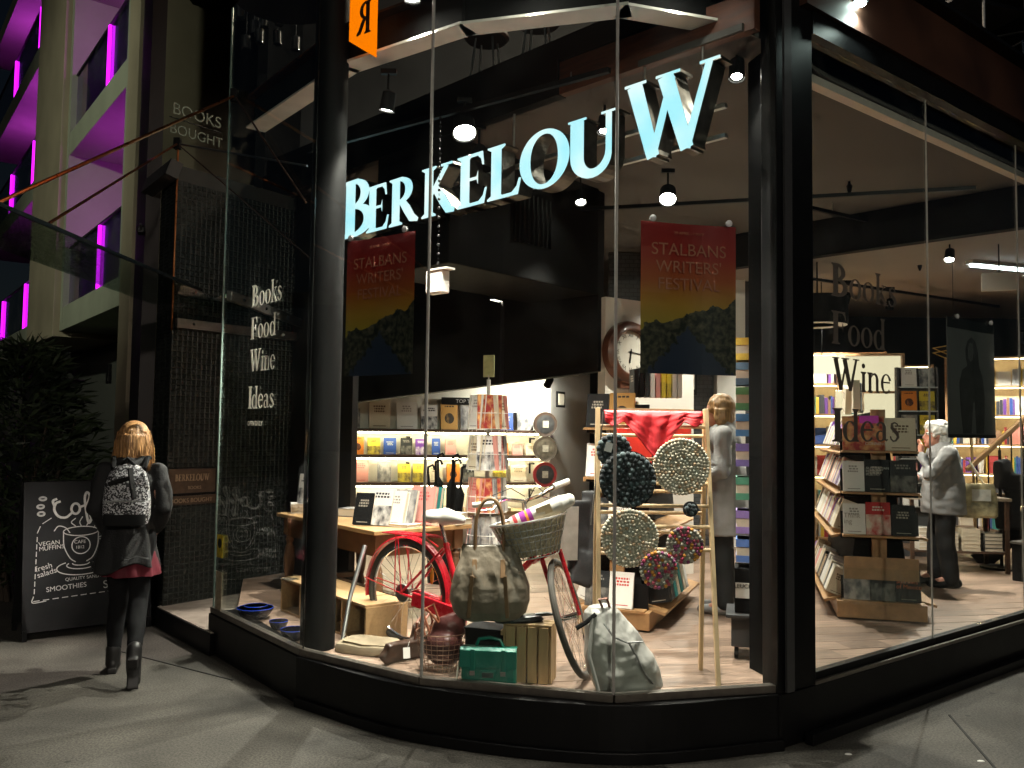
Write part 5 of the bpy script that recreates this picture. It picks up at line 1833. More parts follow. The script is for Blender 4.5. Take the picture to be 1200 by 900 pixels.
# mudguard as a curved band
band = []
for p_ in ringpts(hub, fd, up, .345, R(-5), R(190), 36):
    rr_ = (p_ - hub).normalized()
    band.append([p_ - ax_ * .03 - rr_ * .012, p_ - ax_ * .02, p_, p_ + ax_ * .02, p_ + ax_ * .03 - rr_ * .012, p_ - rr_ * .002])
MB().loft(band).build('mudguard', M_red, bk, smooth=True)
st = MB()
for s in (-1, 1):
    for a in (100, 170):
        p_ = hub + fd * (.345 * math.cos(R(a))) + up * (.345 * math.sin(R(a)))
        st.cyl(hub + ax_ * (.055 * s), p_ + ax_ * (.03 * s), .0035, n=6)
st.build('mudguard_stay', M_red, bk)
rk = MB()
rz0 = .962 - F
for s in (-.055, -.018, .018, .055):
    a_ = hub - fd * .17 + ax_ * s
    b_ = hub + fd * .19 + ax_ * s
    rk.tube([(a_.x, a_.y, rz0), (b_.x, b_.y, rz0), (b_.x + fd.x * .10, b_.y + fd.y * .10, rz0 + (-.05 if abs(s) > .03 else 0))], .0045, 6)
for t in (-.17, 0, .15):
    a_ = hub + fd * t
    rk.cyl(Vector((a_.x, a_.y, rz0)) - ax_ * .055, Vector((a_.x, a_.y, rz0)) + ax_ * .055, .0045, n=6)
for s in (-.06, .06):
    rk.cyl((hub - fd * .05 + ax_ * s).to_3d() * 1.0, Vector(((hub - fd * .05).x, (hub - fd * .05).y, rz0)) + ax_ * s, .004, n=6)
rk.build('rack', M_red, bk, smooth=True)
rf = MB().ball(hub + fd * .205 + up * .12 - ax_ * .008, .05, 14, 8, (.25, .25, 1))
rf.build('spoke_reflector', mat('amber_reflector', (.8, .30, .02), .25), bk, smooth=True)
stem_ = B(.075, 4.87, 1.21)
hb = MB().tube([B(-.20, 4.80, 1.19), B(-.12, 4.79, 1.195), B(-.03, 4.82, 1.225), stem_, B(.16, 4.94, 1.235), B(.25, 5.02, 1.28), B(.33, 5.07, 1.31)], .011, 10)
hb.tube([head_u, stem_], .013, 10)
hb.build('handlebar', M_chrome, bk, smooth=True)
MB().tube([B(-.21, 4.80, 1.19), B(-.10, 4.79, 1.2)], .016, 12).tube([B(.25, 5.02, 1.285), B(.34, 5.075, 1.315)], .018, 12).build('grip', mat('white_grip', (.7, .69, .66), .5), bk, smooth=True)
MB().tube([B(-.06, 4.78, 1.21), B(-.1, 4.73, 1.25), B(.0, 4.76, 1.29), B(.08, 4.84, 1.24)], .003, 6).tube([B(.2, 4.95, 1.25), B(.14, 4.85, 1.30), B(.09, 4.84, 1.2)], .003, 6).build('brake_cable', M_black, bk)
MB().tube([B(-.05, 4.80, 1.22), B(-.10, 4.75, 1.17), B(-.17, 4.75, 1.165)], .005, 8).tube([B(.17, 4.95, 1.235), B(.22, 4.95, 1.22), B(.28, 5.0, 1.24)], .005, 8).build('brake_lever', M_chrome, bk, smooth=True)
MB().tube([B(-.93, 5.55, .86), B(-.99, 5.40, .56), B(-1.02, 5.34, .30)], .014, 10).build('prop_stand', M_alu, bk, smooth=True)
# ---- front basket on the bicycle
bs_ = thing('wire_basket', 'oval wire basket with woven lining on the bicycle handlebar', 'basket', (.135, 4.70, .93))
tilt = Matrix.Rotation(R(-11), 3, 'Y')
bw = MB()


def bring(a, z):
    k = z / .2
    return tilt @ Vector(((.135 + .075 * k) * math.cos(a), (.095 + .05 * k) * math.sin(a), z))


for z, r in ((0, .003), (.045, .002), (.09, .002), (.12, .004), (.155, .002), (.2, .006)):
    bw.tube([bring(2 * math.pi * k / 40, z) for k in range(40)], r, 6, True)
for k in range(34):
    a = 2 * math.pi * k / 34
    bw.tube([bring(a, 0), bring(a, .1), bring(a, .2)], .002, 5)
for k in range(9):
    x = -.12 + k * .03
    yy = .095 * math.sqrt(max(0, 1 - (x / .135) ** 2))
    bw.cyl(tilt @ Vector((x, -yy, 0)), tilt @ Vector((x, yy, 0)), .002, n=5)
bw.build('wires', M_alu, bs_)
ln_ = MB()
rings = []
for k in range(12):
    z = .012 + .18 * k / 11
    rings.append([Vector(bring(2 * math.pi * j / 60, z)) * 1.0 - (tilt @ Vector((.006 * math.cos(2 * math.pi * j / 60) * (1 + .5 * ((j + k) % 2)), .006 * math.sin(2 * math.pi * j / 60) * (1 + .5 * ((j + k) % 2)), 0))) for j in range(60)])
ln_.loft(rings, cap=False)
ln_.f.append(tuple(range(59, -1, -1)))
ln_.build('lining', mat('wicker_lining', (.48, .40, .28), .7, var=.35, scale=60, bump=.4, bscale=90), bs_)
# rolled towel in the basket
tw_ = thing('rolled_towel', 'white rolled towel with purple, orange and red stripes in the bicycle basket', 'towel', (.12, 4.68, 1.09))
ta, tb2 = Vector((-.115, .0, .01)), Vector((.205, .02, .145))
stops = [(0, .034, (.62, .60, .56)), (.05, .040, (.5, .04, .05)), (.11, .041, (.62, .60, .56)), (.16, .042, (.30, .03, .30)), (.25, .043, (.75, .25, .03)), (.29, .043, (.30, .03, .30)), (.36, .043, (.64, .62, .58)), (.62, .044, (.66, .64, .60)), (.85, .046, (.66, .64, .60)), (.97, .036, (.66, .64, .60))]
for i in range(len(stops) - 1):
    t0, r0, c0 = stops[i]
    t1, r1, _ = stops[i + 1]
    MB().tube([ta.lerp(tb2, t0), ta.lerp(tb2, (t0 + t1) / 2), ta.lerp(tb2, t1)], [r0, (r0 + r1) / 2, r1], 20).build('stripe' if c0[0] < .55 or c0[1] < .3 else 'roll', mat('towel_%d' % int(c0[0] * 100 + c0[1] * 1000), c0, .85, var=.06, bump=.3, bscale=200), tw_, smooth=True)
MB().ball(tb2 - (tb2 - ta) * .02, .037, 16, 10, (.9, 1, 1)).build('roll_end', mat('towel_end', (.64, .62, .58), .85), tw_, smooth=True)
MB().box(ta.lerp(tb2, .55) + Vector((.0, -.043, .008)), (.085, .004, .05), 0, R(10), R(-22)).build('price_label', mat('kraft_label', (.55, .46, .33), .8), tw_)

# ================================================================ bags
def superring(cx, cy, z, rx, ry, n=48, e=2.6):
    out = []
    for k in range(n):
        a = 2 * math.pi * k / n
        c, s = math.cos(a), math.sin(a)
        out.append((cx + rx * math.copysign(abs(c) ** (2 / e), c), cy + ry * math.copysign(abs(s) ** (2 / e), s), z))
    return out


hbag = thing('handbag', 'large slouchy olive brown leather handbag hanging from the handlebar', 'handbag', (-.11, 4.63, .60))
lv = [(0, .13, .05), (.015, .17, .075), (.05, .205, .095), (.11, .225, .105), (.18, .22, .10), (.25, .20, .085), (.31, .175, .06), (.36, .155, .035), (.39, .148, .02), (.395, .14, .012)]
hm = MB().loft([superring(.01 * math.sin(z * 9), 0, z, rx, ry, 110) for z, rx, ry in [(lv[0][0], lv[0][1], lv[0][2])] + [(lv[i][0] + (lv[i + 1][0] - lv[i][0]) * t / 8, (lv[i][1] + (lv[i + 1][1] - lv[i][1]) * t / 8) * .95, lv[i][2] + (lv[i + 1][2] - lv[i][2]) * t / 8) for i in range(len(lv) - 1) for t in range(1, 9)]])
for i, v in enumerate(hm.v):
    x, y, z = v
    fold = .009 * math.sin(x * 52 + 5 * z + 2 * noise.noise(Vector((x * 5, z * 5, 0)))) * (1 - abs(z - .24) / .26) + .005 * noise.noise(Vector((x * 9, y * 9, z * 6))) + .006 * noise.noise(Vector((x * 30, y * 30, z * 14))) + .004 * abs(noise.noise(Vector((x * 60 + z * 30, y * 40, z * 22))))
    hm.v[i] = (x + .012 * noise.noise(Vector((z * 11, y * 8, 3.1))), y + fold * (1 if y > 0 else -1) * -1, z + .006 * noise.noise(Vector((x * 14, 1.7, z * 8))))
m_olive = mat('olive_leather', (.195, .160, .118), .38, var=.07, scale=5, bump=.25, bscale=45)
hm.build('body', m_olive, hbag, smooth=True)
m_tan = mat('tan_leather', (.20, .115, .055), .4, var=.2, scale=9)
for s, y in ((0, -.022), (.0, .03)):
    pts = []
    for k in range(17):
        a = math.pi * k / 16
        pts.append((-.075 * math.cos(a) * (1 + .2 * math.sin(a)), y + .02 * math.sin(a), .36 + .28 * math.sin(a) ** .75 if 0 < k < 16 else .30))
    MB().tube(pts, .0095, 8).build('handle', m_tan, hbag, smooth=True)
for x in (-.075, .075):
    MB().box((x, -.072, .28), (.026, .008, .10), 0, R(-22)).build('handle_tab', m_tan, hbag, bevel=.002)
    MB().box((x * 1.25, -.108, .14), (.02, .006, .22), 0, R(2), R(-4 if x > 0 else 4)).build('seam_strap', m_tan, hbag, bevel=.002)

gs = thing('satchel', 'green leather buckled satchel standing against the glass', 'satchel', (-.10, 4.56, F), R(-6))
m_green = mat('green_leather', (.008, .20, .145), .33, var=.15, scale=8, bump=.12, bscale=70)
MB().box((0, 0, .095), (.285, .085, .19)).build('body', m_green, gs, bevel=.012)
fp = MB().loft([[(x, y, z) for x in (-.148, .148)] + [(x, y2, z2) for x in (.148, -.148)] for (y, z, y2, z2) in ((.03, .190, .03, .196), (-.04, .197, -.04, .203), (-.052, .185, -.058, .187), (-.054, .10, -.060, .10))])
fp.build('flap', m_green, gs, fixn=True, bevel=.004)
for x in (-.08, .08):
    MB().box((x, -.062, .13), (.022, .006, .13)).build('strap', m_green, gs, bevel=.002)
    MB().box((x, -.066, .075), (.026, .006, .022)).build('buckle', M_steel, gs)
MB().box((0, -.0585, .065), (.085, .004, .05)).build('name_plate', m_green, gs, bevel=.003)
MB().box((0, -.0615, .065), (.06, .002, .026)).build('name_card', mat('dark_card', (.03, .06, .055), .5), gs)
MB().tube([(-.07, -.005, .20), (-.055, -.005, .235), (0, -.005, .245), (.055, -.005, .235), (.075, -.005, .20)], .009, 8).build('handle', m_green, gs, smooth=True)
MB().tube([(-.145, -.01, .17), (-.16, -.03, .09), (-.165, -.05, .012), (-.13, -.06, .006)], .005, 6).build('side_strap', mat('pale_strap', (.5, .46, .38), .7), gs)

bp = thing('backpack', 'silver grey leather backpack slumped by the front wheel', 'backpack', (.60, 4.50, F), R(12))
bl = [(0, .16, .085), (.03, .185, .105), (.10, .19, .115), (.18, .175, .11), (.26, .15, .10), (.34, .115, .08), (.40, .09, .06), (.43, .06, .035), (.44, .03, .015)]
bm_ = MB()
rg = []
for i in range(len(bl) - 1):
    for t in range(9):
        k = t / 9
        z, rx, ry = [bl[i][j] + (bl[i + 1][j] - bl[i][j]) * k for j in range(3)]
        rg.append(superring(-.16 * (z / .44) ** 1.1 + .03, .05 * z, z, rx, ry, 96, 2.8))
bm_.loft(rg)
for i, v in enumerate(bm_.v):
    x, y, z = v
    bm_.v[i] = (x + .012 * noise.noise(Vector((x * 7, y * 7, z * 9))), y - .02 * noise.noise(Vector((x * 11, y * 6, z * 9))) - .008 * noise.noise(Vector((x * 26, 3, z * 20))) - .006 * abs(noise.noise(Vector((x * 40 + z * 25, y * 20, z * 34)))), z + .01 * noise.noise(Vector((x * 9, y * 9, 5))))
m_silver = mat('silver_leather', (.47, .46, .43), .38, .1, var=.1, scale=6, bump=.15, bscale=50)
bm_.build('body', m_silver, bp, smooth=True)
MB().tube([(-.13, -.02, .43), (-.15, -.03, .47), (-.11, -.03, .475), (-.09, -.02, .43)], .007, 8).build('grab_handle', mat('brown_tab', (.2, .07, .04), .5), bp, smooth=True)
MB().tube([(-.02, -.115, .27), (.02, -.125, .20), (.06, -.13, .12), (.11, -.118, .06)], .005, 6).build('zip', M_alu, bp)
MB().tube([(-.14, -.08, .36), (-.1, -.115, .3), (-.03, -.122, .27), (.06, -.112, .27)], .0045, 6).build('zip', M_alu, bp)
MB().tube([(-.19, -.04, .38), (-.215, -.07, .2), (-.17, -.09, .03)], .012, 6).build('strap', m_silver, bp, smooth=True)
MB().tube([(-.17, -.04, .40), (-.22, -.04, .36), (-.27, -.03, .33)], .012, 6).build('strap', M_black, bp, smooth=True)

cb = thing('canvas_bag', 'folded beige canvas bag lying flat beside the column', 'bag', (-.83, 5.22, F), R(-20))
cm_ = MB()
cm_.loft([superring(0, 0, z, .20 * k, .12 * k, 40, 4) for z, k in ((.0, .93), (.012, 1), (.035, 1.0), (.05, .96), (.058, .7))])
cm_.jitter(.012, 9, 2)
for i, v in enumerate(cm_.v):
    if v[2] < .012:
        cm_.v[i] = (v[0], v[1], .002)
cm_.build('body', mat('beige_canvas', (.27, .215, .14), .85, var=.15, scale=12, bump=.3, bscale=160), cb, smooth=True)
MB().loft([superring(.01, -.01, z, .17 * k, .095 * k, 40, 4) for z, k in ((.05, .95), (.066, 1), (.072, .8))]).jitter(.010, 11, 4).build('flap', MATS['beige_canvas'], cb, smooth=True)

ls = thing('leather_bag', 'dark brown leather bag with tan straps and white tag lying by the wire basket', 'bag', (-.60, 5.0, F), R(42))
lm = MB()
lm.box((0, 0, .06), (.26, .05, .12), 0, R(20)).box((.10, .02, .12), (.07, .05, .14), R(20), R(10)).ball((-.1, 0, .05), .05, 12, 8, (1.4, .7, .8))
put('body', blob(lm, .01, 8, .01, 10), mat('dark_brown_leather', (.05, .024, .014), .4, var=.3), ls)
for k in (0, .05):
    MB().tube([(.06 + k, -.02, .12), (.05 + k, -.05, .22), (.11 + k, -.03, .26), (.15 + k, .0, .2), (.12 + k, .0, .10)], .0075, 6).build('strap', mat('russet_leather', (.28, .09, .045), .45), ls, smooth=True)
MB().box((-.02, -.055, .06), (.04, .002, .06), R(-20), R(-14)).build('price_tag', M_white, ls)
MB().tube([(.01, -.04, .12), (-.01, -.05, .09)], .0012, 4).build('tag_string', M_white, ls)

wb = thing('wire_basket', 'round copper wire basket on the floor holding a brown leather bag', 'basket', (-.37, 4.84, F), 0)
ww = MB()
for k in range(9):
    z = .004 + k * .026
    r = .105 + .04 * (k / 8) ** .8
    ww.tube([(r * math.cos(2 * math.pi * j / 36), r * math.sin(2 * math.pi * j / 36), z) for j in range(36)], .0022 if k < 8 else .004, 5, True)
for j in range(26):
    a = 2 * math.pi * j / 26
    ww.tube([((.105 + .04 * (k / 4) ** .8) * math.cos(a), (.105 + .04 * (k / 4) ** .8) * math.sin(a), .004 + .208 * k / 4) for k in range(5)], .0016, 5)
for j in range(9):
    x = -.09 + j * .0225
    y = math.sqrt(max(0, .105 ** 2 - x * x))
    ww.cyl((x, -y, .004), (x, y, .004), .0016, n=5)
ww.build('wires', mat('copper_wire', (.42, .27, .20), .3, 1.0), wb)
lb = thing('leather_bag', 'glossy dark brown leather bag stuffed in the copper wire basket', 'bag', (-.36, 4.85, F))
lbm = MB()
lbm.ball((0, 0, .12), .10, 18, 12, (1.1, .95, 1.1)).ball((.03, .0, .22), .085, 16, 10, (1.2, .6, .9)).box((.06, .0, .28), (.16, .04, .06), 0, 0, R(-14))
put('body', blob(lbm, .01, 8, .02, 8), mat('oxblood_leather', (.06, .018, .016), .3, var=.3, bump=.2), lb)
MB().tube([(-.03, -.03, .26), (-.1, -.04, .34), (-.13, -.05, .28), (-.1, -.07, .2)], .007, 6).tube([(-.02, -.02, .25), (-.06, -.03, .36), (-.12, -.04, .33), (-.08, -.06, .22)], .007, 6).build('strap', MATS['russet_leather'], lb, smooth=True)

wc = thing('wooden_crate', 'small slatted pine crate standing on end behind the green satchel', 'crate', (.115, 4.68, F), R(-14))
for i in range(4):
    MB().box((-.09 + i * .06, -.075, .145), (.052, .012, .29)).build('slat', M_pine, wc, bevel=.002)
    MB().box((-.09 + i * .06, .075, .145), (.052, .012, .29)).build('slat', M_pine, wc, bevel=.002)
for i in range(3):
    MB().box((.125, -.05 + i * .05, .145), (.012, .044, .29)).build('slat', M_pine, wc, bevel=.002)
    MB().box((-.125, -.05 + i * .05, .145), (.012, .044, .29)).build('slat', M_pine, wc, bevel=.002)
    MB().box((0, -.05 + i * .05, .297), (.262, .044, .012)).build('slat', M_pine, wc, bevel=.002)
for z in (.04, .15, .25):
    MB().box((-.15 + .012, 0, z), (.012, .15, .025)).build('batten', M_pine, wc)
cl = thing('clutch_bag', 'flat black clutch bag lying on the pine crate', 'bag', (.05, 4.68, F + .304), R(10))
MB().loft([superring(0, 0, z, .14 * k, .06 * k, 32, 3) for z, k in ((0, .9), (.012, 1), (.03, .9), (.036, .6))]).jitter(.005, 14).build('body', mat('black_leather', (.012, .012, .013), .35), cl, smooth=True)
MB().tube([(.09, 0, .03), (.16, .01, .032), (.22, .0, .03)], [.01, .012, .003], 8).build('strap', MATS['black_leather'], cl, smooth=True)
bx = thing('black_box', 'low black display box between the wire basket and the crate', 'box', (-.10, 4.80, F), R(-20))
MB().box((0, 0, .12), (.24, .16, .24)).build('body', M_blackmatt, bx, bevel=.004)
MB().box((0, 0, .246), (.25, .17, .012)).build('lid', M_blackmatt, bx, bevel=.003)

# ---- cubby boxes and bowls
cu = thing('cubby_box', 'low pine cubby box with open fronts behind the round column', 'box', (-1.66, 6.32, F), math.atan2(-.78, .626))
m_ply = mat('plywood', (.40, .25, .12), .5, var=.15, scale=6, stretch=(1, 8, 8))
for z in (.008, .232):
    MB().box((.62, .15, z), (1.24, .30, .015)).build('board', m_ply, cu)
for x in (.0, .31, .62, .93, 1.24):
    MB().box((x, .15, .12), (.016, .30, .208)).build('divider', m_ply, cu)
MB().box((.62, .294, .12), (1.22, .01, .2)).build('back_panel', m_ply, cu)
ry_ = thing('acrylic_easel', 'clear acrylic book easel on top of the cubby box', 'easel', (-1.55, 6.28, F + .241), R(-40))
MB().box((0, 0, .07), (.14, .004, .16), 0, R(-20)).build('back', glass('acrylic2', (.9, .92, .9), dirt=.2), ry_)
MB().box((0, -.05, .004), (.14, .08, .004)).build('foot', MATS['acrylic2'], ry_)
m_blu = mat('blue_glaze', (.012, .05, .42), .2, var=.15, coat=.4)
m_blk = mat('black_glaze', (.012, .014, .03), .25, var=.2)
for i, (x, y, r, h, lab) in enumerate(((-1.77, 6.06, .125, .075, 'widest blue glazed bowl by the left window edge'), (-1.52, 5.74, .062, .055, 'smallest blue glazed bowl in the middle of the three'), (-1.35, 5.47, .085, .065, 'blue glazed bowl half hidden by the round column'))):
    t = thing('bowl', lab, 'bowl', (x, y, F), 0, 'blue bowls in the window')
    MB().lathe([(.001, 0), (r * .55, 0), (r * .8, h * .35), (r * .97, h * .8), (r, h)], 36).build('outer', m_blk, t, smooth=True)
    MB().lathe([(r, h), (r * .97, h + .003), (r * .93, h - .004), (r * .72, h * .45), (r * .4, h * .2), (.001, h * .17)], 36).build('inner', m_blu, t, smooth=True)
    MB().box((.0, .0, h * .25 + .01), (r * .5, r * .3, .004), R(30)).build('price_card', M_white, t)
t = thing('bowl', 'small blue bowl nested inside the widest blue bowl', 'bowl', (-1.765, 6.06, F + .03), 0, 'blue bowls in the window')
MB().lathe([(.001, 0), (.045, 0), (.07, .03), (.082, .06)], 32).build('outer', m_blk, t, smooth=True)
MB().lathe([(.082, .06), (.078, .062), (.055, .03), (.001, .012)], 32).build('inner', m_blu, t, smooth=True)

# ================================================================ ladder with trivets
la = thing('display_ladder', 'pale timber double ladder frame used to display felt trivets', 'ladder', (.78, 4.72, F))
m_lad = mat('ladder_birch', (.60, .43, .24), .45, var=.12, scale=6, stretch=(8, 8, 1))
HX = .30
for x in (-HX, HX):
    MB().bar((x, .05, 1.46), (x + (.012 if x > 0 else -.01), -.19, 0), .034, .022).build('front_leg', m_lad, la, bevel=.003)
    MB().bar((x, .07, 1.46), (x, .18, 0), .034, .022).build('rear_leg', m_lad, la, bevel=.003)
for z in (.70, .82, .93, 1.05, 1.18, 1.36):
    y = .05 - .24 * (1.46 - z) / 1.46
    MB().cyl((-HX, y, z), (HX, y, z), .0105, n=10).build('rung', m_lad, la, smooth=True)
    y = .07 + .11 * (1.46 - z) / 1.46
    MB().cyl((-HX, y, z - .05), (HX, y, z - .05), .0105, n=10).build('rung', m_lad, la, smooth=True)
MB().bar((-HX + .03, .045, 1.44), (-HX - .04, -.02, .82), .03, .006).build('brace', mat('grey_strap', (.07, .065, .06), .6), la)


def felt(name, cols):
    m = bpy.data.materials.new(name)
    m.use_nodes = True
    nt = m.node_tree
    ge = nt.nodes.new('ShaderNodeNewGeometry')
    cr_ = nt.nodes.new('ShaderNodeValToRGB')
    cr_.color_ramp.interpolation = 'CONSTANT'
    els = cr_.color_ramp.elements
    els[0].position = 0
    els[0].color = (*cols[0], 1)
    els[1].position = 1 / len(cols)
    els[1].color = (*cols[1], 1)
    for i in range(2, len(cols)):
        e = els.new(i / len(cols))
        e.color = (*cols[i], 1)
    nt.links.new(ge.outputs['Random Per Island'], cr_.inputs[0])
    b = nt.nodes['Principled BSDF']
    nt.links.new(cr_.outputs[0], b.inputs['Base Color'])
    b.inputs['Roughness'].default_value = .95
    b.inputs['Sheen Weight'].default_value = .3
    return m


f_navy = felt('felt_navy', [(.012, .018, .022), (.02, .03, .036), (.05, .075, .085), (.012, .016, .02), (.11, .15, .16), (.03, .045, .05)])
f_beige = felt('felt_beige', [(.62, .55, .43), (.53, .47, .36), (.68, .62, .50), (.50, .50, .42), (.60, .42, .27), (.60, .54, .44)])
f_mix = felt('felt_mix', [(.42, .04, .10), (.50, .44, .35), (.28, .06, .17), (.62, .26, .04), (.38, .38, .31), (.50, .10, .14), (.18, .15, .14), (.34, .30, .27)])


def trivet(x, z, R_, m, lab, y, br=.0105, tilt_=0.0):
    t = thing('felt_trivet', lab, 'trivet', (x, y, z), tilt_, 'felt ball trivets on the ladder')
    mb = MB()
    nr = int(round(R_ / (br * 1.72)))
    mb.ball((0, 0, 0), br, 8, 6)
    for i in range(1, nr):
        r = i * br * 1.72
        n = int(2 * math.pi * r / (br * 1.8))
        a0 = rnd.random() * 6
        for k in range(n):
            a = a0 + 2 * math.pi * k / n
            mb.ball((r * math.cos(a), rnd.uniform(-.002, .002), r * math.sin(a)), br * rnd.uniform(1.0, 1.14), 8, 6)
    mb.build('felt_balls', m, t, smooth=True)
    MB().lathe([(.001, .001), (R_ * .93, .001), (R_ * .93, .006), (.001, .006)], 24, axis='Y').build('backing', m, t)
    return t


trivet(.625, 1.355, .165, f_navy, 'large round navy and grey felt ball trivet in the middle of the ladder', 4.60, .0155)
trivet(.555, 1.505, .10, f_navy, 'smaller navy felt ball trivet at the top left of the ladder', 4.645, .0155)
trivet(.92, 1.425, .155, f_beige, 'round beige felt ball trivet at the upper right of the ladder', 4.65)
trivet(.635, 1.045, .158, f_beige, 'round beige felt ball trivet at the lower left of the ladder', 4.585)
trivet(.785, .885, .105, f_mix, 'lowest multicoloured felt ball trivet on the ladder', 4.56)
trivet(.93, 1.01, .108, f_mix, 'multicoloured felt ball trivet on the right of the ladder', 4.60)
trivet(.965, 1.20, .045, f_navy, 'tiny navy felt ball coaster on the right ladder rung', 4.62, .012)
MB().box((-.03, -.015, .02), (.04, .003, .05), 0, 0, R(15)).build('price_tag', mat('grey_tag', (.5, .5, .48), .8), [o for o in bpy.data.objects if o.get('label', '').startswith('smaller navy')][0])
# red kerchief draped on the top rung
kc = thing('kerchief', 'bright red cotton kerchief draped over the top of the ladder', 'kerchief', (.78, 4.755, F + 1.40))
km = MB()
nx, nz_ = 40, 22
grid = []
for j in range(nz_ + 1):
    row = []
    v = j / nz_
    for i in range(nx + 1):
        u = i / nx * 2 - 1
        tri = max(0.0, 1 - abs(u) / .62)
        wing = max(0.0, 1 - abs(abs(u) - .82) / .22)
        drop = .055 + .20 * tri + .035 * wing
        z = .045 - v * drop
        pl = abs(math.sin(u * 8.5 + v * 1.5)) - .5
        y = -.035 - .022 * pl * min(1, v * 3) - .03 * v + .006 * noise.noise(Vector((u * 9, v * 7, 1)))
        if v < .12:
            y += .03 * (1 - v / .12)
            z += -.0
        row.append((u * .27, y, z))
    grid.append(row)
km.loft(grid, cap=False, closed=False)
ob = km.build('cloth', mat('red_cotton', (.55, .012, .02), .6, var=.12, scale=10, bump=.1), kc, smooth=True)
sm_ = ob.modifiers.new('t', 'SOLIDIFY')
sm_.thickness = .003
kb = thing('kraft_bag', 'kraft paper banner behind the red kerchief on the ladder top', 'paper', (.80, 4.80, F + 1.40))
MB().box((0, 0, .03), (.44, .012, .06)).jitter(.006, 10).build('sheet', mat('kraft_paper', (.52, .40, .24), .8, var=.15), kb)
rb = thing('red_box', 'pair of plain red boxes behind the ladder kerchief', 'boxes', (.83, 4.98, F + 1.15))
MB().box((-.12, 0, .09), (.2, .06, .22)).build('box', mat('flat_red', (.62, .03, .02), .5), rb, bevel=.003)
MB().box((.12, .01, .10), (.18, .06, .24)).build('box', MATS['flat_red'], rb, bevel=.003)

# ================================================================ notebook tower by the post
nt_ = thing('notebook_tower', 'wheeled tower of banded notebooks beside the corner post', 'display tower', (1.475, 5.24, F), R(-15))
MB().box((0, 0, .16), (.26, .3, .17)).build('plinth_box', mat('tower_grey', (.05, .052, .055), .5), nt_, bevel=.006)
MB().box((0, 0, .255), (.32, .34, .02)).build('tray', MATS['tower_grey'], nt_, bevel=.004)
for x in (-.1, .1):
    for y in (-.11, .11):
        MB().lathe([(.012, -.012), (.036, -.012), (.036, .012), (.012, .012)], 16, (x, y, .036), 'X').build('castor', M_rubber, nt_, smooth=True)
MB().box((0, 0, .40), (.22, .24, .26)).build('lower_box', M_blackmatt, nt_, bevel=.004)
MB().box((-.03, -.122, .40), (.15, .002, .09)).build('label', M_white, nt_)
put('lettering', text_mesh('LEUCHTT', .034, .0004, 'CENTER'), M_black, nt_, loc=(-.04, -.1245, .415))
bands = [((.04, .10, .30), .56), ((.16, .10, .30), .73), ((.03, .16, .10), .93), ((.10, .07, .25), 1.13), ((.03, .12, .28), 1.31), ((.06, .20, .08), 1.47), ((.05, .10, .16), 1.62), ((.42, .30, .03), 1.77)]
for i, (c, z) in enumerate(bands):
    MB().box((0, 0, z + .07), (.20, .20, .135)).build('notebook_stack', mat('kraft_book', (.58, .50, .40), .7, var=.1), nt_, bevel=.004)
    mm = mat('band_%d' % i, tuple(min(.8, q * 1.7 + .05) for q in c), .5)
    MB().box((0, 0, z + .115), (.204, .204, .045)).build('band', mm, nt_)
    MB().box((0, 0, z + .022), (.204, .204, .04)).build('band', mm, nt_)
    MB().box((.02, -.103, z + .07), (.01, .003, .13)).build('band', mat('elastic_dark', (.03, .03, .03), .6), nt_)
# ================================================================ people
M_skin = mat('skin', (.46, .22, .15), .5, var=.08, scale=30)


def head_parts(mb, c, fwd, r=.098):
    """skull, jaw, nose, ears and neck around head centre c looking along fwd"""
    f = Vector(fwd).normalized()
    s = f.cross(Vector((0, 0, 1))).normalized()
    mb.ball(c + Vector((0, 0, .02)), r, 18, 12, (.82, .95, 1.08))
    mb.ball(c + f * .03 - Vector((0, 0, .055)), r * .66, 14, 10, (.95, 1, .95))
    mb.tube([c + f * .085 + Vector((0, 0, .012)), c + f * .108 - Vector((0, 0, .022))], [.008, .013], 8)
    mb.ball(c + f * .104 - Vector((0, 0, .022)), .013)
    mb.ball(c + f * .088 - Vector((0, 0, .055)), .018, 10, 6, (1, 1, .5))
    mb.ball(c + f * .078 - Vector((0, 0, .088)), .022)
    for k in (-1, 1):
        mb.ball(c + s * (.078 * k) - f * .005 - Vector((0, 0, .005)), .024, 8, 6, (.5, .7, 1.2))
    mb.tube([c - f * .012 - Vector((0, 0, .05)), c - f * .03 - Vector((0, 0, .16))], [.052, .056], 12)


def hand(mb, w, d, side, curl=.5):
    """palm and five fingers from wrist w pointing along d; side = palm-width direction"""
    d = Vector(d).normalized()
    s = Vector(side).normalized()
    n = d.cross(s).normalized()
    mb.tube([w, w + d * .05, w + d * .085], [.024, .03, .028], 10)
    for i, L in enumerate((.062, .072, .068, .052)):
        b_ = w + d * .085 + s * ((i - 1.5) * .019)
        k1 = b_ + d * (L * .5) + n * (L * .25 * curl)
        k2 = k1 + d * (L * .35 * (1 - curl)) + n * (L * .5 * curl)
        mb.tube([b_ - d * .01, k1, k2], [.0105, .0095, .008], 8)
        mb.ball(k2, .008, 8, 6)
    t0 = w + d * .03 - s * .026
    mb.tube([t0, t0 - s * .025 + d * .03, t0 - s * .03 + d * .058 + n * .01], [.012, .011, .009], 8)


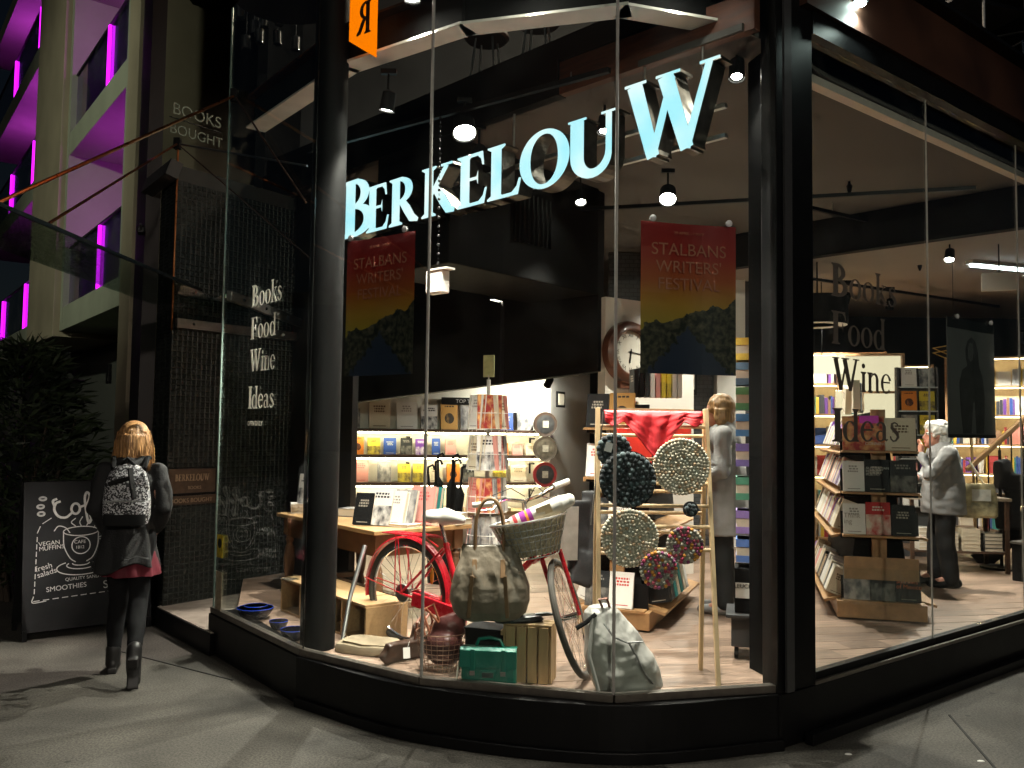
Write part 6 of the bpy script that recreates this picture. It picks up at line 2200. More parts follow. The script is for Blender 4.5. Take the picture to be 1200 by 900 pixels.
def face_marks(root, c, fwd, eye=(.03, .02, .015)):
    f = Vector(fwd).normalized()
    s = f.cross(Vector((0, 0, 1))).normalized()
    e = MB()
    for k in (-1, 1):
        e.ball(c + f * .082 + s * (.033 * k) + Vector((0, 0, .016)), .011, 8, 6, (1, 1, .6))
    e.build('eyes', mat('eye_dark', eye, .3), root, smooth=True)
    MB().tube([c + f * .097 + s * .022 - Vector((0, 0, .056)), c + f * .106 - Vector((0, 0, .054)), c + f * .097 - s * .022 - Vector((0, 0, .056))], .005, 6).build('lips', mat('lips', (.42, .14, .12), .5), root, smooth=True)


# ---- woman walking away on the pavement
wp = thing('person', 'woman with blonde hair in black coat and red skirt walking away past the chalkboard', 'person', (-2.46, 5.60, 0), R(16))
bd = MB()
hc = Vector((0.0, .03, 1.50))
head_parts(bd, hc, (-.15, 1, 0))
bd.ball((0, 0, .93), .135, 16, 10, (1.0, .75, .9)).ball((0, 0, 1.08), .11, 16, 10, (1, .75, 1)).ball((0, .01, 1.25), .13, 16, 10, (1.05, .72, 1)).ball((0, 0, 1.34), .09, 14, 8, (1.4, .7, .6))
LEGL = [(-.075, 0, .88), (-.07, .12, .49), (-.085, .13, .30), (-.09, .12, .09)]
LEGR = [(.075, 0, .88), (.07, -.03, .49), (.078, -.16, .34), (.085, -.27, .20)]
for Lg in (LEGL, LEGR):
    limb(bd, [(*p, r) for p, r in zip(Lg, (.08, .05, .046, .032))])
for s in (-1, 1):
    limb(bd, [(.15 * s, 0, 1.32, .045), (.195 * s, -.04, 1.08, .04), (.15 * s, .11, .93, .032)])
    hand(bd, Vector((.15 * s, .11, .93)), (-.25 * s, .9, -.35), (0, -.3, -1), .6)
bd.tube([(-.09, .12, .09), (-.095, .19, .045), (-.10, .27, .03)], [.033, .033, .026], 10)
bd.tube([(.085, -.27, .20), (.09, -.285, .11), (.095, -.25, .035)], [.033, .033, .028], 10)
body = put('body', blob(bd, .0095, 6), M_skin, wp)
M_tights = mat('black_tights', (.010, .010, .011), .85, var=.2, spec=.15)
tg = MB()
for Lg in (LEGL, LEGR):
    limb(tg, [(*p, r) for p, r in zip(Lg, (.092, .060, .056, .040))])
tg.ball((0, 0, .90), .14, 14, 8, (1, .78, .6))
put('tights', blob(tg, .0095, 5, .004, 14), M_tights, wp)
bt = MB()
limb(bt, [(-.09, .12, .155, .048), (-.09, .115, .06, .047), (-.095, .19, .042, .041), (-.10, .275, .034, .032)])
bt.box((-.09, .10, .018), (.06, .06, .036)).box((-.097, .22, .010), (.07, .15, .018))
put('boot', blob(bt, .0065, 3), mat('boot_leather', (.012, .011, .011), .45), wp)
bt = MB()
limb(bt, [(.085, -.262, .235, .047), (.086, -.285, .165, .046), (.09, -.29, .09, .042), (.094, -.25, .036, .034)])
bt.box((.087, -.325, .165), (.058, .03, .06), 0, R(12)).box((.09, -.318, .08), (.07, .016, .15), 0, R(-14))
put('boot', blob(bt, .0065, 3), MATS['boot_leather'], wp)
skt = MB()
rg = []
for z, r in ((.90, .12), (.84, .132), (.76, .150), (.70, .166), (.65, .176)):
    rg.append([((r + .012 * math.sin(k * 1.1) * (.9 - z) * 4) * math.cos(2 * math.pi * k / 60) + .012, .82 * (r + .012 * math.sin(k * 1.1) * (.9 - z) * 4) * math.sin(2 * math.pi * k / 60), z + .012 * math.sin(k * .55) * (.9 - z)) for k in range(60)])
for z, r in ((.655, .168), (.76, .14), (.90, .11)):
    rg.append([(r * math.cos(2 * math.pi * k / 60) + .012, .82 * r * math.sin(2 * math.pi * k / 60), z) for k in range(60)])
skt.loft(rg, cap=False)
skt.build('skirt', mat('burgundy_skirt', (.12, .007, .018), .8, var=.15), wp, smooth=True)
co = MB()
co.ball((0, 0, 1.10), .135, 16, 10, (1.05, .85, 1.1)).ball((0, .01, 1.25), .148, 16, 10, (1.1, .80, 1)).ball((0, 0, 1.34), .10, 14, 8, (1.5, .82, .6))
co.tube([(0, 0, 1.08), (-.005, 0, .95), (-.015, -.005, .84), (-.02, -.01, .70)], [.13, .148, .176, .196], 28)
for s in (-1, 1):
    limb(co, [(.155 * s, 0, 1.315, .060), (.205 * s, -.04, 1.08, .054), (.155 * s, .10, .94, .048)])
co.tube([(-.085, .0, 1.385), (-.05, -.07, 1.375), (0.01, -.095, 1.36), (.06, -.07, 1.375), (.085, .0, 1.385)], [.035, .042, .048, .042, .035], 12)
me = blob(co, .0095, 4, .0, 6)
for v in me.vertices:
    x, y, z = v.co
    v.co = v.co + noise.noise_vector(Vector((x * 7, y * 7, z * 5))) * .014 + noise.noise_vector(Vector((x * 20, y * 20, z * 9))) * .006
    if z < 1.05:
        k = (1.05 - z) / .33
        a = math.atan2(y, x)
        f = 1 + .07 * k * math.sin(a * 7 + 2 * noise.noise(Vector((z * 4, a, 0))))
        v.co.x *= f
        v.co.y *= f * .92
    if z < .76:
        v.co.z += .03 * math.sin(x * 16 + .8)
put('coat', me, mat('black_coat', (.013, .013, .014), .8, var=.35, scale=8, bump=.35, bscale=90), wp)
hr = MB()
hr.ball(hc + Vector((0, -.006, .032)), .110, 20, 14, (.90, 1, 1.02))
hr.loft([[(hc.x + rx * math.cos(2 * math.pi * k / 40), hc.y - .012 + ry * math.sin(2 * math.pi * k / 40) - (.01 if math.sin(2 * math.pi * k / 40) < 0 else 0), hc.z + z) for k in range(40)] for z, rx, ry in ((.05, .098, .100), (0, .108, .105), (-.05, .112, .104), (-.10, .114, .100), (-.15, .108, .092), (-.185, .085, .075))])
me = blob(hr, .006, 5)
for v in me.vertices:
    a = math.atan2(v.co.y - hc.y, v.co.x)
    low = max(0, (hc.z - v.co.z)) * 4
    k = .0035 * noise.noise(Vector((a * 12, v.co.z * 3, 0))) + .008 * low * noise.noise(Vector((a * 4, v.co.z * 5, 7)))
    d2 = Vector((v.co.x, v.co.y - hc.y, 0))
    if d2.length > 1e-4:
        v.co = v.co + d2.normalized() * k
    if v.co.z < hc.z - .12:
        v.co.z += .035 * noise.noise(Vector((a * 6, 1, 3)))
m_hair = mat('blonde_hair', (.36, .19, .075), .38, var=.6, scale=6, stretch=(24, 24, 1.0), bump=.5, bscale=8)
put('hair', me, m_hair, wp)
st_ = MB()
for k in range(260):
    a = math.pi * rnd.uniform(.95, 2.05)
    r_ = rnd.uniform(.098, .116)
    z0 = hc.z + rnd.uniform(-.02, .08)
    x0, y0 = r_ * math.cos(a), r_ * math.sin(a) - .01
    kx = rnd.uniform(-.02, .02)
    st_.tube([(x0 * .9, hc.y + y0 * .9, z0), (x0 * 1.05 + kx * .3, hc.y + y0 * 1.03, z0 - .08), (x0 * 1.06 + kx, hc.y + y0 * .98, hc.z - rnd.uniform(.15, .205))], [.0022, .0028, .0008], 4)
st_.build('hair_strands', m_hair, wp)

rp_ = thing('backpack', 'black and white patterned backpack worn by the woman on the pavement', 'backpack', (-2.46, 5.60, .985), R(16))
m_pat = bpy.data.materials.new('backpack_print')
m_pat.use_nodes = True
_n = m_pat.node_tree
_v = _n.nodes.new('ShaderNodeTexVoronoi')
_v.inputs['Scale'].default_value = 130
_t = _n.nodes.new('ShaderNodeTexCoord')
_r2 = _n.nodes.new('ShaderNodeValToRGB')
_r2.color_ramp.interpolation = 'CONSTANT'
_r2.color_ramp.elements[0].color = (.012, .012, .014, 1)
_r2.color_ramp.elements[1].position = .60
_r2.color_ramp.elements[1].color = (.50, .50, .52, 1)
_e = _r2.color_ramp.elements.new(.45)
_e.color = (.12, .12, .13, 1)
_sx = _n.nodes.new('ShaderNodeSeparateColor')
_n.links.new(_t.outputs['Object'], _v.inputs[0])
_n.links.new(_v.outputs['Color'], _sx.inputs[0])
_n.links.new(_sx.outputs[0], _r2.inputs[0])
_n.links.new(_r2.outputs[0], _n.nodes['Principled BSDF'].inputs['Base Color'])
_n.nodes['Principled BSDF'].inputs['Roughness'].default_value = .7
bpm = MB()
bpm.loft([superring(0, -.185, z, rx * .92, ry, 40, 3.2) for z, rx, ry in ((0.0, .10, .04), (.01, .135, .065), (.06, .15, .075), (.16, .15, .075), (.26, .138, .068), (.33, .11, .055), (.37, .07, .035), (.38, .03, .015))])
bpm.jitter(.006, 10, 3)
bpm.build('body', m_pat, rp_, smooth=True)
MB().loft([superring(0, -.255, z, rx * .92, ry, 32, 3.6) for z, rx, ry in ((.015, .11, .014), (.025, .125, .03), (.10, .13, .034), (.15, .125, .026), (.155, .11, .012))]).jitter(.004, 12, 3).build('front_pocket', m_pat, rp_, smooth=True)
MB().loft([superring(0, -.256, z, rx * .92, ry, 32, 3.6) for z, rx, ry in ((.0, .10, .02), (.008, .13, .036), (.06, .134, .037), (.075, .13, .036))]).build('pocket_base', M_blackmatt, rp_, smooth=True)
MB().tube([(-.11, -.292, .155), (0, -.290, .158), (.11, -.292, .155)], .005, 6).build('zip', M_alu, rp_)
MB().tube([(-.04, -.20, .375), (0, -.22, .42), (.04, -.20, .375)], .01, 6).build('grab_loop', M_blackmatt, rp_, smooth=True)
MB().bar((.02, -.262, .36), (.055, -.292, .17), .035, .012).bar((-.10, -.265, .26), (.03, -.265, .30), .012, .028).build('hanging_strap', M_blackmatt, rp_, bevel=.003)
for s in (-1, 1):
    MB().tube([(.09 * s, -.16, .35), (.10 * s, -.08, .42), (.11 * s, .05, .41), (.12 * s, .11, .28), (.13 * s, .06, .10), (.11 * s, -.12, .04)], .015, 6).build('strap', M_blackmatt, rp_, smooth=True)

# ---- woman in a grey cardigan inside, facing the back
wi = thing('person', 'blonde shopper in long grey cardigan and black trousers standing behind the ladder', 'person', (1.60, 6.45, F), R(72))
bd = MB()
hc = Vector((0, .04, 1.49))
head_parts(bd, hc, (0, 1, 0))
bd.ball((0, 0, .93), .15, 16, 10, (1, .8, .9)).ball((0, 0, 1.10), .13, 16, 10, (1, .8, 1)).ball((0, .01, 1.25), .15, 16, 10, (1.1, .75, 1))
for s in (-1, 1):
    limb(bd, [(.075 * s, 0, .86, .078), (.085 * s, .01, .48, .055), (.09 * s, -.01, .10, .04), (.09 * s, .12, .035, .034)])
    limb(bd, [(.165 * s, 0, 1.33, .05), (.21 * s, .0, 1.06, .042), (.16 * s, .18, .98, .034)])
    hand(bd, Vector((.16 * s, .18, .98)), (-.3 * s, .9, .1), (0, 0, -1), .6)
put('body', blob(bd, .010, 6), M_skin, wi)
face_marks(wi, hc, (0, 1, 0))
tr_ = MB()
for s in (-1, 1):
    limb(tr_, [(.075 * s, 0, .80, .085), (.085 * s, .01, .48, .074), (.09 * s, -.01, .09, .066)])
put('trousers', blob(tr_, .011, 5, .008, 9), mat('black_trousers', (.010, .010, .011), .8, var=.2), wi)
for s in (-1, 1):
    sh_ = MB()
    limb(sh_, [(.09 * s, -.04, .045, .044), (.09 * s, .06, .04, .042), (.09 * s, .16, .035, .034)])
    put('shoe', blob(sh_, .008, 4), mat('grey_shoe', (.2, .2, .2), .6), wi)
cd = MB()
cd.ball((0, .0, 1.12), .165, 16, 10, (1.08, .85, 1.2)).ball((0, .01, 1.27), .165, 16, 10, (1.15, .78, .9)).ball((0, 0, 1.36), .11, 14, 8, (1.5, .8, .5))
cd.tube([(0, 0, 1.1), (0, 0, .9), (0, 0, .70), (0, 0, .58)], [.17, .195, .208, .205], 28)
for s in (-1, 1):
    limb(cd, [(.175 * s, 0, 1.325, .07), (.225 * s, 0, 1.06, .064), (.17 * s, .16, .99, .05)])
cd.tube([(-.08, 0, 1.40), (0, -.06, 1.39), (.08, 0, 1.40)], [.04, .045, .04], 10)
me = blob(cd, .0095, 5, .014, 7)
for v in me.vertices:
    v.co = v.co + noise.noise_vector(Vector((v.co.x * 16, v.co.y * 16, v.co.z * 6))) * .009
for v in me.vertices:
    if v.co.z < 1.1:
        v.co.y *= .88
put('cardigan', me, mat('grey_knit', (.28, .275, .27), .9, var=.12, scale=14, bump=.4, bscale=120), wi)
hr = MB()
hr.ball(hc + Vector((0, -.018, .035)), .108, 18, 12, (.92, .98, 1))
for k in range(13):
    a = math.pi * (1.0 + 1.0 * k / 12)
    hr.tube([hc + Vector((.09 * math.cos(a), .085 * math.sin(a), .02)), hc + Vector((.10 * math.cos(a), .09 * math.sin(a), -.06)), hc + Vector((.085 * math.cos(a), .075 * math.sin(a) - .02, -.115))], [.032, .03, .012], 8)
put('hair', blob(hr, .008, 3, .006, 30), mat('blonde_hair2', (.30, .17, .07), .45, var=.4, scale=5, stretch=(16, 16, 1.5)), wi)

# ---- white haired shopper on the right, facing left, hand to face
sp2 = thing('person', 'white haired shopper in pale grey jumper with hand raised to face', 'person', (3.88, 7.72, F), R(78))
bd = MB()
hc = Vector((0, .06, 1.34))
head_parts(bd, hc, (0, 1, -.05), .095)
bd.ball((0, 0, .84), .16, 16, 10, (1, .85, .9)).ball((0, 0, 1.0), .15, 16, 10, (1, .85, 1)).ball((0, .01, 1.12), .16, 16, 10, (1.1, .8, .9))
limb(bd, [(-.08, 0, .78, .08), (-.09, .02, .44, .06), (-.10, -.02, .10, .042), (-.10, .12, .035, .034)])
limb(bd, [(.08, 0, .78, .08), (.09, .05, .44, .06), (.10, .05, .10, .042), (.10, .19, .035, .034)])
limb(bd, [(.17, .0, 1.19, .05), (.20, .10, .96, .044), (.10, .20, .95, .034)])
hand(bd, Vector((.10, .20, .95)), (-.8, .5, .1), (0, .2, -1), .5)
limb(bd, [(-.17, .0, 1.19, .05), (-.18, .16, 1.0, .044), (-.07, .20, 1.17, .032)])
hand(bd, Vector((-.07, .20, 1.17)), (.35, -.05, .95), (1, 0, -.3), .5)
put('body', blob(bd, .0095, 6), mat('pale_skin', (.52, .24, .17), .5, var=.08), sp2)
face_marks(sp2, hc, (0, 1, 0))
jm = MB()
jm.ball((0, .0, 1.0), .175, 16, 10, (1.06, .92, 1.2)).ball((0, .01, 1.14), .17, 16, 10, (1.15, .82, .9)).ball((0, 0, 1.21), .11, 14, 8, (1.55, .85, .5))
jm.tube([(0, 0, 1.0), (0, 0, .86), (0, 0, .72), (0, 0, .64)], [.17, .185, .192, .188], 28)
limb(jm, [(.18, 0, 1.185, .07), (.215, .10, .96, .066), (.12, .195, .95, .048)])
limb(jm, [(-.18, 0, 1.185, .07), (-.19, .155, 1.0, .066), (-.085, .20, 1.145, .046)])
jm.tube([(-.06, .03, 1.25), (0, -.05, 1.25), (.06, .03, 1.25), (0, .08, 1.24)], [.04, .04, .04, .035], 10)
me = blob(jm, .0095, 5, .009, 8)
for v in me.vertices:
    v.co = v.co + noise.noise_vector(Vector((v.co.x * 9, v.co.y * 9, v.co.z * 24))) * .007
put('jumper', me, mat('pale_grey_knit', (.27, .265, .265), .9, var=.1, scale=14, bump=.4, bscale=110), sp2)
tr_ = MB()
limb(tr_, [(-.08, 0, .78, .095), (-.09, .02, .44, .08), (-.10, -.02, .08, .074)])
limb(tr_, [(.08, 0, .78, .095), (.09, .05, .44, .08), (.10, .05, .08, .074)])
put('trousers', blob(tr_, .011, 5, .008, 9), MATS['black_trousers'], sp2)
for s, y in ((-1, -.03), (1, .04)):
    sh_ = MB()
    limb(sh_, [(.10 * s, y - .04, .045, .044), (.10 * s, y + .08, .04, .043), (.10 * s, y + .18, .035, .034)])
    put('shoe', blob(sh_, .008, 4), M_blackmatt, sp2)
hr = MB()
hr.ball(hc + Vector((0, -.022, .04)), .105, 18, 12, (.95, 1, .98)).ball(hc + Vector((0, -.06, -.02)), .085, 14, 10).ball(hc + Vector((0, .03, .085)), .065, 14, 10, (1.1, 1, .7))
put('hair', blob(hr, .007, 3, .014, 30), mat('white_hair', (.72, .70, .66), .6, var=.15, scale=40, bump=.5, bscale=90), sp2)
tb3 = thing('tote_bag', 'printed beige tote bag hanging from the white haired shopper', 'tote bag', (4.10, 7.62, F + .62), R(-14))
m_tote = mat('tote_print', (.36, .30, .17), .8, var=.75, scale=11)
MB().loft([superring(0, 0, z, rx, ry, 36, 4) for z, rx, ry in ((0, .17, .045), (.02, .185, .06), (.15, .18, .058), (.28, .165, .04), (.30, .16, .03))]).jitter(.010, 8, 5).build('body', m_tote, tb3, smooth=True)
MB().box((.04, -.062, .20), (.15, .003, .10)).build('print_panel', mat('tote_white', (.55, .53, .48), .8, var=.2), tb3)
MB().tube([(-.09, -.02, .29), (-.11, -.0, .42), (-.10, .05, .52), (-.02, .08, .5), (.08, .0, .29)], .009, 6).build('strap', mat('tote_strap', (.45, .40, .30), .8), tb3, smooth=True)

# ================================================================ chalkboard A-frame
cbd = thing('chalkboard_sign', 'standing A-frame chalkboard with a chalk drawn coffee cup and menu words', 'sign', (-3.26, 6.745, 0), math.atan2(.57, .72))
m_board = mat('chalkboard', (.012, .0123, .013), .9, var=.35, scale=3, spec=.2)
LB = R(9)


def board_obj(name, mb, m, parent, y=0.0, front=True):
    o = mb.build(name, m, parent)
    o.rotation_euler = (-LB if front else LB, 0, 0)
    o.location = (0, y, .06)
    return o


pf = board_obj('front_panel', MB().box((0, 0, .56), (.92, .018, 1.12)), m_board, cbd, -.02)
board_obj('back_panel', MB().box((0, 0, .56), (.92, .018, 1.12)), M_black, cbd, .42, False)
for x in (-.44, .44):
    MB().bar((x, -.025, .08), (x, -.03, 0), .025, .03).build('foot', M_black, cbd)
    MB().bar((x, .425, .08), (x, .43, 0), .025, .03).build('foot', M_black, cbd)
MB().tube([(.40, .0, .3), (.40, .36, .3)], .006, 6).build('spreader', M_black, cbd)


def chalk(paths, w=.006, m=None):
    mb = MB()
    for pts in paths:
        P = [Vector(p) for p in pts]
        if len(P) > 2:
            P = [Vector(q) for q in crom([tuple(p) for p in P], 6)]
        for i in range(len(P) - 1):
            d = P[i + 1] - P[i]
            if d.length < 1e-5:
                continue
            n = Vector((-d.y, d.x)).normalized() * w / 2
            d = d.normalized() * w * .2
            mb.slab([tuple(P[i] - n - d), tuple(P[i + 1] - n + d), tuple(P[i + 1] + n + d), tuple(P[i] + n - d)], -.0105 - .0001 * (i % 3), -.0098)
    return mb


def circ(cx, cy, rx, ry, a0=0, a1=360, n=16):
    return [(cx + rx * math.cos(R(a0 + (a1 - a0) * k / n)), cy + ry * math.sin(R(a0 + (a1 - a0) * k / n))) for k in range(n + 1)]


cup = [circ(-.06, .73, .125, .035), [(-.185, .73), (-.18, .62), (-.14, .53), (-.10, .495)], [(.065, .73), (.06, .62), (.025, .53), (-.02, .495)],
       circ(-.06, .485, .06, .018, 180, 360), circ(-.06, .47, .10, .03, 150, 390), circ(-.06, .45, .17, .055, 130, 410), circ(.085, .62, .05, .06, -110, 110), circ(.08, .62, .03, .04, -100, 100), circ(-.06, .62, .065, .065),
       [(-.25, .74), (-.22, .775), (-.17, .76), (-.14, .72)], [(-.10, .77), (-.13, .80), (-.10, .83)], [(-.06, .77), (-.07, .80), (-.05, .84)], [(-.02, .77), (0, .81), (.03, .84)], [(.03, .75), (.06, .79), (.12, .80), (.17, .83)]]
ck1 = chalk(cup, .007).build('chalk_drawing', M_chalk, pf)
coffee = [[(-.21, .965), (-.24, .95), (-.25, .90), (-.22, .85), (-.17, .84), (-.13, .87)], [(-.235, .985), (-.26, .97), (-.25, .93)],
          circ(-.10, .905, .03, .04), [(-.07, .915), (-.02, .94), (.0, 1.0), (-.02, 1.03), (-.035, .98), (-.02, .85), (-.005, .79), (.012, .82), (0, .88), (.03, .93)],
          [(.03, .93), (.07, .98), (.08, 1.03), (.06, 1.04), (.05, .98), (.06, .86), (.075, .80), (.09, .83), (.08, .89), (.11, .92)],
          [(.11, .91), (.15, .93), (.14, .96), (.11, .94), (.12, .89), (.16, .88)], [(.17, .90), (.21, .93), (.20, .96), (.17, .94), (.18, .89), (.23, .88)]]
chalk(coffee, .017).build('chalk_lettering', M_chalk, pf)
beans = [circ(-.33, .99, .022, .012), circ(-.345, .93, .022, .013), circ(-.34, .875, .022, .014)]
chalk(beans, .014).build('chalk_drawing', M_chalk, pf)
dash = [[(-.27, .84), (-.33, .80)], [(-.345, .78), (-.365, .73)]]
for k in range(8):
    dash.append([(-.365 - .002 * k, .70 - k * .055), (-.366 - .002 * k, .665 - k * .055)])
for k in range(12):
    dash.append([(-.385 + k * .065, .225 + .003 * k), (-.345 + k * .065, .227 + .003 * k)])
dash += [[(-.385, .26), (-.39, .215), (-.30, .22)]]
chalk(dash, .006).build('chalk_border', M_chalk, pf)
for t_, x, z, s, rr in (('VEGAN\nMUFFINS', -.355, .63, .045, 4), ('fresh\nsalads', -.37, .44, .058, 14), ('ORGANIC\nCOFFEE', .075, .74, .045, 14), ('QUALITY SANDWICHES', -.17, .355, .034, 2), ('SMOOTHIES', -.30, .285, .052, 3), ('SOUP', .10, .275, .085, 3), ('CAFE', -.11, .635, .036, 0), ('1812', -.10, .595, .032, 0), ('WRAPS', .20, .62, .045, 20), ('DAILY', .19, .53, .045, 14)):
    o = put('chalk_lettering', text_mesh(t_, s, .0004, 'LEFT', .8), M_chalk, pf, loc=(x, -.0098, z))
    o.rotation_euler = (0, -R(rr), 0)

# ================================================================ furniture at the back right
def bookcase(loc, rz, w, h, n, lab, seed, lit=True):
    t = thing('bookcase', lab, 'bookcase', loc, rz, 'lit oak bookcases at the back')
    wd = M_oak
    d = .28
    for x in (-w / 2, w / 2):
        MB().box((x, d / 2, h / 2), (.03, d, h)).build('side', wd, t)
    MB().box((0, d - .01, h / 2), (w - .031, .012, h)).build('back', mat('case_back', (.62, .50, .32), .7, var=.06), t)
    r2 = random.Random(seed)
    bm = MB()
    for k in range(n + 1):
        z = .08 + (h - .1) * k / n
        MB().box((0, d / 2 - .003, z), (w - .032, d - .02, .024)).build('shelf', wd, t)
        if lit and k > 0:
            MB().box((0, .10, z - .018), (w - .08, .014, .01)).build('light_strip', mat_led, t)
        if k < n:
            x = -w / 2 + .05
            while x < w / 2 - .12:
                hh = min(r2.uniform(.17, .24), (h - .1) / n - .06)
                if r2.random() < .14:
                    bw_ = r2.uniform(.12, .16)
                    bm.box((x + bw_ / 2, .12, z + .0135 + hh / 2), (bw_, .022, hh), 0, -.1)
                    x += bw_ + .015
                else:
                    bw_ = r2.uniform(.015, .042)
                    bm.box((x + bw_ / 2, .14, z + .0135 + hh / 2), (bw_ * .95, .15, hh))
                    x += bw_ + (.03 if r2.random() < .06 else .001)
    o = bm.build('books', M_spines, t)
    o['kind'] = 'stuff'
    return t


M_spines = felt('mixed_book_spines', [(.62, .55, .42), (.30, .03, .03), (.03, .07, .25), (.65, .63, .58), (.55, .36, .04), (.03, .20, .17), (.04, .04, .045), (.5, .2, .15), (.25, .14, .08), (.6, .6, .62), (.12, .04, .22), (.45, .40, .32)])
mat_led = emis('case_led', (1.0, .78, .45), 10.0)
bookcase((3.95, 10.45, F), R(-12), 1.15, 2.35, 6, 'warm lit oak bookcase behind the window word Wine', 21)
bookcase((2.9 + .35, 9.75, F), R(40), .7, 1.9, 5, 'lit oak bookcase beside the pyramid stand', 22)
bookcase((5.15, 11.6, F), R(-22), 1.0, 2.3, 6, 'lit oak bookcase beyond the hanging portrait poster', 24)
bookcase((6.35, 11.2, F), R(-30), 1.2, 2.4, 6, 'lit oak bookcase beyond the staircase', 23)
# bright bookcase backdrop; its light is put in as emission
ws_ = thing('glow_box', 'cream bookcase backdrop with yellow shelves, brightness put in as glow, behind the window word Wine', 'light box', (4.30, 10.28, 1.70), R(-14))
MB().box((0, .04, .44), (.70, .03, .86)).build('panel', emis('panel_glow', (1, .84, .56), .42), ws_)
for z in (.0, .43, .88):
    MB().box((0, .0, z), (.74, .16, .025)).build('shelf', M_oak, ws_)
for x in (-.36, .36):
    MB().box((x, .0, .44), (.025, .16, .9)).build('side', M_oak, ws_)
bb2 = thing('glow_box', 'long glowing box shade above the shelves left of the window word Wine', 'light box', (3.62, 10.0, 2.33), R(-10))
MB().box((0, 0, .1), (.48, .22, .20)).build('shade', emis('shade_glow', (1, .86, .62), .6), bb2)
MB().box((-.245, 0, .1), (.02, .23, .21)).build('end_cap', M_oak, bb2)
MB().cyl((0, 0, .2), (0, 0, 1.12), .006).build('cord', M_black, bb2)
# grey rack of face-out notebooks
gr = thing('display_rack', 'tall grey rack showing bright notebooks face out behind the white haired shopper', 'display rack', (4.52, 9.55, F), R(-8))
MB().box((0, .06, 1.05), (.42, .02, 2.1)).build('back', mat('rack_grey', (.09, .09, .095), .6), gr)
for x in (-.21, .21):
    MB().box((x, .03, 1.05), (.02, .08, 2.1)).build('side', MATS['rack_grey'], gr)
for k in range(6):
    MB().box((0, .0, .55 + k * .265), (.40, .10, .012)).build('ledge', M_alu, gr)
for k, (c1, c2) in enumerate((('white', 'teal'), ('pink', 'purple'), ('charcoal', 'yellow'), ('grey patterned', 'yellow'), ('orange', 'yellow'), ('white', 'grey patterned'))):
    for s, cv in ((-.1, c1), (.1, c2)):
        book((4.52 + s, 9.53, F + .557 + k * .265), .16, .02, .215, R(-8), cv, '%s notebook on the grey rack, %s row up, %s' % (cv, nth[k], 'left' if s < 0 else 'right'), 'notebooks on the grey rack', lean=.1, pages=False)
# table with stacked books beneath, behind the shopper
dt = thing('display_table', 'dark framed display table with stacked books below behind the white haired shopper', 'table', (4.45, 8.75, F), R(-8))
MB().box((0, 0, .72), (.95, .6, .03)).build('top', mat('table_pale', (.34, .27, .2), .5, var=.15), dt, bevel=.003)
MB().box((0, 0, .20), (.9, .55, .02)).build('shelf', M_dkwood, dt)
for x in (-.44, .44):
    for y in (-.26, .26):
        MB().box((x, y, .355), (.035, .035, .70)).build('leg', M_dkwood, dt)
for sx in range(4):
    for k in range(6 - (sx % 2)):
        book((4.12 + sx * .2, 8.52 - sx * .028, F + .212 + .036 * k + .018), .17, .034, .22, R(-8) + rnd.uniform(-.06, .06), ('white', 'grey patterned', 'cream', 'charcoal')[sx], 'book in the %s stack under the display table, %s from the bottom' % (nth[sx], nth[k]), 'books stacked under the display table', lean=1.5707)
bx2 = thing('display_plinth', 'low black display plinth with books at the right edge', 'plinth', (5.10, 8.0, F), R(35))
MB().box((0, 0, .17), (.6, .6, .34)).build('body', M_blackmatt, bx2, bevel=.005)
MB().box((0, 0, .352), (.62, .62, .02)).build('top', mat('plinth_top', (.1, .09, .08), .5), bx2)
for i in range(6):
    q = Matrix.Translation((5.10, 8.0, F + .363)) @ Matrix.Rotation(R(35), 4, 'Z') @ Vector((-.25 + i * .09, -.15, 0))
    book(q, .15, .07, .21, R(35) + R(90), ('white', 'cream', 'grey patterned', 'white', 'charcoal', 'cream')[i], 'book on the black plinth at the right edge, %s from the left' % nth[i], 'books on the black plinth')
# bags on hooks near the stairs
hk = thing('hanging_bags', 'dark bags hanging on a stand in front of the stairs', 'bags', (5.0, 8.75, F))
hm2 = MB()
for x, z in ((0, .95), (.14, .8), (.05, .55)):
    hm2.box((x, 0, z), (.2, .1, .3), rnd.uniform(-.4, .4))
put('bag', blob(hm2, .014, 8, .025, 6), MATS['bag_black_cloth'], hk)
MB().cyl((0, .05, 0), (0, .05, 1.2), .015).lathe([(.2, 0), (.2, .02), (.02, .03)], 20, (0, .05, 0)).build('stand', M_black, hk)
# staircase with timber handrail
sc2 = thing('staircase', 'black staircase with timber handrail rising to the right', 'staircase', (4.95, 9.15, F), R(0))
sdir = Vector((.75, .0, .70))
for k in range(7):
    MB().box((.12 + k * .22, .45, .1 + k * .19), (.26, .9, .03)).build('tread', M_dkwood, sc2)
MB().bar((0, 0, .0), (1.6, 0, 1.42), .03, .22).build('stringer', M_black, sc2)
MB().bar((-.1, 0, .98), (1.6, 0, 2.5), .055, .05).build('handrail', mat('rail_timber', (.40, .24, .12), .45), sc2, bevel=.01)
for k in range(12):
    x = 0 + k * .125
    MB().cyl((x, 0, .02 + x * .89), (x, 0, 1.04 + x * .89), .008, n=8).build('baluster', M_black, sc2)
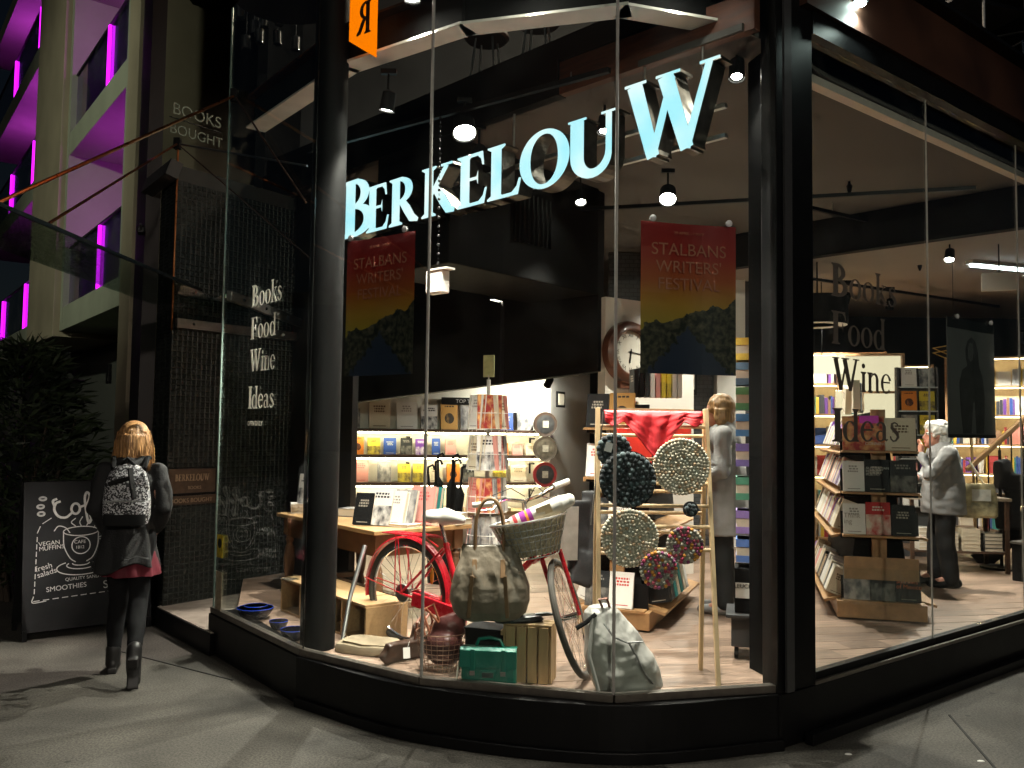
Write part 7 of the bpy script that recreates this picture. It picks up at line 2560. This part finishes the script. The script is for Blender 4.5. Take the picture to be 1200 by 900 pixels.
# drum pendant, small things
dp = thing('drum_pendant', 'dark drum pendant lamp with a pale rim near the window word Books', 'lamp', (3.25, 9.1, 2.78))
MB().lathe([(.30, 0), (.31, .02), (.31, .3), (.30, .3), (.30, .01)], 32).build('drum', M_charcoal, dp, smooth=True)
MB().lathe([(.18, .0), (.30, -.004), (.30, .012), (.18, .012)], 32).build('rim', M_white, dp)
MB().cyl((0, 0, .3), (0, 0, .68), .008).build('stem', M_black, dp)
gw = thing('wire_hanger', 'gold wire hanging frame beside the portrait poster', 'wire frame', (4.65, 9.0, 2.48))
pts = [(-.22, 0, .06), (0, -.05, .10), (.22, .03, .03), (.05, .1, -.02), (-.22, 0, .06)]
MB().tube(pts, .006, 6).tube([(p[0], p[1], p[2] - .05) for p in pts], .006, 6).build('wires', mat('gold_wire', (.7, .48, .16), .3, 1.0), gw)
MB().cyl((0, 0, .08), (0, 0, 1.3), .003, n=6).build('cord', M_black, gw)
hsb = thing('stand_sign', 'black notice on a pale wooden easel behind the white haired shopper', 'sign', (4.82, 9.2, 1.62), R(-10))
MB().box((0, 0, .22), (.26, .015, .07)).build('notice', M_black, hsb)
put('lettering', text_mesh('NEW', .05, .0005, 'CENTER'), M_chalk, hsb, loc=(0, -.009, .2))
MB().lathe([(.02, .26), (.035, .30), (.02, .34), (.028, .38), (.001, .41)], 14).box((0, 0, .262), (.2, .02, .02)).build('finial', M_pine, hsb, smooth=True)
MB().bar((-.10, .03, .26), (-.16, .06, -1.34), .03, .02).bar((.10, .03, .26), (.16, .06, -1.34), .03, .02).build('easel_leg', M_pine, hsb)
# pictures on the dark brick wall
for i, (x, z, w, h, c) in enumerate(((1.55, 2.30, .34, .36, (.35, .35, .36)), (2.05, 2.28, .32, .42, (.65, .65, .63)), (1.75, 1.95, .5, .16, (.4, .4, .4)))):
    pc = thing('wall_picture', ('grey sketch print on the dark brick wall', 'black and white print of two figures on the dark brick wall', 'wide chalk lettered strip on the dark brick wall')[i], 'picture', (x, 10.24, z), R(2))
    MB().box((0, 0, 0), (w, .02, h)).build('frame', M_black, pc)
    MB().box((0, -.012, .02), (w - .05, .004, h - .09)).build('print', mat('wall_print_%d' % i, c, .6, var=.8 if i != 1 else .1, scale=18), pc)
    if i == 1:
        for sx in (-.06, .06):
            MB().box((sx, -.0155, .02), (.06, .002, .24), 0, 0, R(6 * (1 if sx > 0 else -1))).build('figure', M_black, pc)
wpf = thing('wall_picture', 'small dark framed picture on the white wall left of the clock', 'picture', (.62, 10.9, 2.02), R(60))
MB().box((0, 0, 0), (.22, .02, .2)).build('frame', M_black, wpf)
MB().box((0, -.012, 0), (.16, .004, .14)).build('print', M_cream, wpf)
for i, (x, y) in enumerate(((1.50, 4.12), (1.87, 4.05), (1.72, 4.42), (2.35, 4.35))):
    t = tag(MB().lathe([(.001, .004), (.012, .003), (.016, .0)], 10).build('paper_scrap', M_white, None, loc=(x, y, .0)), 'small pale scrap of litter on the pavement, %s from the left' % nth[i], 'litter', 'scraps on the pavement')
    t.scale = (1.2, .7, 1)
